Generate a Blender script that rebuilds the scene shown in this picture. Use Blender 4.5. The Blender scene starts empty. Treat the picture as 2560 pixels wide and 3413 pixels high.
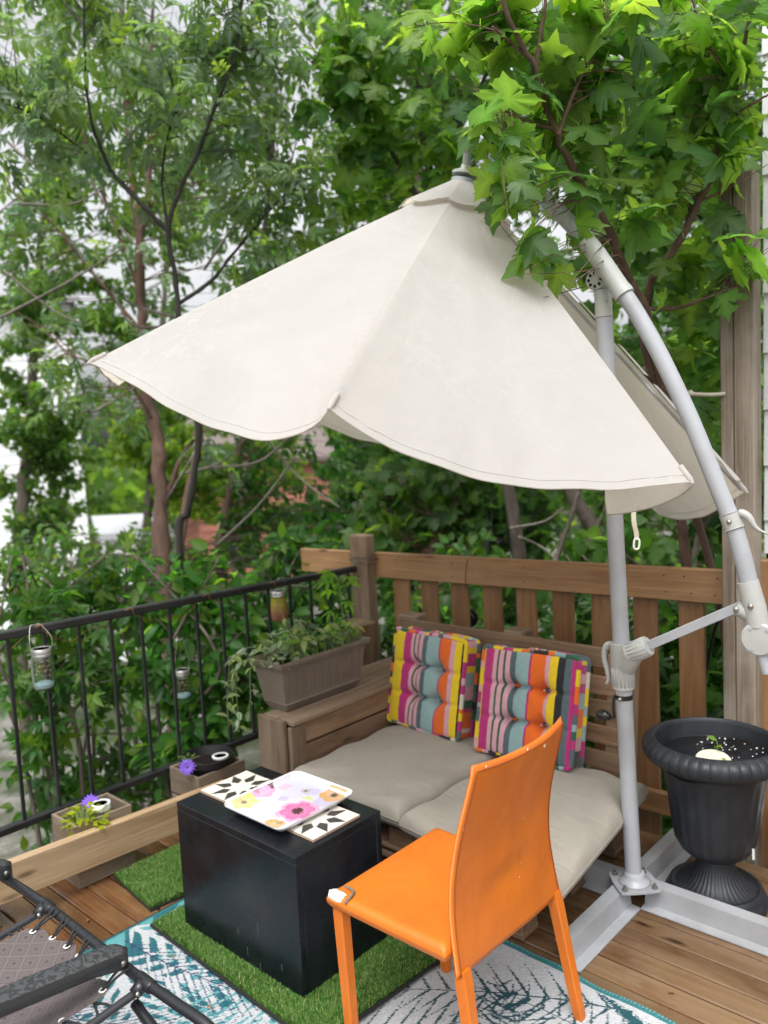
import bpy, bmesh, math, random
import numpy as np
from mathutils import Vector, Matrix

random.seed(11)
rng = np.random.default_rng(11)
SC = bpy.context.scene
COL = SC.collection
rad = math.radians

# ------------------------------------------------------------------ camera
F_PX, PITCH, ROLL, CAM_H, YAW = 2700.0, rad(5.45), rad(2.8), 1.7, rad(132.5)
fwd = np.array([math.cos(YAW) * math.cos(PITCH), math.sin(YAW) * math.cos(PITCH), -math.sin(PITCH)])
rgt0 = np.array([math.sin(YAW), -math.cos(YAW), 0.0])
dwn0 = np.cross(fwd, rgt0)
rgt = math.cos(ROLL) * rgt0 + math.sin(ROLL) * dwn0
dwn = -math.sin(ROLL) * rgt0 + math.cos(ROLL) * dwn0
CAM = np.array([0, 0, CAM_H])
cam_data = bpy.data.cameras.new('camera')
cam = bpy.data.objects.new('camera', cam_data)
COL.objects.link(cam)
cam_data.sensor_fit = 'VERTICAL'
cam_data.sensor_height = 36.0
cam_data.lens = 36.0 * F_PX / 3413.0
cam_data.clip_start = 0.05
cam_data.clip_end = 300.0
cam.matrix_world = Matrix(((rgt[0], -dwn[0], -fwd[0], 0), (rgt[1], -dwn[1], -fwd[1], 0), (rgt[2], -dwn[2], -fwd[2], CAM_H), (0, 0, 0, 1)))
cam_data.dof.use_dof = True
cam_data.dof.focus_distance = 2.3
cam_data.dof.aperture_fstop = 2.2
SC.camera = cam

# ------------------------------------------------------------------ sky, sun, exposure
SUN_EL, SUN_AZ = 64.0, 298.0        # degrees; azimuth counter-clockwise from +X, where the light comes from
world = bpy.data.worlds.new('World')
SC.world = world
world.use_nodes = True
nt = world.node_tree
nt.nodes.clear()
o_ = nt.nodes.new('ShaderNodeOutputWorld')
b_ = nt.nodes.new('ShaderNodeBackground')
s_ = nt.nodes.new('ShaderNodeTexSky')
h_ = nt.nodes.new('ShaderNodeHueSaturation')
s_.sky_type = 'NISHITA'
s_.sun_disc = False
s_.sun_elevation = rad(SUN_EL)
s_.sun_rotation = rad(90 - SUN_AZ)
s_.air_density = 1.0
s_.dust_density = 6.0
s_.ozone_density = 1.0
h_.inputs['Saturation'].default_value = 0.12       # overcast: almost white
b_.inputs['Strength'].default_value = 0.15
nt.links.new(s_.outputs[0], h_.inputs['Color'])
nt.links.new(h_.outputs[0], b_.inputs['Color'])
nt.links.new(b_.outputs[0], o_.inputs[0])
sun_d = bpy.data.lights.new('sun', 'SUN')
sun_d.energy = 0.5
sun_d.angle = rad(30)
sun_d.color = (1.0, 0.97, 0.93)
sun = bpy.data.objects.new('sun', sun_d)
COL.objects.link(sun)
sd_ = Vector((math.cos(rad(SUN_AZ)) * math.cos(rad(SUN_EL)), math.sin(rad(SUN_AZ)) * math.cos(rad(SUN_EL)), math.sin(rad(SUN_EL))))
sun.rotation_euler = sd_.to_track_quat('Z', 'Y').to_euler()
sun.location = (0, 0, 8)
SC.view_settings.view_transform = 'Standard'
SC.view_settings.look = 'None'
SC.view_settings.exposure = 1.02
SC.view_settings.gamma = 1.0
SC.view_settings.use_curve_mapping = False
SC.render.engine = 'CYCLES'
SC.cycles.use_denoising = True
SC.cycles.max_bounces = 5
SC.cycles.diffuse_bounces = 3
SC.cycles.transmission_bounces = 5
SC.cycles.transparent_max_bounces = 8


# ------------------------------------------------------------------ helpers: places in the scene
def ray(x, y):
    return rgt * ((x - 1280) / F_PX) + dwn * ((y - 1706.5) / F_PX) + fwd
def at(x, y, depth):
    return CAM + ray(x, y) * depth
def gz(x, y, z):
    d = ray(x, y)
    return CAM + d * ((z - CAM_H) / d[2])
def gX(x, y, X):
    d = ray(x, y)
    return CAM + d * (X / d[0])
def gY(x, y, Y):
    d = ray(x, y)
    return CAM + d * (Y / d[1])
def V3(*a):
    return np.array(a, float)


# ------------------------------------------------------------------ helpers: objects
ORG = {}
def props(o, label=None, cat=None, group=None, kind=None):
    if label: o['label'] = label
    if cat: o['category'] = cat
    if group: o['group'] = group
    if kind: o['kind'] = kind
    return o
def thing(name, label, cat, loc=(0, 0, 0), group=None, kind=None):
    o = bpy.data.objects.new(name, None)
    o.empty_display_size = 0.05
    COL.objects.link(o)
    o.location = loc
    ORG[o] = np.array(loc, float)
    return props(o, label, cat, group, kind)
def link(o, parent, world_m):
    """give o the world matrix world_m under parent (parents are only ever translated)"""
    COL.objects.link(o)
    m = world_m.copy()
    if parent is not None:
        o.parent = parent
        p = ORG[parent]
        m = Matrix.Translation((-p[0], -p[1], -p[2])) @ m
    o.matrix_basis = m
    ORG[o] = np.array(world_m.translation)
    return o
def set_cols(me, cols, domain='POINT'):
    a = me.color_attributes.new('Col', 'FLOAT_COLOR', domain)
    c = np.ones((len(cols), 4), np.float32)
    c[:, :3] = cols
    a.data.foreach_set('color', c.ravel())
def tri_mesh(name, V, T, cols=None, smooth=True):
    me = bpy.data.meshes.new(name)
    V = np.asarray(V, np.float32); T = np.asarray(T, np.int32)
    k = T.shape[1]
    me.vertices.add(len(V)); me.vertices.foreach_set('co', V.ravel())
    me.loops.add(T.size); me.loops.foreach_set('vertex_index', T.ravel())
    me.polygons.add(len(T))
    me.polygons.foreach_set('loop_start', np.arange(0, T.size, k, dtype=np.int32))
    try: me.polygons.foreach_set('loop_total', np.full(len(T), k, np.int32))
    except Exception: pass
    if smooth: me.polygons.foreach_set('use_smooth', np.ones(len(T), bool))
    me.update(calc_edges=True)
    if cols is not None: set_cols(me, cols)
    return me
def poly_mesh(name, V, F, smooth=False, fix=True, cols=None):
    me = bpy.data.meshes.new(name)
    me.from_pydata([tuple(map(float, v)) for v in V], [], [tuple(f) for f in F])
    if fix:
        bm = bmesh.new(); bm.from_mesh(me)
        bmesh.ops.recalc_face_normals(bm, faces=bm.faces)
        bm.to_mesh(me); bm.free()
    if smooth: me.polygons.foreach_set('use_smooth', np.ones(len(me.polygons), bool))
    me.update()
    if cols is not None: set_cols(me, cols)
    return me
def part(name, V, F, mat, parent=None, smooth=False, fix=True, cols=None, base=None, sharp=None):
    """a mesh given in world coordinates; its origin is its parent's, or base"""
    V = np.asarray(V, float)
    if parent is not None: b = ORG[parent]
    elif base is not None: b = np.array(base, float)
    else: b = np.array([(V[:, 0].min() + V[:, 0].max()) / 2, (V[:, 1].min() + V[:, 1].max()) / 2, V[:, 2].min()])
    me = poly_mesh(name, V - b, F, smooth, fix, cols)
    if sharp is not None and smooth:
        me.set_sharp_from_angle(angle=rad(sharp))
    me.materials.append(mat)
    o = bpy.data.objects.new(name, me)
    return link(o, parent, Matrix.Translation(b))
def merge(*parts):
    Vs, Fs, n = [], [], 0
    for V, F in parts:
        Vs.append(np.asarray(V, float)); Fs += [tuple(i + n for i in f) for f in F]; n += len(V)
    return np.concatenate(Vs), Fs
def cbox(hx, hy, hz, b=0.003):
    """box with chamfered edges, half sizes"""
    V, ix = [], {}
    for sx in (-1, 1):
        for sy in (-1, 1):
            for sz in (-1, 1):
                ix[sx, sy, sz, 0] = len(V); V.append((sx * hx, sy * (hy - b), sz * (hz - b)))
                ix[sx, sy, sz, 1] = len(V); V.append((sx * (hx - b), sy * hy, sz * (hz - b)))
                ix[sx, sy, sz, 2] = len(V); V.append((sx * (hx - b), sy * (hy - b), sz * hz))
    F = []
    q = ((-1, -1), (1, -1), (1, 1), (-1, 1))
    for s in (-1, 1):
        F.append([ix[s, a, c, 0] for a, c in q]); F.append([ix[a, s, c, 1] for a, c in q]); F.append([ix[a, c, s, 2] for a, c in q])
    for a in (-1, 1):
        for c in (-1, 1):
            F.append([ix[a, c, -1, 0], ix[a, c, 1, 0], ix[a, c, 1, 1], ix[a, c, -1, 1]])
            F.append([ix[a, -1, c, 0], ix[a, 1, c, 0], ix[a, 1, c, 2], ix[a, -1, c, 2]])
            F.append([ix[-1, a, c, 1], ix[1, a, c, 1], ix[1, a, c, 2], ix[-1, a, c, 2]])
            for d in (-1, 1): F.append([ix[a, c, d, 0], ix[a, c, d, 1], ix[a, c, d, 2]])
    return np.array(V), F
def wbox(x0, x1, y0, y1, z0, z1, b=0.003):
    V, F = cbox((x1 - x0) / 2, (y1 - y0) / 2, (z1 - z0) / 2, b)
    return V + np.array([(x0 + x1) / 2, (y0 + y1) / 2, (z0 + z1) / 2]), F
_pl = {}
def plank(name, p0, p1, w, t, mat, parent, up=(0, 0, 1), b=0.003, rough=0.0):
    """a board along local X from p0 to p1, w across, t along 'up'"""
    p0, p1 = Vector(p0), Vector(p1)
    L = (p1 - p0).length
    key = (name, round(L, 3), round(w, 4), round(t, 4), b, mat.name, rough if not rough else random.random())
    if key not in _pl:
        V, F = cbox(L / 2, w / 2, t / 2, b)
        if rough:
            V = V + rng.normal(0, rough, V.shape)
        me = poly_mesh(name, V, F)
        me.materials.append(mat)
        _pl[key] = me
    x = (p1 - p0).normalized()
    z = Vector(up)
    z = (z - x * z.dot(x)).normalized()
    y = z.cross(x)
    c = (p0 + p1) / 2
    m = Matrix(((x[0], y[0], z[0], c[0]), (x[1], y[1], z[1], c[1]), (x[2], y[2], z[2], c[2]), (0, 0, 0, 1)))
    o = bpy.data.objects.new(name, _pl[key])
    return link(o, parent, m)
def frames(P):
    P = np.asarray(P, float)
    T = np.gradient(P, axis=0)
    T /= np.linalg.norm(T, axis=1)[:, None] + 1e-12
    a = V3(0, 0, 1) if abs(T[0][2]) < 0.9 else V3(1, 0, 0)
    n = np.cross(T[0], a); n /= np.linalg.norm(n)
    N = [n]
    for i in range(1, len(P)):
        n = N[-1] - T[i] * np.dot(N[-1], T[i])
        n /= np.linalg.norm(n) + 1e-12
        N.append(n)
    N = np.array(N)
    return T, N, np.cross(T, N)
def tube(P, r, n=10, caps=True, flat=None):
    P = np.asarray(P, float)
    r = np.broadcast_to(np.asarray(r, float), (len(P),))
    T, N, B = frames(P)
    a = np.arange(n) * 2 * math.pi / n
    V = (P[:, None, :] + r[:, None, None] * (np.cos(a)[None, :, None] * N[:, None, :] + np.sin(a)[None, :, None] * B[:, None, :])).reshape(-1, 3)
    F = []
    for i in range(len(P) - 1):
        for k in range(n):
            F.append((i * n + k, i * n + (k + 1) % n, (i + 1) * n + (k + 1) % n, (i + 1) * n + k))
    if caps:
        F.append(tuple(range(n))); F.append(tuple((len(P) - 1) * n + k for k in range(n)))
    return V, F
def smooth_path(P, n=24):
    """Catmull-Rom through the points"""
    P = np.asarray(P, float)
    Q = np.vstack([2 * P[0] - P[1], P, 2 * P[-1] - P[-2]])
    out = []
    m = len(P) - 1
    for t in np.linspace(0, m, n):
        i = min(int(t), m - 1); u = t - i
        a, b, c, d = Q[i], Q[i + 1], Q[i + 2], Q[i + 3]
        out.append(0.5 * (2 * b + (c - a) * u + (2 * a - 5 * b + 4 * c - d) * u * u + (3 * b - a - 3 * c + d) * u ** 3))
    return np.array(out)
def lathe(prof, n, c, axis=None, ripple=None):
    """profile of (r, z) round a vertical axis at c (or round axis)"""
    prof = np.asarray(prof, float)
    a = np.arange(n) * 2 * math.pi / n
    V = []
    for i, (r, z) in enumerate(prof):
        rr = np.full(n, r) if ripple is None else np.array([ripple(i, r, z, t) for t in a])
        V.append(np.stack([rr * np.cos(a), rr * np.sin(a), np.full(n, z)], 1))
    V = np.concatenate(V)
    if axis is not None:
        ax = np.asarray(axis, float); ax = ax / np.linalg.norm(ax)
        e1 = np.cross(ax, V3(0, 0, 1) if abs(ax[2]) < 0.9 else V3(1, 0, 0)); e1 /= np.linalg.norm(e1)
        e2 = np.cross(ax, e1)
        V = V[:, 0:1] * e1 + V[:, 1:2] * e2 + V[:, 2:3] * ax
    V = V + np.asarray(c, float)
    F = []
    for i in range(len(prof) - 1):
        for k in range(n):
            F.append((i * n + k, i * n + (k + 1) % n, (i + 1) * n + (k + 1) % n, (i + 1) * n + k))
    if prof[0][0] > 1e-5: F.append(tuple(range(n)))
    if prof[-1][0] > 1e-5: F.append(tuple((len(prof) - 1) * n + k for k in range(n)))
    return V, F
def gridF(nu, nv, off=0):
    return [(off + i * nv + j, off + (i + 1) * nv + j, off + (i + 1) * nv + j + 1, off + i * nv + j + 1) for i in range(nu - 1) for j in range(nv - 1)]


# ------------------------------------------------------------------ helpers: materials
def newmat(name):
    m = bpy.data.materials.new(name)
    m.use_nodes = True
    t = m.node_tree
    p = t.nodes['Principled BSDF']
    return m, t, p
def N(t, kind, **kw):
    n = t.nodes.new('ShaderNode' + kind)
    for k, v in kw.items():
        if k.startswith('in_'): n.inputs[k[3:].replace('_', ' ')].default_value = v
        else: setattr(n, k, v)
    return n
def mixc(t, fac, a, b, mode='MIX'):
    n = t.nodes.new('ShaderNodeMix'); n.data_type = 'RGBA'; n.blend_type = mode
    for s, v in ((0, fac), (6, a), (7, b)):
        if isinstance(v, (int, float)): n.inputs[s].default_value = v
        elif isinstance(v, tuple): n.inputs[s].default_value = (*v, 1)
        else: t.links.new(v, n.inputs[s])
    return n.outputs[2]
def ramp(t, fac, stops):
    n = t.nodes.new('ShaderNodeValToRGB')
    e = n.color_ramp.elements
    while len(e) < len(stops): e.new(0.5)
    for k, (p, c) in zip(e, stops):
        k.position = p
        k.color = (*c, 1) if isinstance(c, tuple) else (c, c, c, 1)
    t.links.new(fac, n.inputs[0])
    return n.outputs[0]
def math_(t, op, a, b=None):
    n = t.nodes.new('ShaderNodeMath'); n.operation = op
    for i, v in enumerate((a, b)):
        if v is None: continue
        if isinstance(v, (int, float)): n.inputs[i].default_value = v
        else: t.links.new(v, n.inputs[i])
    return n.outputs[0]
def coords(t, scale=(1, 1, 1), rnd=True, space='Object'):
    tc = t.nodes.new('ShaderNodeTexCoord')
    mp = t.nodes.new('ShaderNodeMapping')
    mp.inputs['Scale'].default_value = scale
    src = tc.outputs[space]
    if rnd:
        oi = t.nodes.new('ShaderNodeObjectInfo')
        mu = t.nodes.new('ShaderNodeMath'); mu.operation = 'MULTIPLY'; mu.inputs[1].default_value = 73.0
        ad = t.nodes.new('ShaderNodeVectorMath'); ad.operation = 'ADD'
        t.links.new(oi.outputs['Random'], mu.inputs[0])
        t.links.new(src, ad.inputs[0]); t.links.new(mu.outputs[0], ad.inputs[1])
        src = ad.outputs[0]
    t.links.new(src, mp.inputs[0])
    return mp.outputs[0]
def noise(t, vec, scale, detail=4, rough=0.55, dist=0.0):
    n = N(t, 'TexNoise', in_Scale=scale, in_Detail=detail, in_Roughness=rough, in_Distortion=dist)
    if vec is not None: t.links.new(vec, n.inputs['Vector'])
    return n.outputs['Fac']
def bump(t, p, h, strength=0.3, dist=0.002):
    n = N(t, 'Bump', in_Strength=strength, in_Distance=dist)
    t.links.new(h, n.inputs['Height'])
    t.links.new(n.outputs[0], p.inputs['Normal'])
    return n
def plain(name, col, rough=0.5, metal=0.0, var=0.12, nscale=30, bmp=0.08, spec=0.5, dirt=None, coat=0.0, bdist=0.001):
    m, t, p = newmat(name)
    v = coords(t)
    n1 = noise(t, v, nscale, 5)
    n2 = noise(t, v, nscale * 0.13, 4)
    dk = tuple(c * (1 - var) for c in col); lt = tuple(min(1, c * (1 + var)) for c in col)
    c = mixc(t, n1, dk, lt)
    if dirt:
        dcol, amt = dirt
        c = mixc(t, math_(t, 'MULTIPLY', ramp(t, n2, [(0.45, 0.0), (0.75, 1.0)]), amt), c, dcol)
    t.links.new(c, p.inputs['Base Color'])
    t.links.new(ramp(t, n2, [(0.3, max(0.02, rough - 0.08)), (0.7, min(1, rough + 0.08))]), p.inputs['Roughness'])
    p.inputs['Metallic'].default_value = metal
    p.inputs['Specular IOR Level'].default_value = spec
    p.inputs['Coat Weight'].default_value = coat
    if bmp: bump(t, p, n1, bmp, bdist)
    return m
def wood(name, dark, light, grey=None, greyamt=0.5, rough=0.6, wet=0.0, knots=0.8, across=16.0, along=1.3, var=0.25, wear=None):
    """grain along local X"""
    m, t, p = newmat(name)
    g1 = noise(t, coords(t, (along, across, across)), 1.0, 6, 0.6, 1.2)
    g2 = noise(t, coords(t, (along * 4, across * 9, across * 9)), 1.0, 4, 0.6, 0.4)
    bl = noise(t, coords(t, (2.2, 5, 5)), 1.0, 5, 0.6, 0.3)
    c = mixc(t, ramp(t, g1, [(0.3, 0.0), (0.72, 1.0)]), dark, light)
    c = mixc(t, ramp(t, g2, [(0.42, 0.55), (0.62, 0.0)]), c, tuple(x * 0.55 for x in dark))
    if grey:
        c = mixc(t, math_(t, 'MULTIPLY', ramp(t, bl, [(0.38, 0.0), (0.62, 1.0)]), greyamt), c, grey)
    if wear:
        (x0, x1), wc, wd = wear                           # trodden pale towards +X, board by board
        tc = N(t, 'TexCoord'); sx = N(t, 'SeparateXYZ'); t.links.new(tc.outputs['Object'], sx.inputs[0])
        wn = noise(t, coords(t, (3.0, 7, 7)), 1.0, 6, 0.65, 0.6)
        f = N(t, 'MapRange', in_From_Min=x0, in_From_Max=x1); t.links.new(sx.outputs['X'], f.inputs[0])
        fac = ramp(t, math_(t, 'ADD', math_(t, 'MULTIPLY', f.outputs[0], 0.34), math_(t, 'MULTIPLY', wn, 0.75)), [(0.42, 0.0), (0.66, 0.9)])
        c = mixc(t, fac, c, mixc(t, g1, wd, wc))
    if knots:
        vo = N(t, 'TexVoronoi', in_Scale=1.0, in_Randomness=1.0)
        t.links.new(coords(t, (2.6, 9.0, 9.0)), vo.inputs['Vector'])
        k = ramp(t, vo.outputs['Distance'], [(0.05, 1.0), (0.13, 0.0)])
        c = mixc(t, math_(t, 'MULTIPLY', k, knots), c, tuple(x * 0.3 for x in dark))
    oi = t.nodes.new('ShaderNodeObjectInfo')
    hs = N(t, 'HueSaturation')
    t.links.new(c, hs.inputs['Color'])
    mr = N(t, 'MapRange', in_To_Min=1 - var, in_To_Max=1 + var)
    t.links.new(oi.outputs['Random'], mr.inputs[0]); t.links.new(mr.outputs[0], hs.inputs['Value'])
    t.links.new(hs.outputs[0], p.inputs['Base Color'])
    t.links.new(ramp(t, bl, [(0.35, rough - wet), (0.6, rough)]), p.inputs['Roughness'])
    h = math_(t, 'ADD', g1, math_(t, 'MULTIPLY', g2, 0.6))
    bump(t, p, h, 0.45, 0.0025)
    return m
def attr_mat(name, rough=0.6, nscale=200, var=0.12, bmp=0.2, bdist=0.001, sheen=0.0, spec=0.4, coat=0.0):
    """base colour from the mesh's own colour attribute"""
    m, t, p = newmat(name)
    a = N(t, 'VertexColor', layer_name='Col')
    v = coords(t)
    n1 = noise(t, v, nscale, 3)
    c = mixc(t, ramp(t, n1, [(0.3, 0.0), (0.7, var * 2)]), a.outputs[0], (0, 0, 0))
    t.links.new(c, p.inputs['Base Color'])
    p.inputs['Roughness'].default_value = rough
    p.inputs['Sheen Weight'].default_value = sheen
    p.inputs['Specular IOR Level'].default_value = spec
    p.inputs['Coat Weight'].default_value = coat
    if bmp: bump(t, p, n1, bmp, bdist)
    return m
def leaf_mat(name, trans=0.45, rough=0.42, spec=0.5, huevar=0.013):
    m, t, p = newmat(name)
    out = t.nodes['Material Output']
    a = N(t, 'VertexColor', layer_name='Col')
    oi = t.nodes.new('ShaderNodeObjectInfo')
    hs = N(t, 'HueSaturation')
    mr = N(t, 'MapRange', in_To_Min=0.5 - huevar, in_To_Max=0.5 + huevar)
    t.links.new(oi.outputs['Random'], mr.inputs[0]); t.links.new(mr.outputs[0], hs.inputs['Hue'])
    mv = N(t, 'MapRange', in_To_Min=0.8, in_To_Max=1.2)
    t.links.new(math_(t, 'FRACT', math_(t, 'MULTIPLY', oi.outputs['Random'], 17.3)), mv.inputs[0]); t.links.new(mv.outputs[0], hs.inputs['Value'])
    t.links.new(a.outputs[0], hs.inputs['Color'])
    n1 = noise(t, coords(t, space='Object'), 60, 3)
    c = mixc(t, ramp(t, n1, [(0.35, 0.0), (0.75, 0.3)]), hs.outputs[0], (0.02, 0.04, 0.01))
    c = mixc(t, ramp(t, noise(t, coords(t), 9, 5, 0.7), [(0.68, 0.0), (0.74, 0.55)]), c, (0.16, 0.11, 0.03))
    t.links.new(c, p.inputs['Base Color'])
    p.inputs['Roughness'].default_value = rough
    p.inputs['Specular IOR Level'].default_value = spec
    tr = t.nodes.new('ShaderNodeBsdfTranslucent')
    yc = mixc(t, 1.0, c, (2.45, 2.35, 1.0), 'MULTIPLY')
    t.links.new(yc, tr.inputs['Color'])
    mx = t.nodes.new('ShaderNodeMixShader'); mx.inputs[0].default_value = trans
    t.links.new(p.outputs[0], mx.inputs[1]); t.links.new(tr.outputs[0], mx.inputs[2])
    t.links.new(mx.outputs[0], out.inputs['Surface'])
    return m

# ================================================================== materials used by the setting
M_DECK = wood('deck_wood', (0.07, 0.026, 0.010), (0.155, 0.066, 0.026), (0.22, 0.13, 0.06), 0.45, 0.30, 0.20, 0.9, 14, 1.1, 0.18, ((-1.6, 0.3), (0.275, 0.185, 0.105), (0.10, 0.06, 0.032)))
M_FENCE = wood('fence_wood', (0.17, 0.078, 0.030), (0.33, 0.17, 0.07), (0.29, 0.17, 0.085), 0.5, 0.55, 0.08, 0.9, 15, 1.0, 0.16)
M_RAILW = wood('fresh_wood', (0.34, 0.215, 0.115), (0.53, 0.375, 0.225), (0.47, 0.35, 0.225), 0.4, 0.55, 0.06, 0.8, 15, 0.9, 0.08)
M_GREYW = wood('weathered_wood', (0.125, 0.078, 0.046), (0.27, 0.185, 0.12), (0.27, 0.205, 0.15), 0.5, 0.7, 0.05, 0.7, 17, 1.2, 0.2)
M_POSTW = wood('post_wood', (0.10, 0.072, 0.05), (0.34, 0.275, 0.21), (0.33, 0.29, 0.245), 0.55, 0.7, 0.05, 0.8, 19, 0.7, 0.1)
M_PALLET = wood('pallet_wood', (0.135, 0.074, 0.038), (0.31, 0.19, 0.105), (0.27, 0.19, 0.125), 0.5, 0.7, 0.05, 0.7, 17, 1.2, 0.22)
M_CRATE = wood('crate_wood', (0.13, 0.092, 0.06), (0.27, 0.205, 0.14), (0.25, 0.205, 0.155), 0.5, 0.7, 0.05, 0.5, 20, 1.6, 0.18)
M_BLACK = plain('black_paint', (0.012, 0.013, 0.015), 0.32, 0.0, 0.2, 40, 0.05, 0.5, ((0.05, 0.05, 0.05), 0.35))
M_NAIL = plain('nail_steel', (0.09, 0.08, 0.07), 0.5, 0.8, 0.2)

# ================================================================== ground and yard below the deck
def ground_mat():
    m, t, p = newmat('yard_ground')
    v = coords(t, rnd=False)
    a = noise(t, v, 0.9, 6, 0.6); b = noise(t, v, 14, 5, 0.7)
    c = mixc(t, ramp(t, a, [(0.42, 0.0), (0.55, 1.0)]), (0.25, 0.24, 0.22), (0.045, 0.07, 0.025))
    c = mixc(t, ramp(t, b, [(0.4, 0.0), (0.7, 0.7)]), c, (0.06, 0.05, 0.035))
    t.links.new(c, p.inputs['Base Color']); p.inputs['Roughness'].default_value = 0.95
    bump(t, p, b, 0.8, 0.05)
    return m
n = 81
gx = np.sign(np.linspace(-1, 1, n)) * np.abs(np.linspace(-1, 1, n)) ** 3.0 * 700
GXX, GYY = np.meshgrid(gx - 3, gx + 4, indexing='ij')
GZ = -1.75 + 0.12 * np.sin(GXX * 1.3) * np.cos(GYY * 0.9) + 0.05 * np.sin(GXX * 4.1 + GYY * 3.3)
GZ = np.where((GXX > -3.6) & (GYY < 3.6), np.minimum(GZ, -1.6), GZ)
g = part('ground', np.stack([GXX, GYY, GZ], -1).reshape(-1, 3), gridF(n, n), ground_mat(), None, True, False, base=(0, 0, -1.75))
props(g, kind='structure', label='grey and green yard ground far below the deck')

# ================================================================== the deck
deck = thing('deck', 'brown wooden deck of narrow boards, worn pale in places', None, (-1, 1.2, -0.03), kind='structure')
PITCH_B = 0.0940
for k in range(-34, 9):
    y0 = 2.2385 + PITCH_B * k
    dz = random.uniform(-0.0012, 0.0012)
    plank('deck_board', (-3.3 + random.uniform(-.006, .006), y0 + PITCH_B / 2, -0.0145 + dz), (1.9, y0 + PITCH_B / 2, -0.0145 + dz), PITCH_B - 0.0055, 0.029, M_DECK, deck, b=0.004)
for x in (-3.27, -2.4, -1.5, -0.6, 0.3, 1.2):
    plank('joist', (x, -0.95, -0.1315), (x, 3.1, -0.1315), 0.045, 0.2, M_PALLET, deck)
for x, y in ((-3.2, 0.4), (-3.2, 2.9), (-0.3, 3.0), (0.9, 3.0)):
    plank('deck_leg', (x, y, -1.8), (x, y, -0.24), 0.09, 0.09, M_POSTW, deck, up=(1, 0, 0))

# ================================================================== metal railing along the yard side
XR = -3.2
rail = thing('metal_railing', 'black metal railing of thin upright bars along the open deck side', 'railing', (XR, 2.2, 0))
def rail_z(y): return 1.012 - 0.022 * (y - 1.258)          # the railing sags towards the corner
def rail_b(y): return 0.243 - 0.006 * (y - 1.3)
ya, yb = -0.9, 3.29
P0, P1 = (XR, ya, rail_z(ya) - 0.016), (XR, yb, rail_z(yb) - 0.016)
plank('top_rail', P0, P1, 0.042, 0.034, M_BLACK, rail, b=0.006)
plank('bottom_rail', (XR, ya, rail_b(ya) - 0.015), (XR, 3.12, rail_b(3.12) - 0.015), 0.036, 0.03, M_BLACK, rail, b=0.004)
ys = [gz(*b, rail_b(2)) [1] for b in ((80, 2733), (195, 2690.5), (304.6, 2650), (407, 2610), (503, 2570), (597, 2534))]
sp = (ys[-1] - ys[0]) / 5
yb0 = ys[0]
k = -14
while yb0 + sp * k < 3.22:
    y = yb0 + sp * k
    if y > ya + 0.03:
        zt = rail_z(y) - 0.034
        zb = rail_b(y) if y < 3.0 else 0.68
        plank('baluster', (XR, y, zb - 0.001), (XR, y, zt + 0.001), 0.0135, 0.0135, M_BLACK, rail, up=(1, 0, 0), b=0.0015)
    k += 1

# ================================================================== corner post and its stub
pc = thing('corner_post', 'weathered grey corner post where the black railing ends', 'post', (-3.16, 3.24, -0.2))
plank('post_timber', (-3.155, 3.262, -0.3), (-3.168, 3.258, 1.145), 0.13, 0.075, M_GREYW, pc, up=(0, 1, 0), b=0.005)
pst = thing('post_stub', 'short split timber block standing in front of the corner post', 'post', (-3.13, 3.15, -0.2))
plank('block', (-3.13, 3.145, -0.2), (-3.13, 3.145, 0.675), 0.19, 0.135, M_GREYW, pst, up=(0, 1, 0), b=0.008)
# wire wound round the post
wp = []
for i in range(90):
    a = i / 89 * math.pi * 2 * 3.6
    wp.append((-3.163 + 0.082 * math.copysign(abs(math.cos(a)) ** 0.6, math.cos(a)), 3.258 + 0.051 * math.copysign(abs(math.sin(a)) ** 0.6, math.sin(a)), 0.985 + 0.0006 * i + 0.02 * math.sin(a * 0.5 + 1)))
wv = merge(tube(wp, 0.0018, 5), tube(smooth_path([(-3.12, 3.205, 1.0), (-3.16, 3.19, 0.985), (-3.18, 3.195, 0.95), (-3.2, 3.1, 0.962), (-3.2, 2.98, 0.99)], 20), 0.0018, 5))
props(part('wire_coil', *wv, M_NAIL, None, True), 'thin dark wire wound several times round the corner post', 'wire')

# ================================================================== wooden fence
YF = 3.3
fence = thing('wooden_fence', 'brown wooden picket fence with wide top rail behind the sofa', 'fence', (-2.3, YF, -0.05))
def ftop(x): return 1.042 + (x + 3.073) * (0.048 / 1.965)
X0, X1 = -3.738, -1.06
fr = wood('fence_rail_wood', (0.22, 0.108, 0.044), (0.40, 0.225, 0.10), (0.38, 0.24, 0.125), 0.45, 0.55, 0.08, 0.95, 17, 0.8, 0.03)
plank('top_rail', (X0, YF + 0.016, ftop(X0) - 0.071), (X1, YF + 0.016, ftop(X1) - 0.071), 0.142, 0.034, fr, fence, up=(0, -1, 0), b=0.004)
i = 0
xp = -3.014
while xp < -1.2:
    xa = xp + (0.0 if i < 8 else 0.0)
    cx = xa + 0.0555
    zt = ftop(cx) - 0.03
    plank('picket', (cx, YF + 0.046, -0.16), (cx + random.uniform(-.002, .002), YF + 0.046, zt - 0.02), 0.109 + random.uniform(-.002, .002), 0.022, M_FENCE, fence, up=(0, -1, 0), b=0.003)
    xp += 0.2035
    i += 1
plank('bottom_rail', (-3.05, YF - 0.005, 0.0), (-1.15, YF - 0.005, 0.045), 0.1, 0.034, M_FENCE, fence, up=(0, -1, 0), b=0.004)
for xs_ in (-2.96, -2.55, -2.14, -1.63, -1.44, -1.33, -1.22):
    for zo in (0.035, 0.105):
        part('screw_head', *lathe([(0, .0015), (.0035, .001), (.0045, -.001)], 8, (xs_ + random.uniform(-.02, .02), YF - 0.0015, ftop(xs_) - zo), (0, -1, 0)), M_NAIL, fence)
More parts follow.
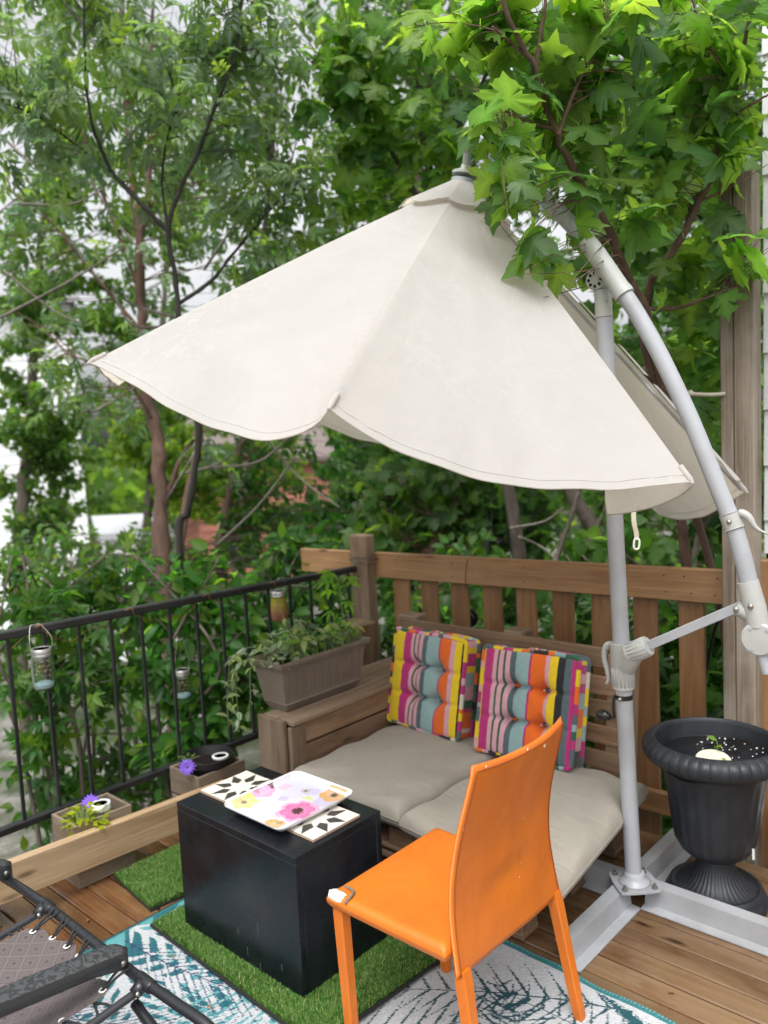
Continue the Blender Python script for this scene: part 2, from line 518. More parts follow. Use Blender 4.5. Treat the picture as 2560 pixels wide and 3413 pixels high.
# loops of dark wire over the fence rail
for xx, s in ((-2.47, 1.0),):
    lp = [(xx + 0.012 * math.sin(a), YF + 0.02 - 0.03 * math.cos(a) , ftop(xx) - 0.082 + 0.095 * s * math.sin(a)) for a in np.linspace(0, 6.9, 40)]
    props(part('wire_loop', *tube(lp, 0.0016, 5), M_NAIL, None, True), 'loop of thin dark wire hung over the wooden fence rail', 'wire')

# ================================================================== tall house post and the house wall
hp = thing('tall_post', 'tall grey weathered post at the end of the fence beside white siding', 'post', (-1.09, 3.24, -0.1))
plank('post_timber', (-1.112, 3.2, -1.0), (-1.113, 3.2, 2.60), 0.044, 0.09, M_POSTW, hp, up=(0, -1, 0), b=0.004)
plank('side_timber', (-1.0535, 3.21, -1.0), (-1.0535, 3.21, 2.59), 0.072, 0.085, M_POSTW, hp, up=(0, -1, 0), b=0.004)
plank('brace_timber', (-0.985, 3.262, -0.2), (-0.985, 3.262, 1.15), 0.085, 0.05, M_FENCE, hp, up=(0, -1, 0), b=0.004)
rope = plain('rope', (0.36, 0.33, 0.27), 0.9, 0, 0.3, 160, 0.6)
rp = smooth_path([(-1.115, 3.15, 1.79), (-1.16, 3.13, 1.79), (-1.21, 3.12, 1.795), (-1.235, 3.12, 1.80)], 24)
e = tube(rp, 0.0075, 8)
props(part('hanging_hook', *merge(e, lathe([(0, -.013), (.011, -.008), (.014, 0), (.011, .008), (0, .013)], 8, rp[-1], (1, .1, 0))), rope, None, True), 'twisted grey rope hook sticking out of the tall post', 'hook')

M_SIDE = plain('white_siding', (0.68, 0.69, 0.69), 0.55, 0, 0.06, 14, 0.15, 0.4, ((0.42, 0.42, 0.4), 0.4))
M_WDARK = plain('sheathing', (0.05, 0.045, 0.04), 0.9)
house = thing('house_wall', 'white shingle sided house wall beside the tall weathered post', 'house', (0.2, 3.4, 0.0))
part('sheathing', *wbox(-1.03, 2.4, 3.34, 3.6, -1.6, 3.6), M_WDARK, house)
rows = [1.184, 1.3135, 1.527, 1.742, 1.9577, 2.1815, 2.4, 2.615, 2.83, 3.045, 3.26]
rows = [z - 0.02 for z in rows]
for r, z in enumerate(rows):
    h = 0.235 if r else 0.15
    x = -1.03
    first = True
    while x < 2.35:
        w = random.uniform(0.26, 0.42) if not first else random.uniform(0.15, 0.35)
        first = False
        w = min(w, 2.4 - x)
        z1 = z + h
        plank('shingle', (x + 0.001, 3.319, (z + z1) / 2), (x + w - 0.002, 3.319, (z + z1) / 2), z1 - z, 0.011, M_SIDE, house, up=(0, -1, 0.055), b=0.002)
        x += w
# white corner board low down and skirt boards under the siding
for i in range(6):
    z = -0.2 + 0.225 * i
    plank('skirt_board', (-0.86, 3.322, z + 0.11), (2.38, 3.322, z + 0.11), 0.215, 0.02, M_FENCE, house, up=(0, -1, 0), b=0.003)
wb = thing('white_board', 'chipped white painted board lying low beside the tall post', 'board', (-0.8, 3.1, 0))
plank('board', (-0.945, 3.17, 0.165), (-0.3, 3.17, 0.165), 0.13, 0.03, M_SIDE, wb, up=(0, -0.4, 1), b=0.003)
plank('board_foot', (-0.9, 3.19, 0.07), (-0.3, 3.19, 0.07), 0.1, 0.03, M_PALLET, wb, up=(0, -1, 0), b=0.003)
# loose diagonal strip of metal flashing on the siding
fl = thing('flashing_strip', 'loose white metal flashing strip slanting across the siding', 'flashing', (-0.9, 3.29, 1.6))
plank('strip', (-0.945, 3.3, 1.5), (-0.80, 3.3, 2.0), 0.06, 0.003, M_SIDE, fl, up=(0, -1, 0), b=0.001)

# ================================================================== low beam on the open side
bm_ = thing('timber_kerb', 'long tan timber on edge along the deck in front of the planter boxes', 'timber', (-2.9, 1.5, 0.0))
plank('timber', (-2.921, -0.6, 0.241), (-2.921, 2.05, 0.131), 0.142, 0.038, M_RAILW, bm_, up=(1, 0, 0.0), b=0.004)
for y in (-0.2, 0.95):
    plank('support', (-2.965, y, 0.0), (-2.965, y, 0.2), 0.09, 0.045, M_PALLET, bm_, up=(1, 0, 0), b=0.003)

# ================================================================== rug
TEAL, DTEAL, AQUA, WHT, NAVY = V3(0.012, 0.16, 0.19), V3(0.010, 0.075, 0.09), V3(0.14, 0.45, 0.46), V3(0.70, 0.72, 0.74), V3(0.03, 0.04, 0.12)
def paint_rug(X, Y):
    """woven palm print: colour for every point of the grid"""
    C = np.empty(X.shape + (3,))
    C[:] = WHT
    side = X + 0.10 * np.sin(Y * 7.0) + 0.25 * (Y - 1.4)
    teal = side < -1.93
    C[teal] = TEAL
    q = np.sin(X * 23 + 4 * np.sin(Y * 9)) * np.sin(Y * 19 + 3 * np.sin(X * 7))
    C[teal & (q > 0.45)] = AQUA
    r = np.random.default_rng(5)
    jag = r.uniform(-1, 1, X.shape)
    def frond(px, py, ang, ln, col, side_len, spine, n, width, gap=0.8, mask=None):
        d = np.array([math.cos(ang), math.sin(ang)]); e = np.array([-d[1], d[0]])
        u = (X - px) * d[0] + (Y - py) * d[1]; v = (X - px) * e[0] + (Y - py) * e[1]
        v = v - 0.18 * u * u / ln
        t = u / ln
        m = (np.abs(v) < spine * (1 - 0.6 * t)) & (t > 0) & (t < 1)
        av = np.abs(v)
        s = u - av * gap + jag * 0.003                 # leaflets sweep forward
        tt = s / ln
        reach = side_len * np.sin(np.clip(tt * 0.92 + 0.08, 0, 1) * math.pi) ** 0.6
        ph = (s / ln * n) % 1.0
        w = width * (1 - av / (reach + 1e-6))
        lf = (tt > 0.02) & (tt < 1) & (av < reach) & (ph < w) & (av > 0.004)
        m = m | lf
        if mask is not None: m &= mask
        C[m] = col
    # white fronds on the teal side
    for px, py, a, l, c in ((-2.58, 1.35, 0.15, 0.75, WHT), (-2.55, 1.12, 0.35, 0.9, WHT), (-2.35, 0.85, 0.6, 0.8, AQUA), (-2.45, 1.0, -0.05, 0.9, WHT), (-2.1, 0.75, 0.9, 0.8, WHT),
                            (-2.6, 1.6, -0.25, 0.6, AQUA), (-2.2, 0.8, 0.25, 0.9, WHT), (-2.6, 0.75, 0.1, 0.9, WHT), (-1.9, 0.72, 0.5, 0.7, WHT), (-2.5, 1.25, -0.45, 0.6, WHT)):
        frond(px, py, a, l, c, 0.25, 0.011, 10, 0.60, 1.35)
    for px, py, a, l, c in ((-2.5, 1.3, 0.05, 0.8, NAVY), (-2.3, 0.95, 0.3, 0.8, NAVY), (-2.0, 0.8, 0.3, 0.8, DTEAL), (-2.5, 0.9, 0.35, 0.7, NAVY)):
        frond(px, py, a, l, c, 0.15, 0.003, 22, 0.25, 1.6)
    white = ~teal
    for px, py, a, l, n_, sl, w in ((-1.72, 1.28, 0.75, 0.75, 13, 0.17, 0.24), (-1.0, 2.05, 3.5, 0.7, 12, 0.16, 0.22), (-1.1, 1.25, 1.75, 0.7, 15, 0.16, 0.3), (-0.85, 1.4, 2.2, 0.75, 15, 0.17, 0.28),
                                    (-0.75, 1.85, 2.9, 0.6, 12, 0.15, 0.22), (-1.75, 0.95, 0.4, 0.8, 16, 0.17, 0.3)):
        frond(px, py, a, l, DTEAL, sl, 0.0035, n_, w, 0.75, white)
    for px, py, a, l in ((-1.12, 2.07, -0.35, 0.55), (-1.7, 1.1, 0.2, 0.5), (-0.9, 1.2, 2.4, 0.5)):
        d = np.array([math.cos(a), math.sin(a)])
        u = (X - px) * d[0] + (Y - py) * d[1]; v = -(X - px) * d[1] + (Y - py) * d[0] + jag * 0.008
        C[(u > 0) & (u < l) & (np.abs(v) < 0.028 * np.sin(np.clip(u / l, 0, 1) * math.pi))] = TEAL * 0.6
    edge = (Y > 2.072) | (X < -2.545)
    C[edge] = V3(0.03, 0.24, 0.25)
    C[(Y > 2.083) & ((X * 260).astype(int) % 3 == 0)] = V3(0.3, 0.45, 0.45)
    C[X < -2.553] = V3(0.03, 0.05, 0.06)
    # weave: tiny pale flecks
    C *= (0.86 + 0.14 * jag)[..., None]
    return np.clip(C, 0, 1)
nu, nv = 560, 420
xs = np.linspace(-2.562, -0.55, nu); yy = np.linspace(0.70, 2.092, nv)
RX, RY = np.meshgrid(xs, yy, indexing='ij')
RC = paint_rug(RX, RY)
wob = 0.012 * np.sin(RX * 9 + 1.0) * np.clip((RY - 1.95) / 0.14, 0, 1) ** 2
RZ = 0.006 + 0.004 * (np.sin(RX * 21) * np.sin(RY * 17) + 1) * 0.35 + 0.010 * np.clip(np.sin(RX * 13.0 + 2.0), 0, 1) * np.clip((RY - 2.0) / 0.1, 0, 1)
pat = np.stack([RX, RY + wob, RZ], -1).reshape(-1, 3)
idx = np.arange(nu * nv).reshape(nu, nv)
Tq = np.stack([idx[:-1, :-1], idx[1:, :-1], idx[1:, 1:], idx[:-1, 1:]], -1).reshape(-1, 4)
def weave_mat():
    m, t, p = newmat('woven_plastic')
    a = N(t, 'VertexColor', layer_name='Col')
    wv_ = N(t, 'TexWave', wave_type='BANDS', bands_direction='X', in_Scale=60.0, in_Distortion=0.6)
    t.links.new(coords(t, rnd=False), wv_.inputs['Vector'])
    wy = N(t, 'TexWave', wave_type='BANDS', bands_direction='Y', in_Scale=75.0, in_Distortion=0.6)
    t.links.new(coords(t, rnd=False), wy.inputs['Vector'])
    h = math_(t, 'MULTIPLY', wv_.outputs['Fac'], wy.outputs['Fac'])
    c = mixc(t, math_(t, 'MULTIPLY', math_(t, 'SUBTRACT', 1.0, h), 0.35), a.outputs[0], (0.01, 0.03, 0.05))
    t.links.new(c, p.inputs['Base Color']); p.inputs['Roughness'].default_value = 0.5
    bump(t, p, h, 0.6, 0.002)
    return m
me = tri_mesh('rug', pat - V3(-1.5, 1.4, 0), Tq, RC.reshape(-1, 3))
me.materials.append(weave_mat())
rug = bpy.data.objects.new('outdoor_rug', me)
link(rug, None, Matrix.Translation((-1.5, 1.4, 0)))
props(rug, 'teal and white woven rug with palm leaf print under the orange chair', 'rug')

# ================================================================== artificial turf mats
M_TURF = attr_mat('turf_blades', 0.55, 50, 0.0, 0)
M_TBACK = plain('turf_backing', (0.012, 0.014, 0.012), 0.8)
def turf(name, label, quad, z0, dens, seed):
    r = np.random.default_rng(seed)
    q = np.array(quad, float)
    c = q.mean(0)
    root = thing(name, label, 'turf mat', (c[0], c[1], z0))
    V = [(*p, z0) for p in q] + [(*p, z0 + 0.008) for p in q]
    part('backing', V, [(0, 1, 2, 3), (4, 5, 6, 7), (0, 1, 5, 4), (1, 2, 6, 5), (2, 3, 7, 6), (3, 0, 4, 7)], M_TBACK, root)
    A = 0.5 * abs(np.cross(q[2] - q[0], q[3] - q[1]))
    n = int(A * dens)
    a, b = r.uniform(0.01, 0.99, n), r.uniform(0.01, 0.99, n)
    P = ((1 - a) * (1 - b))[:, None] * q[0] + (a * (1 - b))[:, None] * q[1] + (a * b)[:, None] * q[2] + ((1 - a) * b)[:, None] * q[3]
    th = r.uniform(0, 2 * math.pi, n); h = r.uniform(0.012, 0.021, n); lean = r.uniform(0.002, 0.014, n); w = r.uniform(0.0009, 0.0015, n)
    d = np.stack([np.cos(th), np.sin(th)], 1); e = np.stack([-d[:, 1], d[:, 0]], 1)
    B = np.full((n, 1), z0 + 0.007)
    v0 = np.hstack([P + e * w[:, None], B]); v1 = np.hstack([P - e * w[:, None], B])
    v2 = np.hstack([P + d * lean[:, None] * 0.4 - e * w[:, None] * .8, B + h[:, None] * 0.6]); v3 = np.hstack([P + d * lean[:, None] * 0.4 + e * w[:, None] * .8, B + h[:, None] * 0.6])
    v4 = np.hstack([P + d * lean[:, None], B + h[:, None]])
    VV = np.stack([v0, v1, v2, v3, v4], 1).reshape(-1, 3) - ORG[root]
    i = np.arange(n)[:, None] * 5
    T = np.concatenate([i + [0, 1, 2], i + [0, 2, 3], i + [3, 2, 4]])
    big = 0.5 + 0.5 * np.sin(P[:, 0] * 17 + 3 * np.sin(P[:, 1] * 11))
    base = np.where(r.random(n)[:, None] < 0.16, V3(0.30, 0.36, 0.11), np.where(r.random(n)[:, None] < 0.4, V3(0.045, 0.14, 0.018), V3(0.085, 0.21, 0.03)))
    base = base * (0.75 + 0.3 * r.random((n, 1)) + 0.12 * big[:, None])
    me = tri_mesh('grass_blades', VV, T, np.repeat(base, 5, 0), smooth=False)
    me.materials.append(M_TURF)
    o = bpy.data.objects.new('grass_blades', me)
    link(o, root, Matrix.Translation(ORG[root]))
    o['kind'] = 'stuff'
    return root
turf('turf_mat', 'small green artificial turf mat on the deck behind the black cube table', [(-2.915, 1.49), (-2.59, 1.455), (-2.55, 1.80), (-2.91, 1.82)], 0.001, 330000, 1)
turf('turf_mat', 'large green artificial turf mat under the black cube table', [(-2.49, 1.392), (-1.60, 1.365), (-1.555, 2.0), (-2.47, 2.03)], 0.016, 300000, 2)

# ================================================================== black cube table
M_LACQ = plain('black_lacquer', (0.0045, 0.006, 0.009), 0.27, 0, 0.25, 60, 0.05, 0.4, ((0.006, 0.010, 0.017), 0.7))
_t = M_LACQ.node_tree; _p = _t.nodes['Principled BSDF']
_src = _p.inputs['Base Color'].links[0].from_socket
_sp = ramp(_t, noise(_t, coords(_t), 420, 2, 0.7), [(0.735, 0.0), (0.76, 0.5)])
_sm = ramp(_t, noise(_t, coords(_t, (1, 1, .5)), 5, 5, .6, 1.0), [(0.5, 0.0), (0.75, 0.35)])
_t.links.new(mixc(_t, _sp, mixc(_t, _sm, _src, (0.022, 0.026, 0.028)), (0.13, 0.13, 0.125)), _p.inputs['Base Color'])
TZ0, TZ1 = 0.031, 0.476
tb = thing('cube_table', 'black painted cube table standing on green turf', 'table', (-2.07, 1.65, TZ0))
tx0, tx1, ty0, ty1 = -2.38, -1.766, 1.466, 1.84
part('top_panel', *wbox(tx0, tx1, ty0, ty1, TZ1 - 0.024, TZ1, 0.002), M_LACQ, tb)
part('front_panel', *wbox(tx0, tx1, ty0, ty0 + 0.024, TZ0, TZ1 - 0.0245, 0.002), M_LACQ, tb)
part('back_panel', *wbox(tx0, tx1, ty1 - 0.024, ty1, TZ0, TZ1 - 0.0245, 0.002), M_LACQ, tb)
part('side_panel', *wbox(tx0 + .001, tx0 + 0.024, ty0 + 0.0245, ty1 - 0.0245, TZ0, TZ1 - 0.0245, 0.002), M_LACQ, tb)
part('side_panel', *wbox(tx1 - 0.024, tx1 - .001, ty0 + 0.0245, ty1 - 0.0245, TZ0, TZ1 - 0.0245, 0.002), M_LACQ, tb)
M_SCR = plain('bare_scratch', (0.10, 0.12, 0.12), 0.6)
for px, py in ((794, 3100), (826, 3172), (868, 3222), (940, 3225), (860, 3095), (929, 3300), (902, 3262)):
    p = gY(px, py, ty0)
    L = random.uniform(0.012, 0.04)
    props(part('scratch', *wbox(p[0] - 0.0008, p[0] + 0.0008, ty0 - 0.0006, ty0 + 0.002, p[2] - L / 2, p[2] + L / 2, 0.0002), M_SCR, tb))

# tiles
M_TILE = attr_mat('glazed_tile', 0.28, 90, 0.04, 0.03, spec=0.5)
M_TEDGE = plain('tile_body', (0.36, 0.27, 0.2), 0.8)
def tile_col(u, v):
    """dark kites round an eight-pointed star, u v in -1..1"""
    a = np.arctan2(v, u); r = np.maximum(np.abs(u), np.abs(v)); rr = np.hypot(u, v)
    dark = np.zeros(u.shape, bool)
    for k in range(8):
        th = (k + 0.5) * math.pi / 4
        c, s = math.cos(th), math.sin(th)
        x = u * c + v * s; y = np.abs(-u * s + v * c)
        # a kite with its tip towards the rim
        tip = 1.08; fat = 0.56; inn = 0.35
        w = np.where(x < fat, (x - inn) / (fat - inn) * 0.20, (tip - x) / (tip - fat) * 0.20)
        dark |= (x > inn) & (x < tip) & (y < w)
    return dark
TS = 0.1945
for i, (x0, lab) in enumerate(((-2.372, 'black and white star tile on the cube table near the planter boxes'), (-2.372 + TS + .001, 'black and white star tile hidden beneath the middle of the floral tray'), (-2.372 + 2 * TS + .002, 'black and white star tile sticking out towards the orange chair'))):
    y0, z = 1.56, TZ1 + 0.0005
    root = thing('patterned_tile', lab, 'tile', (x0 + TS / 2, y0 + 0.1, z), 'patterned tiles on the cube table')
    tl = 0.205
    part('tile_body', *wbox(x0, x0 + TS, y0, y0 + tl, z, z + 0.0085, 0.001), M_TEDGE, root)
    n = 120
    u = np.linspace(-1, 1, n); U, VV = np.meshgrid(u, u, indexing='ij')
    acc = np.zeros(U.shape)
    for du in (-.006, 0.0, .006):
        for dv in (-.006, 0.0, .006): acc += tile_col(U + du, VV + dv)
    acc /= 9
    col = acc[..., None] * V3(0.045, 0.042, 0.038) + (1 - acc[..., None]) * V3(0.74, 0.71, 0.64)
    P = np.stack([x0 + TS / 2 + U * TS * 0.496, y0 + tl / 2 + VV * tl * 0.496, np.full(U.shape, z + 0.0092)], -1).reshape(-1, 3)
    ii = np.arange(n * n).reshape(n, n)
    Q = np.stack([ii[:-1, :-1], ii[1:, :-1], ii[1:, 1:], ii[:-1, 1:]], -1).reshape(-1, 4)
    me = tri_mesh('glaze', P - ORG[root], Q, col.reshape(-1, 3))
    me.materials.append(M_TILE)
    o = bpy.data.objects.new('glaze', me); link(o, root, Matrix.Translation(ORG[root]))

# tray
TRZ = TZ1 + 0.011
def tray_xy(px, py): p = gz(px, py, TRZ + 0.01); return p[0], p[1]
def rdp(x, y): return 560 + x * .4581, 2450 + y * .4581
tc = [tray_xy(*rdp(*c)) for c in ((395, 525), (940, 280), (1355, 450), (820, 725))]
tcx, tcy = np.mean([c[0] for c in tc]), np.mean([c[1] for c in tc])
THX, THY = 0.152, 0.168
n1, n2 = 220, 240
u = np.linspace(-1, 1, n1); v = np.linspace(-1, 1, n2)
U, VV = np.meshgrid(u, v, indexing='ij')
rc_ = 0.035
# squircle map keeps the rounded corners
def rr_map(U, VV):
    X, Y = U * THX, VV * THY
    ax, ay = np.abs(X), np.abs(Y)
    cx, cy = THX - rc_, THY - rc_
    k = (ax > cx) & (ay > cy)
    dx, dy = (ax - cx) / rc_, (ay - cy) / rc_
    m = np.maximum(dx, dy); h = np.hypot(dx, dy) + 1e-9
    f = np.where(k, m / h, 1.0)
    X2 = np.where(k, np.sign(X) * (cx + (ax - cx) * f), X); Y2 = np.where(k, np.sign(Y) * (cy + (ay - cy) * f), Y)
    edge = np.where(k, rc_ * (1 - np.maximum(dx, dy)), np.minimum(THX - ax, THY - ay))
    return X2, Y2, edge
TX, TY, ED = rr_map(U, VV)
TZ = 0.0005 + 0.021 * np.clip(1 - ED / 0.022, 0, 1) ** 1.6
WX, WY = TX + tcx, TY + tcy
col = np.empty(WX.shape + (3,)); col[:] = V3(0.60, 0.595, 0.69)
rr = np.random.default_rng(3)
def smoothn(X, Y, f, ph): return np.sin(X * f + 2.3 * np.sin(Y * f * .7 + ph)) * np.cos(Y * f * 1.1 + 1.7 * np.sin(X * f * .6 - ph))
def blob(px, py, r, c, petals=5, depth=0.25, alpha=0.9, centre=None, ph=0.0, sx=1.0, crisp=14):
    cx, cy = tray_xy(*rdp(px, py))
    dx, dy = (WX - cx) / sx, WY - cy
    d = np.hypot(dx, dy); a = np.arctan2(dy, dx)
    R_ = r * (1 - depth * np.abs(np.sin(a * petals / 2 + ph)) ** 3 + 0.06 * smoothn(WX, WY, 90, ph))
    m = np.clip((R_ - d) / r * crisp, 0, 1) * alpha * (0.72 + 0.28 * np.clip(d / R_, 0, 1) + 0.12 * smoothn(WX, WY, 130, ph + 1))
    m = np.clip(m, 0, 1)
    col[:] = col * (1 - m[..., None]) + np.array(c) * m[..., None]
    if centre:
        cc, cr = centre
        m = np.clip((cr * (1 + 0.12 * np.sin(a * 9) + 0.25 * smoothn(WX, WY, 300, 2)) - d) / cr * 4, 0, 1) * 0.92
        col[:] = col * (1 - m[..., None]) + np.array(cc) * m[..., None]
PINK, LPINK, YEL, OCH, LIL, DRK, LIME = (0.62, 0.10, 0.30), (0.65, 0.34, 0.52), (0.66, 0.58, 0.13), (0.62, 0.34, 0.08), (0.42, 0.34, 0.60), (0.045, 0.02, 0.015), (0.55, 0.62, 0.12)
blob(1140, 470, 0.045, LIL, 4, 0.2, 0.5, None, 1); blob(1050, 400, 0.030, LIL, 4, 0.2, 0.45, None, .3)
blob(840, 450, 0.021, LIL, 4, 0.25, 0.6, None, .6); blob(850, 365, 0.026, LPINK, 4, 0.2, 0.5, None, 1.3); blob(480, 480, 0.03, LIL, 4, .2, 0.35)
blob(690, 400, 0.048, LPINK, 5, 0.18, 0.92, None, .4); blob(745, 370, 0.016, DRK, 3, 0.4, 0.8); blob(640, 415, 0.014, (0.35, 0.16, 0.1), 4, .3, .7)
blob(555, 480, 0.049, YEL, 6, 0.2, 0.9, ((0.2, 0.14, 0.10), 0.011), .7); blob(520, 480, 0.013, (.45, .36, .25), 4, .3, .5)
blob(1210, 425, 0.054, OCH, 5, 0.15, 0.95, ((0.06, 0.03, 0.04), 0.016), .2); blob(1000, 395, 0.018, (0.40, 0.33, 0.22), 6, 0.3, 0.7, ((0.12, 0.08, .05), 0.007))
blob(760, 640, 0.040, OCH, 4, 0.2, 0.95, None, 1.1); blob(810, 625, 0.013, (0.16, 0.13, .12), 4, .2, .5)
blob(945, 540, 0.077, LPINK, 6, 0.16, 0.92, None, .1); blob(940, 540, 0.063, PINK, 6, 0.2, 0.78, ((0.05, 0.018, 0.012), 0.024), .5)
blob(1020, 450, 0.016, LIME, 3, 0.5, 0.8, None, .3, 1.8)
for pts in (((1090, 600), (1240, 520)), ((870, 640), (1000, 600)), ((640, 570), (760, 550)), ((600, 600), (700, 590)), ((900, 440), (990, 420)), ((700, 620), (640, 560))):
    a, b = (np.array(tray_xy(*rdp(*p))) for p in pts)
    d = b - a; L = np.hypot(*d); d /= L
    s = (WX - a[0]) * d[0] + (WY - a[1]) * d[1]; q = -(WX - a[0]) * d[1] + (WY - a[1]) * d[0] + 0.003 * np.sin(s * 120)
    m = ((s > 0) & (s < L) & (np.abs(q) < 0.0012 + 0.004 * np.clip(np.sin(s / L * 25), 0, 1) * (np.abs(q) > 0.001))) * 0.55
    col[:] = col * (1 - m[..., None]) + np.array((0.45, 0.44, 0.56)) * m[..., None]
col[ED < 0.004] = (0.74, 0.74, 0.78)
tray = thing('serving_tray', 'white serving tray printed with watercolour flowers on the cube table', 'tray', (tcx, tcy, TRZ))
P = np.stack([WX, WY, TRZ + 0.004 + TZ], -1).reshape(-1, 3)
ii = np.arange(n1 * n2).reshape(n1, n2)
Q = np.stack([ii[:-1, :-1], ii[1:, :-1], ii[1:, 1:], ii[:-1, 1:]], -1).reshape(-1, 4)
me = tri_mesh('printed_top', P - ORG[tray], Q, col.reshape(-1, 3))
me.materials.append(attr_mat('melamine_print', 0.22, 120, 0.02, 0.0, spec=0.5))
link(bpy.data.objects.new('printed_top', me), tray, Matrix.Translation(ORG[tray]))
ring = np.concatenate([ii[:, 0], ii[-1, 1:], ii[::-1, -1][1:], ii[0, ::-1][1:-1]])
Pb = P[ring]; nb = len(ring)
Vb = np.concatenate([Pb, Pb - V3(0, 0, 0.004), np.column_stack([(Pb[:, 0] - tcx) * 0.86 + tcx, (Pb[:, 1] - tcy) * 0.86 + tcy, np.full(nb, TRZ + 0.0005)])])
Fb = [(i, (i + 1) % nb, nb + (i + 1) % nb, nb + i) for i in range(nb)] + [(nb + i, nb + (i + 1) % nb, 2 * nb + (i + 1) % nb, 2 * nb + i) for i in range(nb)] + [tuple(range(2 * nb, 3 * nb))]
part('rim', Vb, Fb, plain('melamine_white', (0.74, 0.74, 0.77), 0.25), tray, True, sharp=50)

# ================================================================== pallet sofa
sofa = thing('pallet_sofa', 'rustic two seat sofa built from stacked wooden pallets by the fence', 'sofa', (-2.0, 2.5, 0))
SX0, SX1, SY0, SY1 = -2.49, -1.43, 2.14, 2.90
for lv in range(2):
    z = 0.002 + 0.132 * lv
    for y in np.linspace(SY0 + 0.05, SY1 - 0.05, 3):
        plank('bottom_board', (SX0, y, z + 0.010), (SX1, y, z + 0.010), 0.1, 0.02, M_PALLET, sofa, rough=0.0012)
    for x in (SX0 + 0.06, (SX0 + SX1) / 2, SX1 - 0.06):
        for y in (SY0 + 0.05, (SY0 + SY1) / 2, SY1 - 0.05):
            plank('pallet_block', (x - 0.055, y, z + 0.0565), (x + 0.055, y, z + 0.0565), 0.095, 0.073, M_PALLET, sofa, rough=0.002)
    for y in np.linspace(SY0 + 0.045, SY1 - 0.045, 7):
        plank('top_board', (SX0, y, z + 0.1035), (SX1, y, z + 0.1035), 0.09, 0.02, M_PALLET, sofa, rough=0.0012)
# arm on the railing side
AX0, AX1, AY0, ATOP = -2.69, -2.505, 2.075, 0.545
plank('arm_front_board', (-2.607, AY0 + 0.011, 0.05), (-2.607, AY0 + 0.011, ATOP), 0.165, 0.022, M_GREYW, sofa, up=(0, -1, 0), b=0.003)
plank('arm_post', (-2.513, AY0 + 0.065, 0.05), (-2.513, AY0 + 0.065, ATOP - 0.03), 0.085, 0.022, M_GREYW, sofa, up=(1, 0, 0), b=0.003)
plank('arm_block', (-2.56, AY0 + 0.05, 0.28), (-2.56, AY0 + 0.05, 0.5), 0.05, 0.05, M_PALLET, sofa, up=(1, 0, 0), b=0.006)
plank('arm_slat', (-2.522, AY0 + 0.11, 0.472), (-2.522, 3.0, 0.472), 0.092, 0.02, M_PALLET, sofa, up=(1, 0, 0), b=0.003)
plank('arm_slat', (-2.522, AY0 + 0.11, 0.366), (-2.522, 3.0, 0.366), 0.098, 0.02, M_PALLET, sofa, up=(1, 0, 0), b=0.003)
plank('arm_slat', (-2.522, AY0 + 0.11, 0.255), (-2.522, 3.0, 0.255), 0.098, 0.02, M_PALLET, sofa, up=(1, 0, 0), b=0.003)
plank('arm_slat', (-2.678, AY0 + 0.03, 0.4), (-2.678, 3.0, 0.4), 0.2, 0.02, M_PALLET, sofa, up=(1, 0, 0), b=0.003)
plank('arm_slat', (-2.678, AY0 + 0.03, 0.16), (-2.678, 3.0, 0.16), 0.2, 0.02, M_PALLET, sofa, up=(1, 0, 0), b=0.003)
plank('ledge_board', (-2.632, AY0 + 0.024, ATOP - 0.012), (-2.632, 3.2, ATOP - 0.012), 0.095, 0.022, M_GREYW, sofa, b=0.004)
plank('ledge_board', (-2.537, AY0 + 0.028, ATOP - 0.014), (-2.537, 3.2, ATOP - 0.014), 0.09, 0.022, M_GREYW, sofa, b=0.004)
plank('ledge_board', (-2.745, 2.35, ATOP - 0.012), (-2.745, 3.08, ATOP - 0.012), 0.12, 0.022, M_GREYW, sofa, b=0.004)
# backrest pallet
def back(z): return 2.90 + (z - 0.3) * 0.10
zz = (0.752, 0.640, 0.542, 0.440, 0.335)
for i, z in enumerate(zz):
    xl, xr_ = -2.63, (-1.53, -1.475, -1.465, -1.45, -1.44)[i]
    plank('back_slat', (xl, back(z), z), (xr_, back(z) + 0.02, z), 0.074 if i else 0.085, 0.021, M_PALLET, sofa, up=(0, -1, 0.1), b=0.003, rough=0.001)
for x in (-2.58, -2.02, -1.475):
    plank('back_stringer', (x, back(0.26) + 0.058, 0.26), (x, back(0.79) + 0.058, 0.765), 0.1 if x > -1.6 else 0.08, 0.09, M_PALLET, sofa, up=(0, -1, 0), b=0.004)
for x, w in ((-2.60, 0.12), (-1.98, 0.1)):
    plank('back_block', (x - w / 2, back(.8) + 0.06, 0.785), (x + w / 2, back(.8) + 0.06, 0.785), 0.09, 0.04, M_GREYW, sofa, b=0.005)

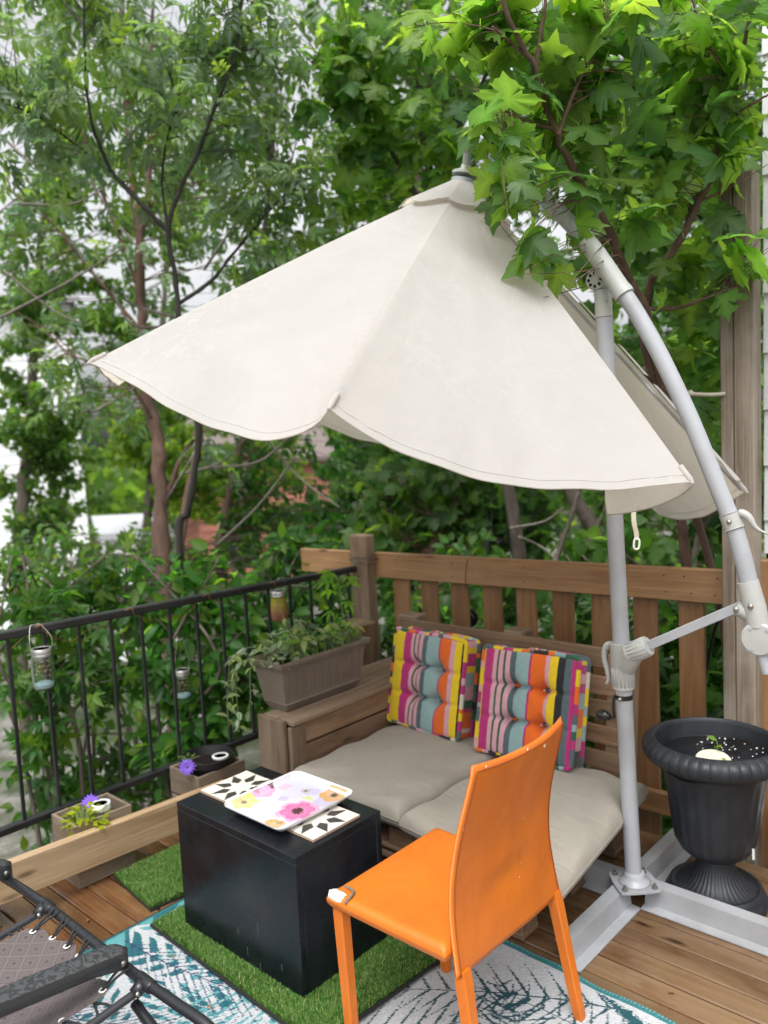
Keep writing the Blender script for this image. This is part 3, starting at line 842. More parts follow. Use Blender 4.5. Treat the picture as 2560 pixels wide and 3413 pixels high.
# seat cushions
def cushion_mat():
    m, t, p = newmat('taupe_canvas')
    v = coords(t)
    fine = noise(t, v, 420, 2); big = noise(t, v, 4, 4, 0.5, 0.8)
    c = mixc(t, ramp(t, big, [(0.3, 0.0), (0.7, 1.0)]), (0.27, 0.247, 0.205), (0.315, 0.292, 0.247))
    t.links.new(c, p.inputs['Base Color']); p.inputs['Roughness'].default_value = 0.85
    p.inputs['Sheen Weight'].default_value = 0.15
    wr = noise(t, coords(t, (1, 2.4, 1)), 7, 4, 0.5, 1.5)
    h = math_(t, 'ADD', math_(t, 'MULTIPLY', fine, 0.03), wr)
    bump(t, p, h, 0.5, 0.014)
    return m
M_CUSH = cushion_mat()
M_PIPE = plain('cushion_piping', (0.27, 0.25, 0.205), 0.85)
def slab(quad, z0, z1, n=34, r=0.035, puff=0.012, seed=0, wrinkle=0.004):
    """a soft slab with rounded rim on a four-cornered plan"""
    q = np.array(quad, float)
    rg_ = np.random.default_rng(seed)
    s = np.linspace(-1, 1, n)
    s = np.sign(s) * (1 - (1 - np.abs(s)) ** 1.7)
    A, B = np.meshgrid(s, s, indexing='ij')
    def plan(a, b):
        a, b = (a + 1) / 2, (b + 1) / 2
        return ((1 - a) * (1 - b))[..., None] * q[0] + (a * (1 - b))[..., None] * q[1] + (a * b)[..., None] * q[2] + ((1 - a) * b)[..., None] * q[3]
    P = plan(A, B)
    ea = np.minimum((1 - np.abs(A)), (1 - np.abs(B))) * 0.32
    rise = np.sqrt(np.clip(1 - (1 - np.clip(ea / r, 0, 1)) ** 2, 0, 1))
    mid = (z0 + z1) / 2; h = (z1 - z0) / 2
    ph = rg_.uniform(0, 6, 6)
    crown = puff * (1 - A ** 2) * (1 - B ** 2)
    wr = wrinkle * (np.sin(A * 9 + 3 * np.sin(B * 4 + ph[0]) + ph[1]) * np.clip(np.abs(B) - 0.35, 0, 1) + np.sin(B * 10 + 2.5 * np.sin(A * 5 + ph[2]) + ph[3]) * np.clip(np.abs(A) - 0.4, 0, 1)) * 1.5
    top = np.concatenate([P, (mid + h * rise + crown * rise + wr * rise)[..., None]], -1)
    bot = np.concatenate([P, (mid - h * rise)[..., None]], -1)
    V = np.concatenate([top.reshape(-1, 3), bot.reshape(-1, 3)])
    F = gridF(n, n) + [tuple(reversed(f)) for f in gridF(n, n, n * n)]
    return V, F, P, mid
def seat_cushion(label, quad, z0, z1, seed):
    V, F, P, mid = slab(quad, z0, z1, 56, 0.045, 0.014, seed, 0.008)
    q = np.array(quad)
    root = thing('seat_cushion', label, 'cushion', (*q.mean(0), z0), 'taupe seat cushions on the pallet sofa')
    part('cover', V, F, M_CUSH, root, True, False)
    n = P.shape[0]
    ringp = np.concatenate([P[:, 0], P[-1, 1:], P[::-1, -1][1:], P[0, ::-1][1:-1]])
    ringp = np.column_stack([(ringp - q.mean(0)) * 0.998 + q.mean(0), np.full(len(ringp), mid)])
    pv, pf = tube(np.vstack([ringp, ringp[:1]]), 0.0038, 6, False)
    part('piping', pv, pf, M_PIPE, root, True)
    return root
seat_cushion('taupe seat cushion on the pallet sofa beside the long planter', [(-2.50, 2.075), (-1.885, 2.055), (-1.89, 2.84), (-2.49, 2.84)], 0.268, 0.36, 3)
seat_cushion('taupe seat cushion on the pallet sofa beside the umbrella pole', [(-1.875, 2.045), (-1.19, 1.975), (-1.288, 2.80), (-1.88, 2.84)], 0.268, 0.355, 8)

# striped tufted pillows
YE, MG, PK, GR, SL, DU, ORG_, BK, GRN = V3(.70, .50, .006), V3(.42, .022, .16), V3(.60, .32, .37), V3(.02, .11, .06), V3(.075, .11, .125), V3(.24, .37, .37), V3(.70, .125, .008), V3(.012, .012, .014), V3(.02, .10, .055)
M_PIL = attr_mat('cotton_stripes', 0.85, 350, 0.10, 0.15, 0.0008, sheen=0.2)
def pillow(label, bl, br, height, thick, lean, stripes, seed, twist=0.0):
    """bl, br: lower front corners on the seat; stripes: (width, colour) from left to right"""
    r = np.random.default_rng(seed)
    bl, br = np.array(bl, float), np.array(br, float)
    ux = br - bl; W = np.linalg.norm(ux); ux /= W
    bk = np.cross(V3(0, 0, 1), ux)                       # away from the sitter
    up = V3(0, 0, 1) * math.cos(lean) + bk * math.sin(lean)
    nrm = np.cross(ux, up)                               # points to the sitter
    root = thing('striped_pillow', label, 'pillow', tuple((bl + br) / 2), 'striped pillows on the pallet sofa')
    tot = sum(s[0] for s in stripes)
    cuts = np.cumsum([0] + [s[0] / tot for s in stripes])
    us = np.unique(np.concatenate([np.linspace(0, 1, 58), cuts]).round(5))
    vs = np.linspace(0, 1, 60)
    tuft = [(a, b) for a in (0.345, 0.67) for b in (0.34, 0.66)]
    def face(sgn):
        U, Vv = np.meshgrid(us, vs, indexing='ij')
        e = np.minimum(np.minimum(U, 1 - U) * W, np.minimum(Vv, 1 - Vv) * height)
        rim = np.sqrt(np.clip(1 - (1 - np.clip(e / 0.02, 0, 1)) ** 2, 0, 1))
        d = thick / 2 * (0.72 + 0.28 * rim) + 0.016 * (1 - (2 * U - 1) ** 4) * (1 - (2 * Vv - 1) ** 4)
        for a, b in tuft:
            dx, dy = (U - a) * W, (Vv - b) * height
            d -= 0.048 * np.exp(-(dx * dx + dy * dy) / (2 * 0.020 ** 2)) + 0.010 * np.exp(-(dx * dx + dy * dy) / (2 * 0.05 ** 2))
            d -= 0.018 * np.exp(-dy * dy / (2 * 0.007 ** 2)) * np.clip(1 - np.abs(U - .5) * 1.9, 0, 1)
            d -= 0.006 * np.exp(-dx * dx / (2 * 0.009 ** 2)) * np.clip(1 - np.abs(Vv - .5) * 1.9, 0, 1)
        d += 0.0022 * np.sin(U * 60 + 8 * np.sin(Vv * 9 + seed)) * (1 - rim * 0.6)
        # the pinched seams pull the print sideways
        sh = sum(0.018 * np.sign(a - 0.5) * 0 + 0.022 * (U - a) * np.exp(-(((U - a) * W) ** 2 + ((Vv - b) * height) ** 2) / (2 * 0.045 ** 2)) * 3 for a, b in tuft)
        Uw = U - sh
        bow = 0.010 * np.sin(U * math.pi) * 1.0
        P = bl + bk * thick / 2 + ux * (Uw * W)[..., None] + up * (Vv * height)[..., None] + nrm * (sgn * d)[..., None] + up * (bow * (Vv - .5))[..., None]
        F = gridF(len(us), len(vs))
        fc = []
        for i in range(len(us) - 1):
            m = (us[i] + us[i + 1]) / 2
            if sgn < 0: m = 1 - m
            c = stripes[min(len(stripes) - 1, int(np.searchsorted(cuts, m)) - 1)][1]
            fc += [c] * (len(vs) - 1)
        return P.reshape(-1, 3), F, fc
    def add(name, V, F, fc):
        b = ORG[root]
        me = bpy.data.meshes.new(name)
        me.from_pydata([tuple(map(float, p)) for p in (np.asarray(V) - b)], [], F)
        me.polygons.foreach_set('use_smooth', np.ones(len(F), bool))
        cc = np.repeat(np.array(fc), [len(f) for f in F], 0)
        set_cols(me, cc, 'CORNER')
        me.materials.append(M_PIL)
        return link(bpy.data.objects.new(name, me), root, Matrix.Translation(b))
    add('front', *face(1)); add('rear', *face(-1))
    pal = [YE, MG, PK, SL, DU, ORG_, BK, GRN, PK, YE, MG, V3(.6, .55, .45)]
    # side band all round, striped across, and two rolled edges
    per = [(0, 0), (1, 0), (1, 1), (0, 1), (0, 0)]
    path = []
    for (a, b), (c, d) in zip(per[:-1], per[1:]):
        k = 46
        for i in range(k): path.append((a + (c - a) * i / k, b + (d - b) * i / k))
    path.append((0, 0))
    def rp_(u, v, inset):
        # rounded corners
        x, y = u * W, v * height; rc = 0.018
        cx, cy = min(max(x, rc), W - rc), min(max(y, rc), height - rc)
        dx, dy = x - cx, y - cy; L = math.hypot(dx, dy)
        if L > rc: dx, dy = dx / L * rc, dy / L * rc
        sg = 0.004 * math.sin(v * 9 + u * 7)
        return bl + bk * thick / 2 + ux * (cx + dx) + up * (cy + dy + sg)
    ring_ = np.array([rp_(u, v, 0) for u, v in path])
    ctr = ring_.mean(0)
    hw = thick / 2 * 0.74
    K = 7
    Vs = []
    for j in range(K):
        s = -1 + 2 * j / (K - 1)
        Vs.append(ctr + (ring_ - ctr) * (1.0 + 0.012 * (1 - s * s)) + nrm * (s * hw))
    Vs = np.array(Vs)                                    # K x M x 3
    M = len(ring_)
    F = [(j * M + i, j * M + i + 1, (j + 1) * M + i + 1, (j + 1) * M + i) for j in range(K - 1) for i in range(M - 1)]
    seq = []
    while len(seq) < M: seq += [random.choice(pal)] * random.choice((2, 3, 4, 6, 8))
    fc = [seq[i] for j in range(K - 1) for i in range(M - 1)]
    add('side_band', Vs.reshape(-1, 3), F, fc)
    for s in (-1, 1):
        pv, pf = tube(ctr + (ring_ - ctr) * 1.006 + nrm * (s * (hw + 0.004)), 0.0105, 8, False)
        seq = []
        while len(seq) < M: seq += [random.choice(pal)] * random.choice((2, 3, 4, 5, 7))
        add('rolled_edge', pv, pf, [seq[i] for i in range(M - 1) for _ in range(8)])
    # handle on top
    hpt = [bl + bk * thick / 2 + ux * W * f + up * (height + h) for f, h in ((0.42, 0.002), (0.45, 0.009), (0.52, 0.011), (0.60, 0.008), (0.64, 0.002))]
    pv, pf = tube(smooth_path(hpt, 14), 0.009, 6)
    add('handle', pv, pf, [random.choice(pal) for _ in pf])
    bt = plain('tuft_button', (0.45, 0.28, 0.3), 0.8) if 'tuft_button' not in bpy.data.materials else bpy.data.materials['tuft_button']
    for a, b in tuft:
        c = bl + bk * thick / 2 + ux * a * W + up * b * height + nrm * (thick / 2 - 0.0165)
        part('button', *lathe([(0.0, 0.003), (0.004, 0.002), (0.005, 0.0), (0.004, -0.004)], 8, c, nrm), bt, root, True)
    return root
s1 = [(.018, SL * 1.2), (.155, YE), (.105, MG), (.038, PK), (.018, GRN), (.045, PK), (.022, GRN), (.05, PK), (.062, SL), (.165, DU), (.018, MG), (.15, ORG_), (.06, PK), (.085, YE), (.03, BK)]
s2 = [(.035, YE), (.10, MG), (.045, PK), (.022, GRN), (.05, PK), (.025, GRN), (.05, PK), (.065, SL), (.15, DU), (.022, MG), (.15, ORG_), (.05, PK), (.085, YE), (.075, BK), (.07, SL), (.05, MG)]
pillow('striped tufted pillow leaning in the sofa corner by the long planter', (-2.505, 2.685, 0.366), (-2.085, 2.665, 0.364), 0.425, 0.105, 0.20, s1, 1)
pillow('striped tufted pillow in the middle of the sofa behind the orange chair', (-1.965, 2.63, 0.364), (-1.545, 2.67, 0.364), 0.425, 0.115, 0.26, s2, 2)

# ================================================================== orange chair
def leather_mat():
    m, t, p = newmat('orange_leather')
    v = coords(t, rnd=False)
    a = noise(t, v, 5, 4); b = noise(t, v, 260, 3); sc_ = noise(t, coords(t, (60, 60, 6), rnd=False), 1.0, 3)
    c = mixc(t, ramp(t, a, [(0.3, 0.0), (0.7, 1.0)]), (0.53, 0.125, 0.006), (0.64, 0.165, 0.010))
    c = mixc(t, ramp(t, sc_, [(0.745, 0.0), (0.76, 0.5)]), c, (0.75, 0.4, 0.2))
    sm = noise(t, coords(t, (1, 1.6, 1), rnd=False), 3.4, 6, 0.65, 0.8)
    c = mixc(t, ramp(t, sm, [(0.48, 0.0), (0.72, 0.35)]), c, (0.33, 0.085, 0.015))
    c = mixc(t, ramp(t, noise(t, v, 130, 2), [(0.72, 0.0), (0.75, 0.35)]), c, (0.75, 0.42, 0.22))
    t.links.new(c, p.inputs['Base Color'])
    t.links.new(ramp(t, sm, [(0.3, 0.32), (0.7, 0.55)]), p.inputs['Roughness'])
    bump(t, p, math_(t, 'ADD', math_(t, 'MULTIPLY', b, 0.15), noise(t, coords(t, (1, 1, 0.6), rnd=False), 6, 3, 0.5, 0.6)), 0.4, 0.014)
    return m
M_OR = leather_mat()
M_STITCH = plain('dark_stitching', (0.32, 0.07, 0.01), 0.7)
chair = thing('orange_chair', 'worn orange leather chair with a torn seat corner, back to the viewer', 'chair', (-1.36, 1.66, 0))
CY0, CY1 = 1.425, 1.905
SZ = 0.455
# seat
n = 30
s = np.linspace(-1, 1, n); s = np.sign(s) * (1 - (1 - np.abs(s)) ** 1.8)
A, B = np.meshgrid(s, s, indexing='ij')
sxc, sxh = -1.385, 0.205
SXX = sxc + A * sxh; SYY = (CY0 + CY1) / 2 + B * ((CY1 - CY0) / 2) * (1.0 - 0.012 * A)
e = np.minimum((1 - np.abs(A)) * sxh, (1 - np.abs(B)) * 0.24)
rise = np.sqrt(np.clip(1 - (1 - np.clip(e / 0.022, 0, 1)) ** 2, 0, 1))
dip = -0.010 * (1 - A ** 2) * (1 - B ** 2) - 0.012 * np.exp(-((A - 1) ** 2) / 0.1) * 0
top = np.stack([SXX, SYY, SZ - 0.022 + 0.022 * rise + dip], -1)
bot = np.stack([SXX, SYY, SZ - 0.022 - 0.026 * rise], -1)
part('seat', np.concatenate([top.reshape(-1, 3), bot.reshape(-1, 3)]), gridF(n, n) + [tuple(reversed(f)) for f in gridF(n, n, n * n)], M_OR, chair, True, False)
# backrest shell
nz, ny = 44, 30
zb_, zt_ = 0.372, 0.925
def back_pt(t, s, off):
    """t 0..1 up, s -1..1 across"""
    z = zb_ + (zt_ - zb_) * t
    y0 = 1.452 + 0.006 * t - 0.006 * math.sin(t * math.pi); y1 = 1.932 - 0.072 * t - 0.004 * math.sin(t * math.pi)
    y = (y0 + y1) / 2 + s * (y1 - y0) / 2
    x = -1.157 + 0.066 * t - 0.034 * math.sin(min(1, t * 1.05) * math.pi) ** 1.1
    x += 0.018 * (1 - s * s) * (0.15 + 0.85 * t)          # hollow across the back
    z -= 0.014 * (1 - s * s) * t ** 3
    nx = 1.0
    # dents in the leather
    x += 0.004 * math.exp(-((t - 0.42) ** 2) / 0.004 - (s - 0.1) ** 2 / 0.25) - 0.005 * math.exp(-((t - 0.30) ** 2) / 0.006 - (s + 0.1) ** 2 / 0.2) + 0.003 * math.sin(6 * t + 3 * s)
    return (x + off * nx, y, z)
th = 0.017
Vb = []
for off in (0.0, -th):
    for i in range(nz):
        for j in range(ny):
            ss = -1 + 2 * j / (ny - 1); ss = math.copysign(1 - (1 - abs(ss)) ** 1.6, ss)
            tt = i / (nz - 1)
            ed = min((1 - abs(ss)) * 0.24, (1 - tt) * 0.55, 0.012) / 0.012
            k = (1 - math.sqrt(max(0, 1 - (1 - ed) ** 2))) * th * 0.5
            Vb.append(back_pt(tt, ss, off + (-k if off == 0 else k)))
nn = nz * ny
Fb = gridF(nz, ny) + [tuple(reversed(f)) for f in gridF(nz, ny, nn)]
Fb += [(i * ny, (i + 1) * ny, nn + (i + 1) * ny, nn + i * ny) for i in range(nz - 1)] + [(i * ny + ny - 1, (i + 1) * ny + ny - 1, nn + (i + 1) * ny + ny - 1, nn + i * ny + ny - 1) for i in range(nz - 1)]
Fb += [((nz - 1) * ny + j, (nz - 1) * ny + j + 1, nn + (nz - 1) * ny + j + 1, nn + (nz - 1) * ny + j) for j in range(ny - 1)] + [(j, j + 1, nn + j + 1, nn + j) for j in range(ny - 1)]
bk_o = part('backrest', Vb, Fb, M_OR, chair, True)
seam = [back_pt(t, -0.965, 0.0012) for t in np.linspace(0.0, 0.975, 40)] + [back_pt(0.975, s_, 0.0012) for s_ in np.linspace(-0.94, 0.94, 24)] + [back_pt(t, 0.965, 0.0012) for t in np.linspace(0.975, 0.0, 40)]
part('seam', *tube(seam, 0.0016, 5), M_STITCH, bk_o, True)
def leg(top_c, bot_c, wt, wb, name='leg'):
    V, F = cbox(0.5, 0.5, 0.5, 0.10)
    V = V.copy(); t = V[:, 2] + 0.5
    w = wb + (wt - wb) * t
    c = np.array(bot_c)[None] * (1 - t[:, None]) + np.array(top_c)[None] * t[:, None]
    return part(name, np.column_stack([c[:, 0] + V[:, 0] * w, c[:, 1] + V[:, 1] * w, c[:, 2]]), F, M_OR, chair)
l1 = leg((-1.565, 1.452, 0.435), (-1.545, 1.452, 0.008), 0.037, 0.030)
l2 = leg((-1.565, 1.880, 0.43), (-1.535, 1.862, 0.008), 0.037, 0.030)
l3 = leg((-1.166, 1.476, 0.385), (-1.105, 1.456, 0.008), 0.036, 0.029)
l4 = leg((-1.166, 1.908, 0.385), (-1.105, 1.932, 0.008), 0.036, 0.029)
M_BARE = plain('bare_metal_corner', (0.60, 0.59, 0.55), 0.6, 0.0, 0.25, 90, 0.4, 0.4, ((0.20, 0.085, 0.03), 1.0))
tv, tf = wbox(-1.593, -1.528, 1.4235, 1.462, 0.420, 0.4575, 0.011)
part('torn_corner', tv + rng.normal(0, .002, tv.shape), tf, M_BARE, chair)
M_FOAM = plain('torn_foam', (0.16, 0.13, 0.09), 0.95, 0, 0.5, 120, 0.9)
part('torn_edge', *tube(smooth_path([(-1.518, 1.424, 0.447), (-1.514, 1.44, 0.458), (-1.52, 1.458, 0.459), (-1.53, 1.47, 0.457), (-1.56, 1.474, 0.455), (-1.589, 1.47, 0.44)], 18), 0.0045, 6), M_FOAM, chair, True)

M_CHIP = plain('worn_leather_chip', (0.72, 0.60, 0.48), 0.7)
for t_, s_, w_ in ((0.945, 0.42, .006), (0.70, -0.955, .004), (0.985, 0.0, .004), (0.985, -0.8, .003), (0.33, 0.985, .003), (0.55, 0.3, .0015), (0.25, 0.2, .0015), (0.31, 0.27, .0015)):
    c_ = np.array(back_pt(t_, s_, 0.0006))
    part('worn_chip', *lathe([(0, .0006), (w_ * .6, .0004), (w_, -.001)], 7, c_, (1, 0, 0)), M_CHIP, bk_o)
M_FALL = plain('fallen_leaf', (0.20, 0.085, 0.03), 0.8, 0, .4, 60, .2)
for i, (x_, y_, z_) in enumerate(((-2.28, 1.345, .017), (-1.98, 1.28, .017), (-0.72, 2.42, .004), (-0.95, 2.2, .004), (-2.72, 1.28, .004), (-0.6, 2.62, .004), (-0.45, 2.3, .004))):
    a_ = i * 1.3
    V = [np.array((x_, y_, z_)) + V3(math.cos(a_ + q) * r_, math.sin(a_ + q) * r_, h_) for q, r_, h_ in ((0, .012, .002), (.8, .006, .005), (2.2, .007, .004), (3.14, .010, .001), (4.0, .006, .005), (5.4, .006, .006))]
    props(part('fallen_leaf', V, [(0, 1, 2, 3), (0, 3, 4, 5)], M_FALL, None, False, False), ['small curled brown leaf fallen on the rug near the turf mat edge', 'small curled brown leaf fallen on the teal part of the rug', 'small brown leaf fallen on the deck by the parasol base', 'small brown leaf fallen on the deck near the rug edge', 'small brown leaf fallen on the deck by the planter crate', 'small brown leaf fallen on the deck in front of the urn', 'small brown leaf fallen on the bare deck away from the rug'][i], 'leaf', 'fallen leaves on the deck')

# ================================================================== cantilever umbrella
M_UGREY = plain('grey_powder_coat', (0.36, 0.375, 0.40), 0.38, 0.0, 0.06, 25, 0.03, 0.5, ((0.19, 0.185, 0.175), 0.7))
M_UPLAS = plain('grey_plastic', (0.40, 0.41, 0.39), 0.45, 0.0, 0.06, 30, 0.05, 0.5, ((0.3, 0.3, 0.28), 0.4))
M_BOLT = plain('bolt_steel', (0.35, 0.34, 0.32), 0.35, 0.9, 0.2)
M_BPLAS = plain('black_plastic', (0.012, 0.012, 0.013), 0.3)
def canopy_mat():
    m, t, p = newmat('canopy_fabric')
    out = t.nodes['Material Output']
    v = coords(t, rnd=False)
    big = noise(t, v, 2.2, 5, 0.6, 1.0); fine = noise(t, v, 320, 2); st = noise(t, v, 11, 6, 0.75, 2.0)
    c = mixc(t, ramp(t, big, [(0.3, 0.0), (0.7, 1.0)]), (0.545, 0.537, 0.522), (0.60, 0.593, 0.58))
    c = mixc(t, ramp(t, st, [(0.57, 0.0), (0.63, 0.35), (0.69, 0.0)]), c, (0.62, 0.615, 0.605))
    ln = noise(t, v, 3.1, 5, 0.6, 2.6); mk = noise(t, v, 1.7, 3)
    c = mixc(t, math_(t, 'MULTIPLY', ramp(t, ln, [(0.485, 0.0), (0.5, 0.6), (0.515, 0.0)]), ramp(t, mk, [(0.45, 0.0), (0.6, 1.0)])), c, (0.67, 0.665, 0.655))
    c = mixc(t, ramp(t, fine, [(0.3, 0.10), (0.7, 0.0)]), c, (0.3, 0.28, 0.25))
    t.links.new(c, p.inputs['Base Color']); p.inputs['Roughness'].default_value = 0.9
    p.inputs['Specular IOR Level'].default_value = 0.2
    wr = noise(t, v, 5, 3, 0.5, 1.6)
    bump(t, p, math_(t, 'ADD', wr, math_(t, 'MULTIPLY', fine, 0.02)), 0.3, 0.022)
    tr = t.nodes.new('ShaderNodeBsdfTranslucent')
    t.links.new(mixc(t, 1.0, c, (1.4, 1.28, 1.12), 'MULTIPLY'), tr.inputs['Color'])
    mx = t.nodes.new('ShaderNodeMixShader'); mx.inputs[0].default_value = 0.46
    t.links.new(p.outputs[0], mx.inputs[1]); t.links.new(tr.outputs[0], mx.inputs[2])
    t.links.new(mx.outputs[0], out.inputs['Surface'])
    return m
M_CAN = canopy_mat()
PB = V3(-1.233, 2.559, 0.0); PT = V3(-1.289, 2.530, 2.145)
umb = thing('cantilever_umbrella', 'tilted cream cantilever parasol on a grey pole over the pallet sofa', 'umbrella', (PB[0], PB[1], 0))
def pole_at(z): return PB + (PT - PB) * ((z - 0.0) / 2.145)
# cross base of bent channel
def channel(name, o, d, sd_, L, x0=0.0):
    """o: start of the free bottom edge, d: run, sd_: side the bottom flange points to"""
    d, sd_ = np.array(d, float), np.array(sd_, float)
    prof = [(0.0, 0.004), (0.0, 0.0075), (-0.036, 0.0115), (-0.042, 0.072), (-0.080, 0.0755), (-0.082, 0.0715), (-0.0405, 0.0675), (-0.0455, 0.0665), (-0.0395, 0.008)]
    prof = [(0.0, 0.0), (0.0, 0.004), (-0.034, 0.008), (-0.042, 0.074), (-0.085, 0.078), (-0.085, 0.074), (-0.046, 0.070), (-0.038, 0.004)]
    V, F, k = [], [], len(prof)
    for t in (x0, L):
        for a, z in prof: V.append(np.array(o) + d * t + sd_ * a + V3(0, 0, z))
    for i in range(k): F.append((i, (i + 1) % k, k + (i + 1) % k, k + i))
    F.append(tuple(range(k))); F.append(tuple(range(k, 2 * k)))
    return part(name, V, F, M_UGREY, umb)
BX, BY = -1.205, 2.545
channel('base_arm', (BX, BY, 0.002), (1, 0, 0), (0, -1, 0), 0.425)
channel('base_arm', (BX, BY, 0.002), (0, -1, 0), (1, 0, 0), 0.43)
channel('base_arm', (BX, BY, 0.002), (0, 1, 0), (1, 0, 0), 0.50, 0.088)
channel('base_arm', (BX, BY, 0.002), (-1, 0, 0), (0, -1, 0), 0.50, 0.088)
V = []
for z in (0.0835, 0.0895):
    for i in range(32):
        a = i / 32 * 2 * math.pi
        r = 0.098 / (abs(math.cos(a)) ** 1.15 + abs(math.sin(a)) ** 1.15) ** (1 / 1.15)
        V.append((PB[0] + r * math.cos(a), PB[1] + r * math.sin(a), z))
plate = part('base_plate', V, [tuple(range(32)), tuple(range(32, 64))] + [(i, (i + 1) % 32, 32 + (i + 1) % 32, 32 + i) for i in range(32)], M_UGREY, umb)
for dx, dy in ((0.074, 0), (-0.074, 0), (0, 0.074), (0, -0.074)):
    part('bolt', *lathe([(0, 0.107), (0.005, 0.107), (0.0055, 0.099), (0.0095, 0.099), (0.0095, 0.0915), (0.012, 0.0912), (0.012, 0.0897)], 6, (PB[0] + dx, PB[1] + dy, 0)), M_BOLT, umb)
part('pole_flange', *lathe([(0.031, 0.128), (0.034, 0.126), (0.035, 0.112), (0.041, 0.103), (0.052, 0.094), (0.056, 0.0897)], 24, (PB[0], PB[1], 0)), M_UGREY, umb, True)
part('pole', *tube([pole_at(0.1), pole_at(2.05)], 0.0282, 28), M_UGREY, umb, True, sharp=50)
part('pole_cap', *tube([pole_at(2.052), pole_at(2.14)], [0.0285, 0.0285], 24), M_UPLAS, umb, True, sharp=50)
# the plane of the arm
TH = rad(5.0)
AE = V3(math.cos(TH), math.sin(TH), 0); AN = V3(math.sin(TH), -math.cos(TH), 0)
AP = V3(-1.265, 2.535, 0)
def ap(s, z, n=0.0): return AP + AE * s + V3(0, 0, z) + AN * n
arm_sz = [(-0.482, 2.755), (-0.33, 2.60), (-0.203, 2.468), (-0.089, 2.338), (-0.019, 2.245), (0.042, 2.149), (0.101, 2.055), (0.167, 1.931), (0.223, 1.809), (0.272, 1.695), (0.319, 1.571), (0.362, 1.455), (0.403, 1.34), (0.445, 1.16), (0.466, 1.04)]
apath = smooth_path([ap(s, z, 0.055) for s, z in arm_sz], 60)
part('arm', *tube(apath, 0.0262, 20), M_UGREY, umb, True, sharp=60)
part('arm_sleeve', *tube(smooth_path([ap(-0.055, 2.294, .055), ap(-0.019, 2.245, .055), ap(0.042, 2.149, .055), ap(0.07, 2.104, .055)], 10), [0.0305] * 8 + [0.033, 0.033], 24), M_UPLAS, umb, True, sharp=50)
pv = ap(-0.037, 2.172, 0.012)
piv = part('pivot_bracket', *merge(lathe([(0, 0.026), (0.03, 0.024), (0.033, 0.02), (0.033, -0.02), (0.03, -0.024), (0, -0.024)], 24, pv, AN), tube([pv + V3(0, 0, 0), ap(0.0, 2.213, .045)], [0.02, 0.024], 8)), M_UPLAS, umb, True, sharp=40)
for i in range(8):
    a = i / 8 * 2 * math.pi
    c = pv + AN * 0.0262 + 0.021 * (math.cos(a) * AE + math.sin(a) * V3(0, 0, 1))
    part('bracket_hole', *lathe([(0, 0.001), (0.0055, 0.0005), (0.0055, -0.002)], 8, c, AN), M_BPLAS, piv)
for zz_, dx in ((2.10, -0.02), (2.10, 0.02)):
    p = pole_at(zz_)
    part('screw', *lathe([(0, 0.003), (0.004, 0.002), (0.005, 0)], 8, p + AE * dx + AN * 0.0205, AN), M_BOLT, umb, True)
# collar on the pole with its branch, lever and bar
c0, c1 = pole_at(0.79), pole_at(0.948)
ndir = c1 - c0
part('collar', *lathe([(0.0345, 0), (0.037, 0.004), (0.0372, 0.02)], 40, c0, ndir) if False else tube([pole_at(0.79), pole_at(0.80), pole_at(0.865), pole_at(0.87), pole_at(0.94), pole_at(0.949)], [0.0372, 0.0362, 0.0362, 0.0385, 0.0385, 0.0395], 24), M_UPLAS, umb, True, sharp=40)
for i in range(18):
    a = i / 18 * 2 * math.pi
    o_v = 0.0365 * (math.cos(a) * AE + math.sin(a) * AN)
    part('collar_rib', *tube([pole_at(0.80) + o_v, pole_at(0.864) + o_v], 0.0026, 6), M_UPLAS, umb, True)
bl_, br_ = ap(0.118, 0.962, 0.03), ap(0.398, 1.117, 0.035)
bd = (br_ - bl_) / np.linalg.norm(br_ - bl_)
bs = bl_ - bd * 0.02
part('branch', *tube([pole_at(0.868) + AE * 0.012, ap(0.052, 0.905, 0.02), ap(0.066, 0.925, .025)], [0.036, 0.033, 0.031], 20), M_UPLAS, umb, True, sharp=40)
knb = part('grip_sleeve', *tube([bs - bd * 0.062, bs - bd * 0.058, bs - bd * 0.02, bs + bd * 0.016, bs + bd * 0.02], [0.030, 0.0335, 0.033, 0.034, 0.031], 22), M_UPLAS, umb, True, sharp=40)
_, fn, fb = frames([bs, bs + bd])
for i in range(16):
    a = i / 16 * 2 * math.pi
    o_v = 0.0325 * (math.cos(a) * fn[0] + math.sin(a) * fb[0])
    part('grip_rib', *tube([bs - bd * 0.05 + o_v, bs + bd * 0.012 + o_v], 0.0025, 6), M_UPLAS, knb, True)
plank('link_bar', tuple(bs), tuple(br_ + bd * 0.01), 0.030, 0.012, M_UGREY, umb, up=tuple(AN), b=0.002)
# lever
lv = [pole_at(0.94) - AE * 0.036, pole_at(0.93) - AE * 0.055, pole_at(0.89) - AE * 0.064, pole_at(0.85) - AE * 0.056, pole_at(0.815) - AE * 0.052, pole_at(0.795) - AE * 0.060]
part('lever', *tube(smooth_path(lv, 16), [0.011] * 6 + [0.0095] * 6 + [0.007] * 4, 8), M_UPLAS, umb, True)
part('lever_screw', *lathe([(0, .003), (.005, .002), (.006, 0)], 8, pole_at(0.925) - AE * 0.045 + AN * 0.012, AN), M_BOLT, umb, True)
part('strap_band', *tube([pole_at(0.752), pole_at(0.768)], [0.0305, 0.0305], 20), M_BPLAS, umb, True, sharp=50)
part('band_screw', *lathe([(0, .02), (.006, .018), (.008, 0)], 8, pole_at(0.76) + AN * 0.027, AN), M_BOLT, umb, True)
kp = pole_at(0.682) - AE * 0.075 + AN * 0.012
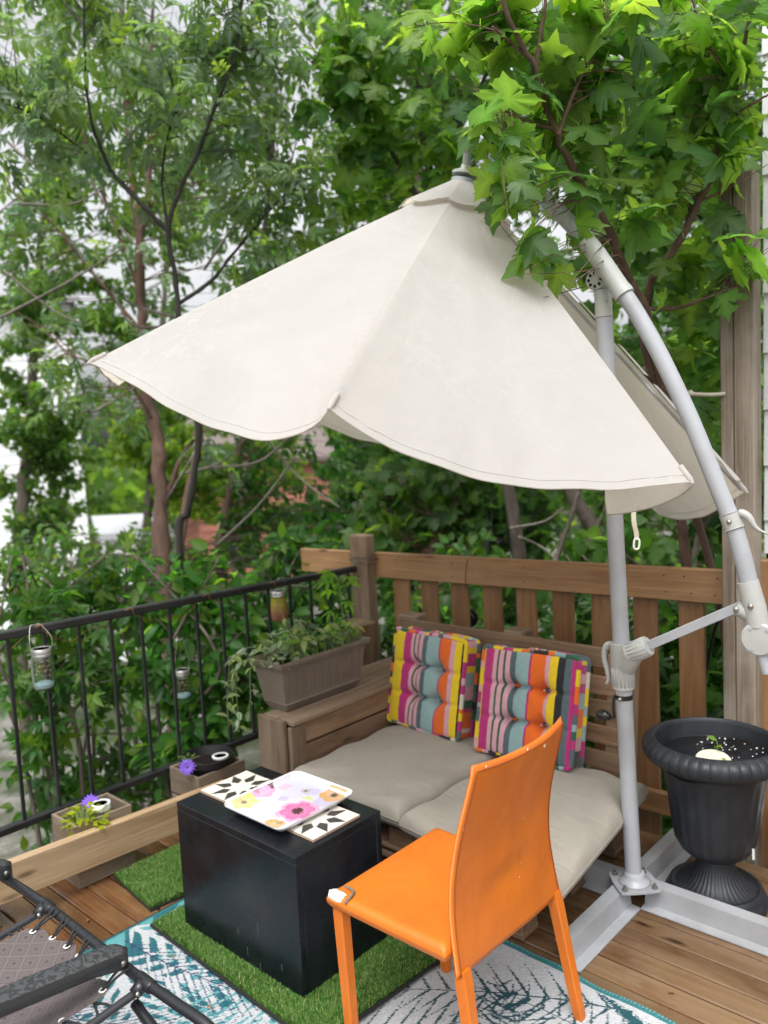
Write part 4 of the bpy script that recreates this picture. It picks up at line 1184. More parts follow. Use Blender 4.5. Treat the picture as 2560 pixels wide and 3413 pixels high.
part('crank_handle', *merge(tube(smooth_path([pole_at(0.76) - AE * 0.032 + AN * .01, pole_at(0.72) - AE * 0.036 + AN * .012, pole_at(0.682) - AE * 0.034 + AN * .012, kp + AE * 0.03], 10), 0.005, 8)), M_BPLAS, umb, True)
part('crank_knob', *lathe([(0, -0.024), (0.012, -0.022), (0.019, -0.012), (0.021, 0.0), (0.019, 0.012), (0.012, 0.022), (0.007, 0.03), (0, 0.03)], 18, kp, AE), plain('gloss_black', (0.008, 0.008, 0.009), 0.12), umb, True)
# elbow joint at the low end of the arm
jc = ap(0.468, 1.035, 0.075)
part('joint_socket', *tube([ap(0.432, 1.205, .055), ap(0.452, 1.13, .055), ap(0.462, 1.07, .055)], [0.0315, 0.0325, 0.0335], 22), M_UPLAS, umb, True, sharp=50)
jd = part('joint_disc', *lathe([(0, 0.012), (0.046, 0.010), (0.051, 0.005), (0.052, -0.03), (0.046, -0.045), (0, -0.045)], 36, jc, AN), M_UPLAS, umb, True, sharp=40)
for a in (0.9, 2.2, 4.2):
    part('disc_plug', *lathe([(0, .0015), (.0055, .001), (.006, -.002)], 10, jc + AN * 0.0108 + 0.038 * (math.cos(a) * AE + math.sin(a) * V3(0, 0, 1)), AN), M_UGREY, jd)
part('joint_ear', *merge(tube([ap(0.402, 1.119, 0.05), ap(0.45, 1.10, 0.055)], [0.024, 0.026], 10)), M_UPLAS, umb, True)
for q in (ap(0.403, 1.119, 0.075), ap(0.448, 1.135, 0.09)):
    part('joint_bolt', *lathe([(0, .005), (.005, .0045), (.008, .002), (.009, 0)], 8, q, AN), M_BOLT, umb, True)
part('arm_tail', *tube([ap(0.470, 1.0, .06), ap(0.49, 0.93, .06)], 0.018, 12), M_UGREY, umb, True, sharp=50)
# clamp on the arm with its lever
cpt = apath[int(np.argmin(np.abs(apath[:, 2] - 1.385)))]
ctan = ap(0.403, 1.34, .055) - ap(0.362, 1.455, .055); ctan /= np.linalg.norm(ctan)
part('arm_clamp', *tube([cpt - ctan * 0.024, cpt - ctan * 0.022, cpt + ctan * 0.022, cpt + ctan * 0.024], [0.0315, 0.0295, 0.0295, 0.0315], 22), M_UPLAS, umb, True, sharp=40)
part('clamp_lever', *tube(smooth_path([cpt - ctan * 0.03 + AE * 0.03, cpt - ctan * 0.015 + AE * 0.052, cpt + ctan * 0.02 + AE * 0.062, cpt + ctan * 0.04 + AE * 0.09], 10), [0.010, 0.013, 0.013, 0.012, 0.011, 0.009, 0.007, 0.005, 0.003, 0.002], 8), M_UPLAS, umb, True)
part('clamp_screw', *lathe([(0, .005), (.006, .004), (.008, 0)], 8, cpt + AN * 0.029, AN), M_BOLT, umb, True)

# canopy
A0 = V3(-1.813, 2.496, 2.612)
TIP = [V3(-2.267, 1.207, 1.956), V3(-3.008, 1.771, 2.025), V3(-3.151, 2.688, 1.925), V3(-2.613, 3.421, 1.715), V3(-1.708, 3.541, 1.518), V3(-.967, 2.977, 1.449), V3(-.824, 2.06, 1.548), V3(-1.363, 1.326, 1.758)]
def depth_of(p): return float((p - CAM) @ fwd)
TIP[0] = at(297, 1210, depth_of(TIP[0])); TIP[7] = at(1098, 1360, depth_of(TIP[7])); TIP[6] = at(2306, 1608, depth_of(TIP[6])); TIP[5] = at(2488, 1640, depth_of(TIP[5]))
UPX = V3(.194, .136, .972)
def panel(i, j, sag, a=1.0, b=1.0, s0=0.02, s1=1.0, t0=0.0, t1=1.0, nu=34, nv=34, bulge=0.0, lift=0.0, hem=0.0, ph=0.0, rib_bow=0.012):
    S = np.linspace(s0, s1, nu); T = np.linspace(t0, t1, nv)
    S_, T_ = np.meshgrid(S, T, indexing='ij')
    d = (1 - T_)[..., None] * (TIP[i] - A0) + T_[..., None] * (TIP[j] - A0)
    P = A0 + S_[..., None] * d
    tm = a / (a + b); nrm_ = tm ** a * (1 - tm) ** b
    sh = (T_ ** a) * ((1 - T_) ** b) / nrm_
    down = V3(0, 0, -1)
    P = P + down * (sag * S_ ** 2.6 * sh)[..., None]
    # gentle folds running down from the ribs
    fold = 0.0025 * np.sin(T_ * 17 + ph + 4 * S_) * S_ ** 2 * np.sin(T_ * math.pi) + 0.002 * np.sin(T_ * 31 - 6 * S_ + ph) * S_ * np.sin(T_ * math.pi)
    # creases pulled out of the two corners
    for tc_, sg_ in ((T_, 1), (1 - T_, -1)):
        rr_ = np.hypot((1 - S_) * 1.5, tc_); th_ = np.arctan2(tc_, (1 - S_) * 1.5 + 1e-6)
        fold = fold + 0.008 * np.sin(th_ * 17 + ph) * np.exp(-rr_ / 0.22) * np.clip(rr_ / .06, 0, 1) * np.sin(np.clip(th_, 0, 1.57) * 2)
    P = P + UPX * (fold + lift + rib_bow * np.sin(S_ * math.pi))[..., None]
    return P
def sheet(P):
    nu, nv = P.shape[:2]
    return P.reshape(-1, 3), gridF(nu, nv)
M_THREAD = plain('seam_thread', (0.44, 0.42, 0.39), 0.8)
pan = {}
spec = {(0, 7): (0.115, 1.5, 0.75), (7, 6): (0.098, 0.85, 1.15), (1, 0): (0.07, 0.8, 1.8), (2, 1): (0.12, 1, 1), (3, 2): (0.15, 1, 1), (4, 3): (0.15, 1, 1), (5, 4): (0.19, 1.1, 0.75)}
for (i, j), (sg, a, b) in spec.items():
    P = panel(i, j, sg, a, b, ph=i * 1.7)
    o = part('canopy_panel', *sheet(P), M_CAN, umb, True, False)
    pan[i, j] = P
    hemp = P[-1]
    part('hem', *tube(hemp + UPX * 0.001, 0.0026, 6), M_CAN, o, True)
    part('hem_stitch', *tube(P[-2] * .55 + P[-1] * .45 + UPX * 0.0008, 0.0009, 4), M_THREAD, o, True)
# the panel by the pole is split open: a flap folded in at one rib, velcro tabs along the other
a_, b_ = TIP[6], A0 + 0.70 * (TIP[6] - A0)
q_ = [TIP[6], at(2300, 1642, depth_of(TIP[6]) + 0.02), at(2180, 1690, 2.62), at(2042, 1722, 2.78), at(2035, 1640, 2.85), at(2025, 1560, 2.9)]
n = 12
Pf = np.zeros((n, 8, 3))
topline = smooth_path([at(2026, 1590, 2.60), at(2110, 1590, 2.46), at(2200, 1594, 2.30), TIP[6] + V3(-.004, .01, -.004)], n)
hemline = smooth_path([at(2026, 1716, 2.59), at(2090, 1708, 2.49), at(2180, 1688, 2.33), at(2270, 1650, 2.16), TIP[6] + V3(0, 0, -0.008)], n)
for k in range(8):
    t = k / 7
    Pf[:, k] = topline * (1 - t) + hemline * t + V3(-0.02, 0.02, 0) * math.sin(t * math.pi)
o = part('canopy_flap', *sheet(Pf), M_CAN, umb, True, False)
part('hem', *tube(hemline, 0.0032, 6), M_CAN, o, True)
for s0, s1, w in ((0.36, 0.50, 0.16), (0.565, 0.66, 0.12), (0.69, 0.79, 0.12), (0.82, 0.98, 0.12)):
    P = panel(5, 6, 0.0, s0=s0, s1=s1, t0=0.004, t1=w, nu=8, nv=5, lift=0.014)
    part('velcro_tab', *sheet(P), M_CAN, umb, True, False)
# vent cap
for (i, j) in [(0, 7), (7, 6), (6, 5), (5, 4), (4, 3), (3, 2), (2, 1), (1, 0)]:
    P = panel(i, j, 0.0, s0=0.015, s1=0.172, nu=10, nv=16, lift=0.020, rib_bow=0.0)
    S_ = np.linspace(0, 1, 10)[:, None]; T_ = np.linspace(0, 1, 16)[None]
    P = A0 + UPX * .02 + (P - A0 - UPX * .02) * (1 + 0.085 * np.sin(T_ * math.pi) + 0.05 * S_ ** 2 * np.sin(T_ * math.pi * 2 + i * 1.9))[..., None] + UPX * (0.012 * S_ - 0.004 * S_ ** 2 * np.sin(T_ * math.pi) + 0.014 * S_ ** 3 * np.sin(T_ * math.pi) * math.sin(i * 2.7))[..., None]
    o = part('vent_cap', *sheet(P), M_CAN, umb, True, False)
    part('hem', *tube(P[-1], 0.0028, 5), M_CAN, o, True)
for k in range(8):
    r0 = A0 + 0.03 * (TIP[k] - A0) - UPX * 0.02
    mid = A0 + 0.5 * (TIP[k] - A0) - UPX * 0.012 + UPX * 0.012
    part('rib', *tube(smooth_path([r0, mid - UPX * 0.012, A0 + 0.985 * (TIP[k] - A0) - UPX * 0.010], 10), 0.0055, 8), M_UGREY, umb, True)
for k in (0, 7, 6, 5):                                   # sewn pockets at the rib ends
    e_ = (TIP[k] - A0) / np.linalg.norm(TIP[k] - A0)
    part('tip_pocket', *tube([TIP[k] - e_ * 0.055 + UPX * .002, TIP[k] - e_ * 0.01 + UPX * .002, TIP[k] + e_ * 0.006], [0.008, 0.008, 0.004], 8), M_CAN, umb, True, sharp=60)
part('hub', *lathe([(0.046, 0.016), (0.046, 0.026), (0.036, 0.031), (0.020, 0.036), (0.018, 0.052), (0, 0.054)], 24, A0, UPX), M_UPLAS, umb, True, sharp=40)
part('inner_hub', *lathe([(0, -0.30), (0.022, -0.30), (0.024, -0.05), (0.045, -0.04), (0.045, 0.0), (0.0, 0.0)], 18, A0, UPX), M_UGREY, umb, True, sharp=40)
fin = ap(-0.482, 2.755, 0.055); ht = A0 + UPX * 0.05
part('finial_bracket', *merge(tube([ht, ht + (fin - ht) * 0.5], [0.015, 0.012], 8), tube([ht + (fin - ht) * 0.5, fin], [0.016, 0.02], 10)), M_UPLAS, umb, True, sharp=40)
part('finial_bolt', *lathe([(0, .004), (.006, .003), (.008, 0)], 8, ht + (fin - ht) * 0.4 + AN * 0.02, AN), M_BOLT, umb, True)
# tie strap
M_STRAP = plain('strap_webbing', (0.50, 0.44, 0.35), 0.85, 0, 0.12, 200, 0.3)
sp_ = [at(2112, 1700, 2.7), at(2113, 1740, 2.69), at(2121, 1775, 2.69), at(2122, 1800, 2.69)]
V = []
for p in smooth_path(sp_, 8):
    for s_ in (-1, 1): V.append(p + rgt * 0.008 * s_)
strap = part('tie_strap', V, [(2 * i, 2 * i + 1, 2 * i + 3, 2 * i + 2) for i in range(7)], M_STRAP, umb, False, False)
part('buckle', *tube(smooth_path([at(2114, 1798, 2.685), at(2113, 1824, 2.685), at(2121, 1831, 2.685), at(2130, 1824, 2.685), at(2130, 1798, 2.685), at(2114, 1798, 2.685)], 20), 0.0035, 6, False), plain('white_buckle', (0.75, 0.74, 0.70), 0.4), strap, True)

# ================================================================== urn
M_URN = plain('charcoal_resin', (0.012, 0.015, 0.020), 0.48, 0, 0.2, 160, 0.25, 0.45, ((0.022, 0.026, 0.031), 0.8))
UC = V3(-1.026, 2.762, 0.0)
urn = thing('urn_planter', 'large charcoal pedestal urn with ribbed rim beside the umbrella pole', 'planter', tuple(UC))
NB = 120
def rimrip(i, r, z, a):
    if not (3 <= i <= 9): return r
    k = (a * 44 / (2 * math.pi)) % 1.0
    return r + 0.0045 * (abs(math.sin(k * math.pi)) ** 0.55 - 0.8)
rimp = [(0.19, 0.528), (0.206, 0.522), (0.219, 0.524), (0.230, 0.530), (0.238, 0.541), (0.241, 0.555), (0.239, 0.569), (0.232, 0.580), (0.222, 0.588), (0.214, 0.591), (0.207, 0.5945), (0.200, 0.596), (0.196, 0.592), (0.192, 0.58), (0.187, 0.545), (0.1845, 0.538), (0.182, 0.50)]
part('rim', *lathe(rimp, 44 * 8, UC, None, rimrip), M_URN, urn, True)
def bodyrip(i, r, z, a):
    return r + (0.0016 * math.sin(a * 24) if 3 <= i <= 8 else 0)
body = [(0.188, 0.53), (0.181, 0.51), (0.175, 0.49), (0.166, 0.45), (0.158, 0.40), (0.151, 0.34), (0.144, 0.28), (0.134, 0.235), (0.116, 0.20), (0.09, 0.178), (0.068, 0.168), (0.062, 0.163)]
part('bowl', *lathe(body, 144, UC, None, bodyrip), M_URN, urn, True)
def footrip(i, r, z, a):
    k = (a * 40 / (2 * math.pi)) % 1.0
    return r + (0.004 * (abs(math.sin(k * math.pi)) ** 0.7 - 0.5) * (r / 0.14) if 2 <= i <= 7 else 0)
foot = [(0.062, 0.166), (0.061, 0.155), (0.064, 0.14), (0.072, 0.118), (0.085, 0.096), (0.103, 0.078), (0.120, 0.068), (0.132, 0.062), (0.137, 0.061), (0.141, 0.066), (0.147, 0.067), (0.154, 0.062), (0.160, 0.050), (0.162, 0.041), (0.167, 0.037), (0.171, 0.028), (0.172, 0.014), (0.169, 0.002), (0.15, 0.001)]
part('foot', *lathe(foot, 240, UC, None, footrip), M_URN, urn, True)
# potting soil
n = 44
sv = []
for i in range(n):
    for j in range(n):
        a = j / n * 2 * math.pi; r = 0.183 * i / (n - 1)
        sv.append((UC[0] + r * math.cos(a), UC[1] + r * math.sin(a), 0.515 + 0.010 * math.sin(r * 40 + a * 2) * math.cos(a * 3) + rng.normal(0, 0.0025) + 0.02 * (r * math.sin(a + 0.5) / 0.18)))
F = [(i * n + j, i * n + (j + 1) % n, (i + 1) * n + (j + 1) % n, (i + 1) * n + j) for i in range(n - 1) for j in range(n)]
M_SOIL = plain('potting_soil', (0.010, 0.007, 0.005), 0.95, 0, 0.6, 160, 0.9, 0.2, None, 0, 0.004)
soil = part('potting_soil', sv, F, M_SOIL, None, False, False, base=(UC[0], UC[1], 0.5))
props(soil, 'dark potting soil with white perlite in the urn', 'soil', kind='stuff')
fl_ = []
for i in range(90):
    a, r = rng.uniform(0, 6.28), 0.178 * math.sqrt(rng.uniform(0, 1))
    c = (UC[0] + r * math.cos(a), UC[1] + r * math.sin(a), 0.527 + 0.02 * (r * math.sin(a + .5) / 0.18) + 0.008 * math.sin(r * 40 + a * 2) * math.cos(a * 3))
    s_ = rng.uniform(0.0012, 0.0032)
    V_, F_ = cbox(s_, s_ * rng.uniform(.6, 1), s_ * .8, s_ * 0.3)
    fl_.append((V_ + np.array(c), F_))
pz = part('perlite', *merge(*fl_), plain('perlite', (0.72, 0.70, 0.66), 0.9), soil)
pz['kind'] = 'stuff'
CUPC = gz(2378, 2537, 0.545)
cup = part('cream_cup', *lathe([(0.050, -0.03), (0.054, -0.006), (0.0575, 0.0), (0.058, 0.006), (0.0555, 0.0085), (0.05, 0.0075), (0.0, 0.0065)], 40, CUPC, (0.12, -0.20, 1)), plain('cream_ceramic', (0.64, 0.60, 0.52), 0.4), None, True, sharp=50)
props(cup, 'round cream pot lid lying on the soil of the urn', 'lid')
# plant tag by the urn
tg = V3(*gz(2516, 2795, 0.2))
tagp = UC + V3(0.150, -0.020, 0.24)
tgo = part('plant_tag', *wbox(-0.892, -0.884, 2.735, 2.7365, 0.205, 0.245, 0.0004), plain('tag_white', (0.7, 0.72, 0.7), 0.5), None)
props(tgo, 'small white plant tag stuck against the side of the urn', 'tag')
sp = merge(tube([(-0.86, 2.905, 0.004), (-0.82, 2.95, 0.004)], 0.0022, 6), lathe([(0, -.001), (.006, 0), (.008, .002), (.005, .003), (0, .0025)], 12, (-0.865, 2.90, 0.003)))
props(part('plastic_spoon', *sp, plain('white_plastic', (0.75, 0.75, 0.73), 0.4), None, True), 'tiny white plastic spoon lying on the deck behind the urn', 'spoon')

# ================================================================== crates with pots along the open side
def crate(label, x0, x1, y0, y1, h, group='wooden planter crates behind the long timber'):
    c = thing('planter_crate', label, 'crate', ((x0 + x1) / 2, (y0 + y1) / 2, 0.002), group)
    t = 0.013
    hh = (h - 0.012) / 2
    for k in range(2):
        z = 0.002 + hh / 2 + k * (hh + 0.012)
        plank('slat', (x1 - t / 2, y0, z), (x1 - t / 2, y1, z), hh, t, M_CRATE, c, up=(1, 0, 0), b=0.002)
        plank('slat', (x0 + t / 2, y0, z), (x0 + t / 2, y1, z), hh, t, M_CRATE, c, up=(1, 0, 0), b=0.002)
        plank('slat', (x0 + t, y0 + t / 2, z), (x1 - t, y0 + t / 2, z), hh, t, M_CRATE, c, up=(0, 1, 0), b=0.002)
        plank('slat', (x0 + t, y1 - t / 2, z), (x1 - t, y1 - t / 2, z), hh, t, M_CRATE, c, up=(0, 1, 0), b=0.002)
    for x in (x0 + 0.022, x1 - 0.022):
        for y in (y0 + 0.022, y1 - 0.022):
            plank('corner_post', (x, y, 0.004), (x, y, h - 0.02), 0.016, 0.016, M_CRATE, c, up=(1, 0, 0), b=0.002)
    plank('crate_floor', (x0 + t, (y0 + y1) / 2, 0.012), (x1 - t, (y0 + y1) / 2, 0.012), y1 - y0 - 2 * t - 0.002, 0.012, M_CRATE, c)
    return c
crate('wooden crate holding yellow green leaves and a white lidded jar', -3.135, -2.945, 1.362, 1.608, 0.252)
crate('wooden crate holding a wide black pot beside the cube table', -3.168, -2.945, 1.93, 2.185, 0.245)
crate('wooden crate with a black pot at the near end of the timber', -3.135, -2.945, 0.815, 1.068, 0.252)
crate('wooden crate half hidden between the railing and the sofa arm', -3.13, -2.94, 2.5, 2.74, 0.30)
M_POT = plain('black_nursery_pot', (0.012, 0.012, 0.013), 0.42)
def npot(label, c, r, z0, z1):
    p = thing('nursery_pot', label, 'pot', (c[0], c[1], z0), 'black pots in the crates')
    part('shell', *lathe([(r * 0.78, z0), (r * 0.95, z1 - 0.03), (r * 0.96, z1 - 0.028), (r * 1.03, z1 - 0.026), (r * 1.05, z1), (r * 1.0, z1 + 0.001), (r * 0.93, z1 - 0.03), (r * 0.88, z1 - 0.05)], 40, (c[0], c[1], 0)), M_POT, p, True, sharp=40)
    part('soil', *lathe([(r * 0.92, z1 - 0.04), (r * .5, z1 - 0.035), (0, z1 - 0.037)], 24, (c[0], c[1], 0)), M_SOIL, p)
    return p
npot('wide black pot with a purple daisy in the crate near the cube table', (-3.056, 2.058), 0.116, 0.022, 0.285)
npot('black pot in the crate at the near end of the timber', (-3.045, 0.94), 0.083, 0.022, 0.272)
M_LIDW = plain('white_enamel', (0.70, 0.71, 0.70), 0.35)
M_DKG = plain('solar_panel', (0.02, 0.022, 0.026), 0.15)
M_ZINC = plain('zinc_lid', (0.50, 0.50, 0.48), 0.32, 0.85, 0.12, 60, 0.05)
def glass_mat(name, col, rough=0.05, alpha=0.75, ior=1.45):
    m, t, p = newmat(name)
    p.inputs['Base Color'].default_value = (*col, 1)
    p.inputs['Transmission Weight'].default_value = 1.0
    p.inputs['Roughness'].default_value = rough
    p.inputs['IOR'].default_value = ior
    v = coords(t)
    bump(t, p, noise(t, v, 60, 2), 0.2, 0.002)
    return m
M_GLASS = glass_mat('clear_glass', (0.92, 0.97, 0.95))
def small_light(label, c, z0, r, h):
    p = thing('solar_jar', label, 'jar', (c[0], c[1], z0), 'white lidded jars in the planters')
    part('glass', *lathe([(r * 0.8, z0), (r * 0.92, z0 + 0.006), (r * 0.92, z0 + h * .7), (r * 0.8, z0 + h * .8)], 24, (c[0], c[1], 0)), M_GLASS, p, True)
    lid = part('lid', *lathe([(r * 0.85, z0 + h * .8), (r * 1.02, z0 + h * .81), (r * 1.05, z0 + h * .97), (r, z0 + h), (r * .78, z0 + h), (r * .76, z0 + h - .006)], 28, (c[0], c[1], 0)), M_LIDW, p, True, sharp=50)
    part('solar_cell', *lathe([(r * .77, z0 + h - 0.004), (0, z0 + h - 0.004)], 20, (c[0], c[1], 0)), M_DKG, lid)
small_light('white lidded solar jar among yellow green leaves in the crate', (-3.02, 1.515), 0.14, 0.037, 0.135)
small_light('white lidded solar jar inside the wide black pot', (-2.99, 2.085), 0.2455, 0.036, 0.045)

# ================================================================== long planter on the ledge
M_TERRA = plain('taupe_plastic', (0.15, 0.12, 0.096), 0.6, 0, 0.12, 60, 0.12, 0.4, ((0.2, 0.17, 0.14), 0.5))
lp = thing('long_planter', 'long taupe plastic planter box on the sofa ledge by the railing', 'planter', (-2.67, 2.43, 0.5455))
ZB, ZT = 0.5465, 0.770
YA, YB = 2.135, 2.615
def pring(z, xa, xb, ya, yb): return [(xa, ya, z), (xb, ya, z), (xb, yb, z), (xa, yb, z)]
rings = [pring(ZB, -2.712, -2.602, YA + 0.03, YB - 0.03), pring(ZB + 0.035, -2.732, -2.578, YA + 0.012, YB - 0.012), pring(ZB + 0.042, -2.728, -2.583, YA + 0.012, YB - 0.012), pring(ZT - 0.025, -2.752, -2.565, YA - 0.012, YB + 0.012), pring(ZT - 0.022, -2.768, -2.55, YA - 0.028, YB + 0.028), pring(ZT, -2.772, -2.546, YA - 0.032, YB + 0.032), pring(ZT + 0.002, -2.765, -2.553, YA - 0.025, YB + 0.025), pring(ZT - 0.01, -2.748, -2.57, YA - 0.008, YB + 0.008), pring(ZT - 0.06, -2.745, -2.573, YA - .005, YB + .005)]
V = [p for r in rings for p in r]
F = [(4 * i + k, 4 * i + (k + 1) % 4, 4 * i + 4 + (k + 1) % 4, 4 * i + 4 + k) for i in range(len(rings) - 1) for k in range(4)] + [(0, 1, 2, 3)]
shell = part('shell', V, F, M_TERRA, lp)
part('soil', [(-2.746, YA - .004, ZT - 0.05), (-2.572, YA - .004, ZT - 0.05), (-2.572, YB + .004, ZT - 0.05), (-2.746, YB + .004, ZT - 0.05)], [(0, 1, 2, 3)], M_SOIL, lp, fix=False)
def arch(yc, w):
    pts = []
    for z in np.linspace(ZB + 0.06, ZT - 0.055, 5): pts.append((yc - w / 2, z))
    for a in np.linspace(math.pi, 0, 7): pts.append((yc + w / 2 * math.cos(a), ZT - 0.055 + 0.018 * math.sin(a)))
    for z in np.linspace(ZT - 0.055, ZB + 0.06, 5): pts.append((yc + w / 2, z))
    xf = lambda z: -2.583 + (z - (ZB + 0.042)) / (ZT - 0.025 - ZB - 0.042) * 0.018 + 0.0008
    return [(xf(z), y, z) for y, z in pts]
for k in range(9):
    part('arch_moulding', *tube(arch(YA + 0.045 + k * 0.0487, 0.034), 0.0013, 5), M_TERRA, shell, True)
for k in range(46):
    y = YA + 0.01 + k * (YB - YA - 0.02) / 45
    part('rim_bead', *lathe([(0, -.004), (.004, -.002), (.005, .001), (.003, .004), (0, .005)], 6, (-2.5468, y, ZT - 0.010)), M_TERRA, shell)

# ================================================================== hanging jars
M_WIRE = plain('bright_wire', (0.55, 0.55, 0.52), 0.35, 0.8)
M_COPPER = plain('copper_wire', (0.50, 0.24, 0.07), 0.35, 0.6)
M_BEAD = bpy.data.materials.new('warm_led'); M_BEAD.use_nodes = True
pb = M_BEAD.node_tree.nodes['Principled BSDF']; pb.inputs['Base Color'].default_value = (0.95, 0.85, 0.6, 1); pb.inputs['Roughness'].default_value = 0.3
def grad_glass():
    m, t, p = newmat('yellow_pink_glass')
    tc = N(t, 'TexCoord'); sx = N(t, 'SeparateXYZ')
    t.links.new(tc.outputs['Object'], sx.inputs[0])
    mr = N(t, 'MapRange', in_From_Min=0.0, in_From_Max=0.12)
    t.links.new(sx.outputs['Z'], mr.inputs[0])
    c = ramp(t, mr.outputs[0], [(0.0, (0.42, 0.16, 0.13)), (0.45, (0.40, 0.20, 0.09)), (0.8, (0.42, 0.36, 0.03))])
    t.links.new(c, p.inputs['Base Color']); p.inputs['Roughness'].default_value = 0.22; p.inputs['Transmission Weight'].default_value = 0.45
    vo = N(t, 'TexVoronoi', in_Scale=110.0); t.links.new(coords(t, (1, 1, 0.7)), vo.inputs['Vector'])
    bump(t, p, vo.outputs['Distance'], 0.8, 0.004)
    return m
def jar(label, c, ztop, zbot, r, kind, hang):
    z0, h = zbot, ztop - zbot
    root = thing('hanging_jar', label, 'jar', (c[0], c[1], z0), 'glass jars hung outside the railing')
    q = (c[0], c[1], z0)
    if kind == 'mason':
        pr_ = [(0, 0), (r * .86, 0.0), (r * .97, 0.008), (r, 0.03), (r, h * .40), (r * .97, h * .44), (r * 1.0, h * .47), (r * 1.0, h * .72), (r * .9, h * .80), (r * .82, h * .84)]
        inner = [(a - 0.003 if a > 0.004 else 0, z + 0.004 if z < 0.01 else z) for a, z in pr_[::-1]]
        part('glass', *lathe(pr_ + inner, 32, q), M_GLASS, root, True)
        part('blue_gravel', *lathe([(0, .006), (r * .8, .006), (r * .9, .012), (r * .9, .022), (r * .5, .028), (0, .024)], 18, q), plain('blue_gravel', (0.42, 0.58, 0.62), 0.6, 0, .4, 200, .8) if 'blue_gravel' not in bpy.data.materials else bpy.data.materials['blue_gravel'], root)
        cp = [(c[0] + r * .62 * math.cos(t), c[1] + r * .62 * math.sin(t), z0 + h * (.80 - .055 * t / 3)) for t in np.linspace(0, 26, 90)]
        part('light_string', *tube(cp, 0.0007, 4), M_COPPER, root)
        for i in range(0, 90, 4):
            part('led_bead', *lathe([(0, -.003), (.0028, 0), (0, .003)], 6, cp[i]), M_BEAD, root, True)
    else:
        pr_ = [(0, 0), (r * .75, 0.0), (r * .98, 0.012), (r * 1.12, 0.04), (r * 1.08, h * .42), (r * .92, h * .64), (r * .8, h * .80), (r * .80, h * .84)]
        part('glass', *lathe(pr_, 40, q), grad_glass(), root, True)
    lid = part('lid', *lathe([(r * .86, h * .82), (r * .90, h * .825), (r * .90, h * .86), (r * .86, h * .875), (r * .94, h * .885), (r * .94, h * .985), (r * .9, h), (r * .74, h), (r * .72, h - .004)], 32, q), M_ZINC, root, True, sharp=45)
    part('solar_cell', *lathe([(r * .73, h - .003), (0, h - .003)], 20, q), M_DKG, lid)
    d = V3(0, 1, 0)
    a_ = V3(*c, z0) + d * r * 0.92 + V3(0, 0, h * .9); b_ = V3(*c, z0) - d * r * .92 + V3(0, 0, h * .9)
    k_ = V3(hang[0], (c[1] + hang[1]) / 2, hang[2])
    part('hanger', *tube(smooth_path([a_, a_ + d * 0.006 + V3(0, 0, .05), k_ + d * 0.02, k_, k_ - d * .02, b_ - d * .004 + V3(0, 0, .05), b_], 30), 0.0013, 5), M_WIRE, root, True)
    return root
jar('clear jar of lights with zinc lid hung on the railing near the recliner', (XR + 0.052, 1.388), 0.925, 0.762, 0.0425, 'mason', (XR + 0.018, 1.388, rail_z(1.388) + 0.004))
jar('yellow to pink textured glass jar hung on the railing above the long planter', (XR - 0.055, 2.70), 0.915, 0.752, 0.043, 'grad', (XR - 0.02, 2.70, rail_z(2.70) + 0.004))
j3 = gX(607, 2231, -3.75)
jar('small clear jar of lights hanging in the shrubs beyond the railing', (j3[0], j3[1]), j3[2], j3[2] - 0.16, 0.043, 'mason', (j3[0], j3[1], j3[2] + 0.16))
# copper light wire drooping along the railing
wpts = []
yk = 1.0
while yk < 3.2:
    wpts.append((XR + 0.024, yk, rail_z(yk) + 0.003)); wpts.append((XR + 0.028, yk + 0.02, rail_z(yk) - 0.03))
    for t in (0.3, 0.5, 0.7):
        wpts.append((XR + 0.02 * (0.5 - t), yk + 0.02 + 0.36 * t, rail_z(yk) - 0.06 - random.uniform(0, 0.045)))
    yk += 0.40
o = part('fairy_light_wire', *tube(smooth_path(wpts, len(wpts) * 6), 0.0009, 5), M_COPPER, None, True)
props(o, 'thin copper fairy light wire looped along the black top rail', 'light wire')
# black cable and round reel beyond the fence
cb = tube(smooth_path([gY(2395, 2060, 3.4), gY(2370, 2150, 3.42), gY(2340, 2330, 3.4), gY(2330, 2480, 3.42), gY(2320, 2600, 3.42)], 20), 0.007, 8)
props(part('black_cable', *cb, M_BPLAS, None, True), 'black cable hanging behind the fence pickets near the urn', 'cable')
rc0 = gY(1563, 2060, 3.46)
rl = thing('cable_reel', 'small round black reel behind the fence above the striped pillow', 'reel', tuple(rc0))
part('disc', *lathe([(0, .02), (.03, .02), (.035, .012), (.05, .012), (.053, 0.0), (.05, -.012), (0, -.012)], 28, rc0, (0.3, -1, 0.1)), M_BPLAS, rl, True, sharp=40)
part('hub_label', *lathe([(0, .022), (.012, .0215), (.012, .018)], 14, rc0, (0.3, -1, 0.1)), plain('red_label', (0.35, 0.03, 0.02), 0.5), rl)

# ================================================================== folding recliner
M_TUBE = plain('black_tube', (0.013, 0.014, 0.017), 0.3, 0, 0.2, 50, 0.04, 0.5)
def scroll_mat():
    m, t, p = newmat('scrolled_resin')
    sx = N(t, 'SeparateXYZ'); nn_ = N(t, 'TexCoord'); t.links.new(nn_.outputs['Normal'], sx.inputs[0])
    w = N(t, 'TexWave', wave_type='RINGS', in_Scale=40.0, in_Distortion=12.0, in_Detail=1.0)
    t.links.new(coords(t, rnd=False), w.inputs['Vector'])
    f = math_(t, 'MULTIPLY', ramp(t, w.outputs['Fac'], [(0.45, 0.0), (0.6, 1.0)]), ramp(t, sx.outputs['Z'], [(0.75, 0.0), (0.9, 1.0)]))
    t.links.new(mixc(t, f, (0.03, 0.032, 0.035), (0.06, 0.064, 0.07)), p.inputs['Base Color'])
    p.inputs['Roughness'].default_value = 0.35
    bump(t, p, f, 0.6, 0.002)
    return m
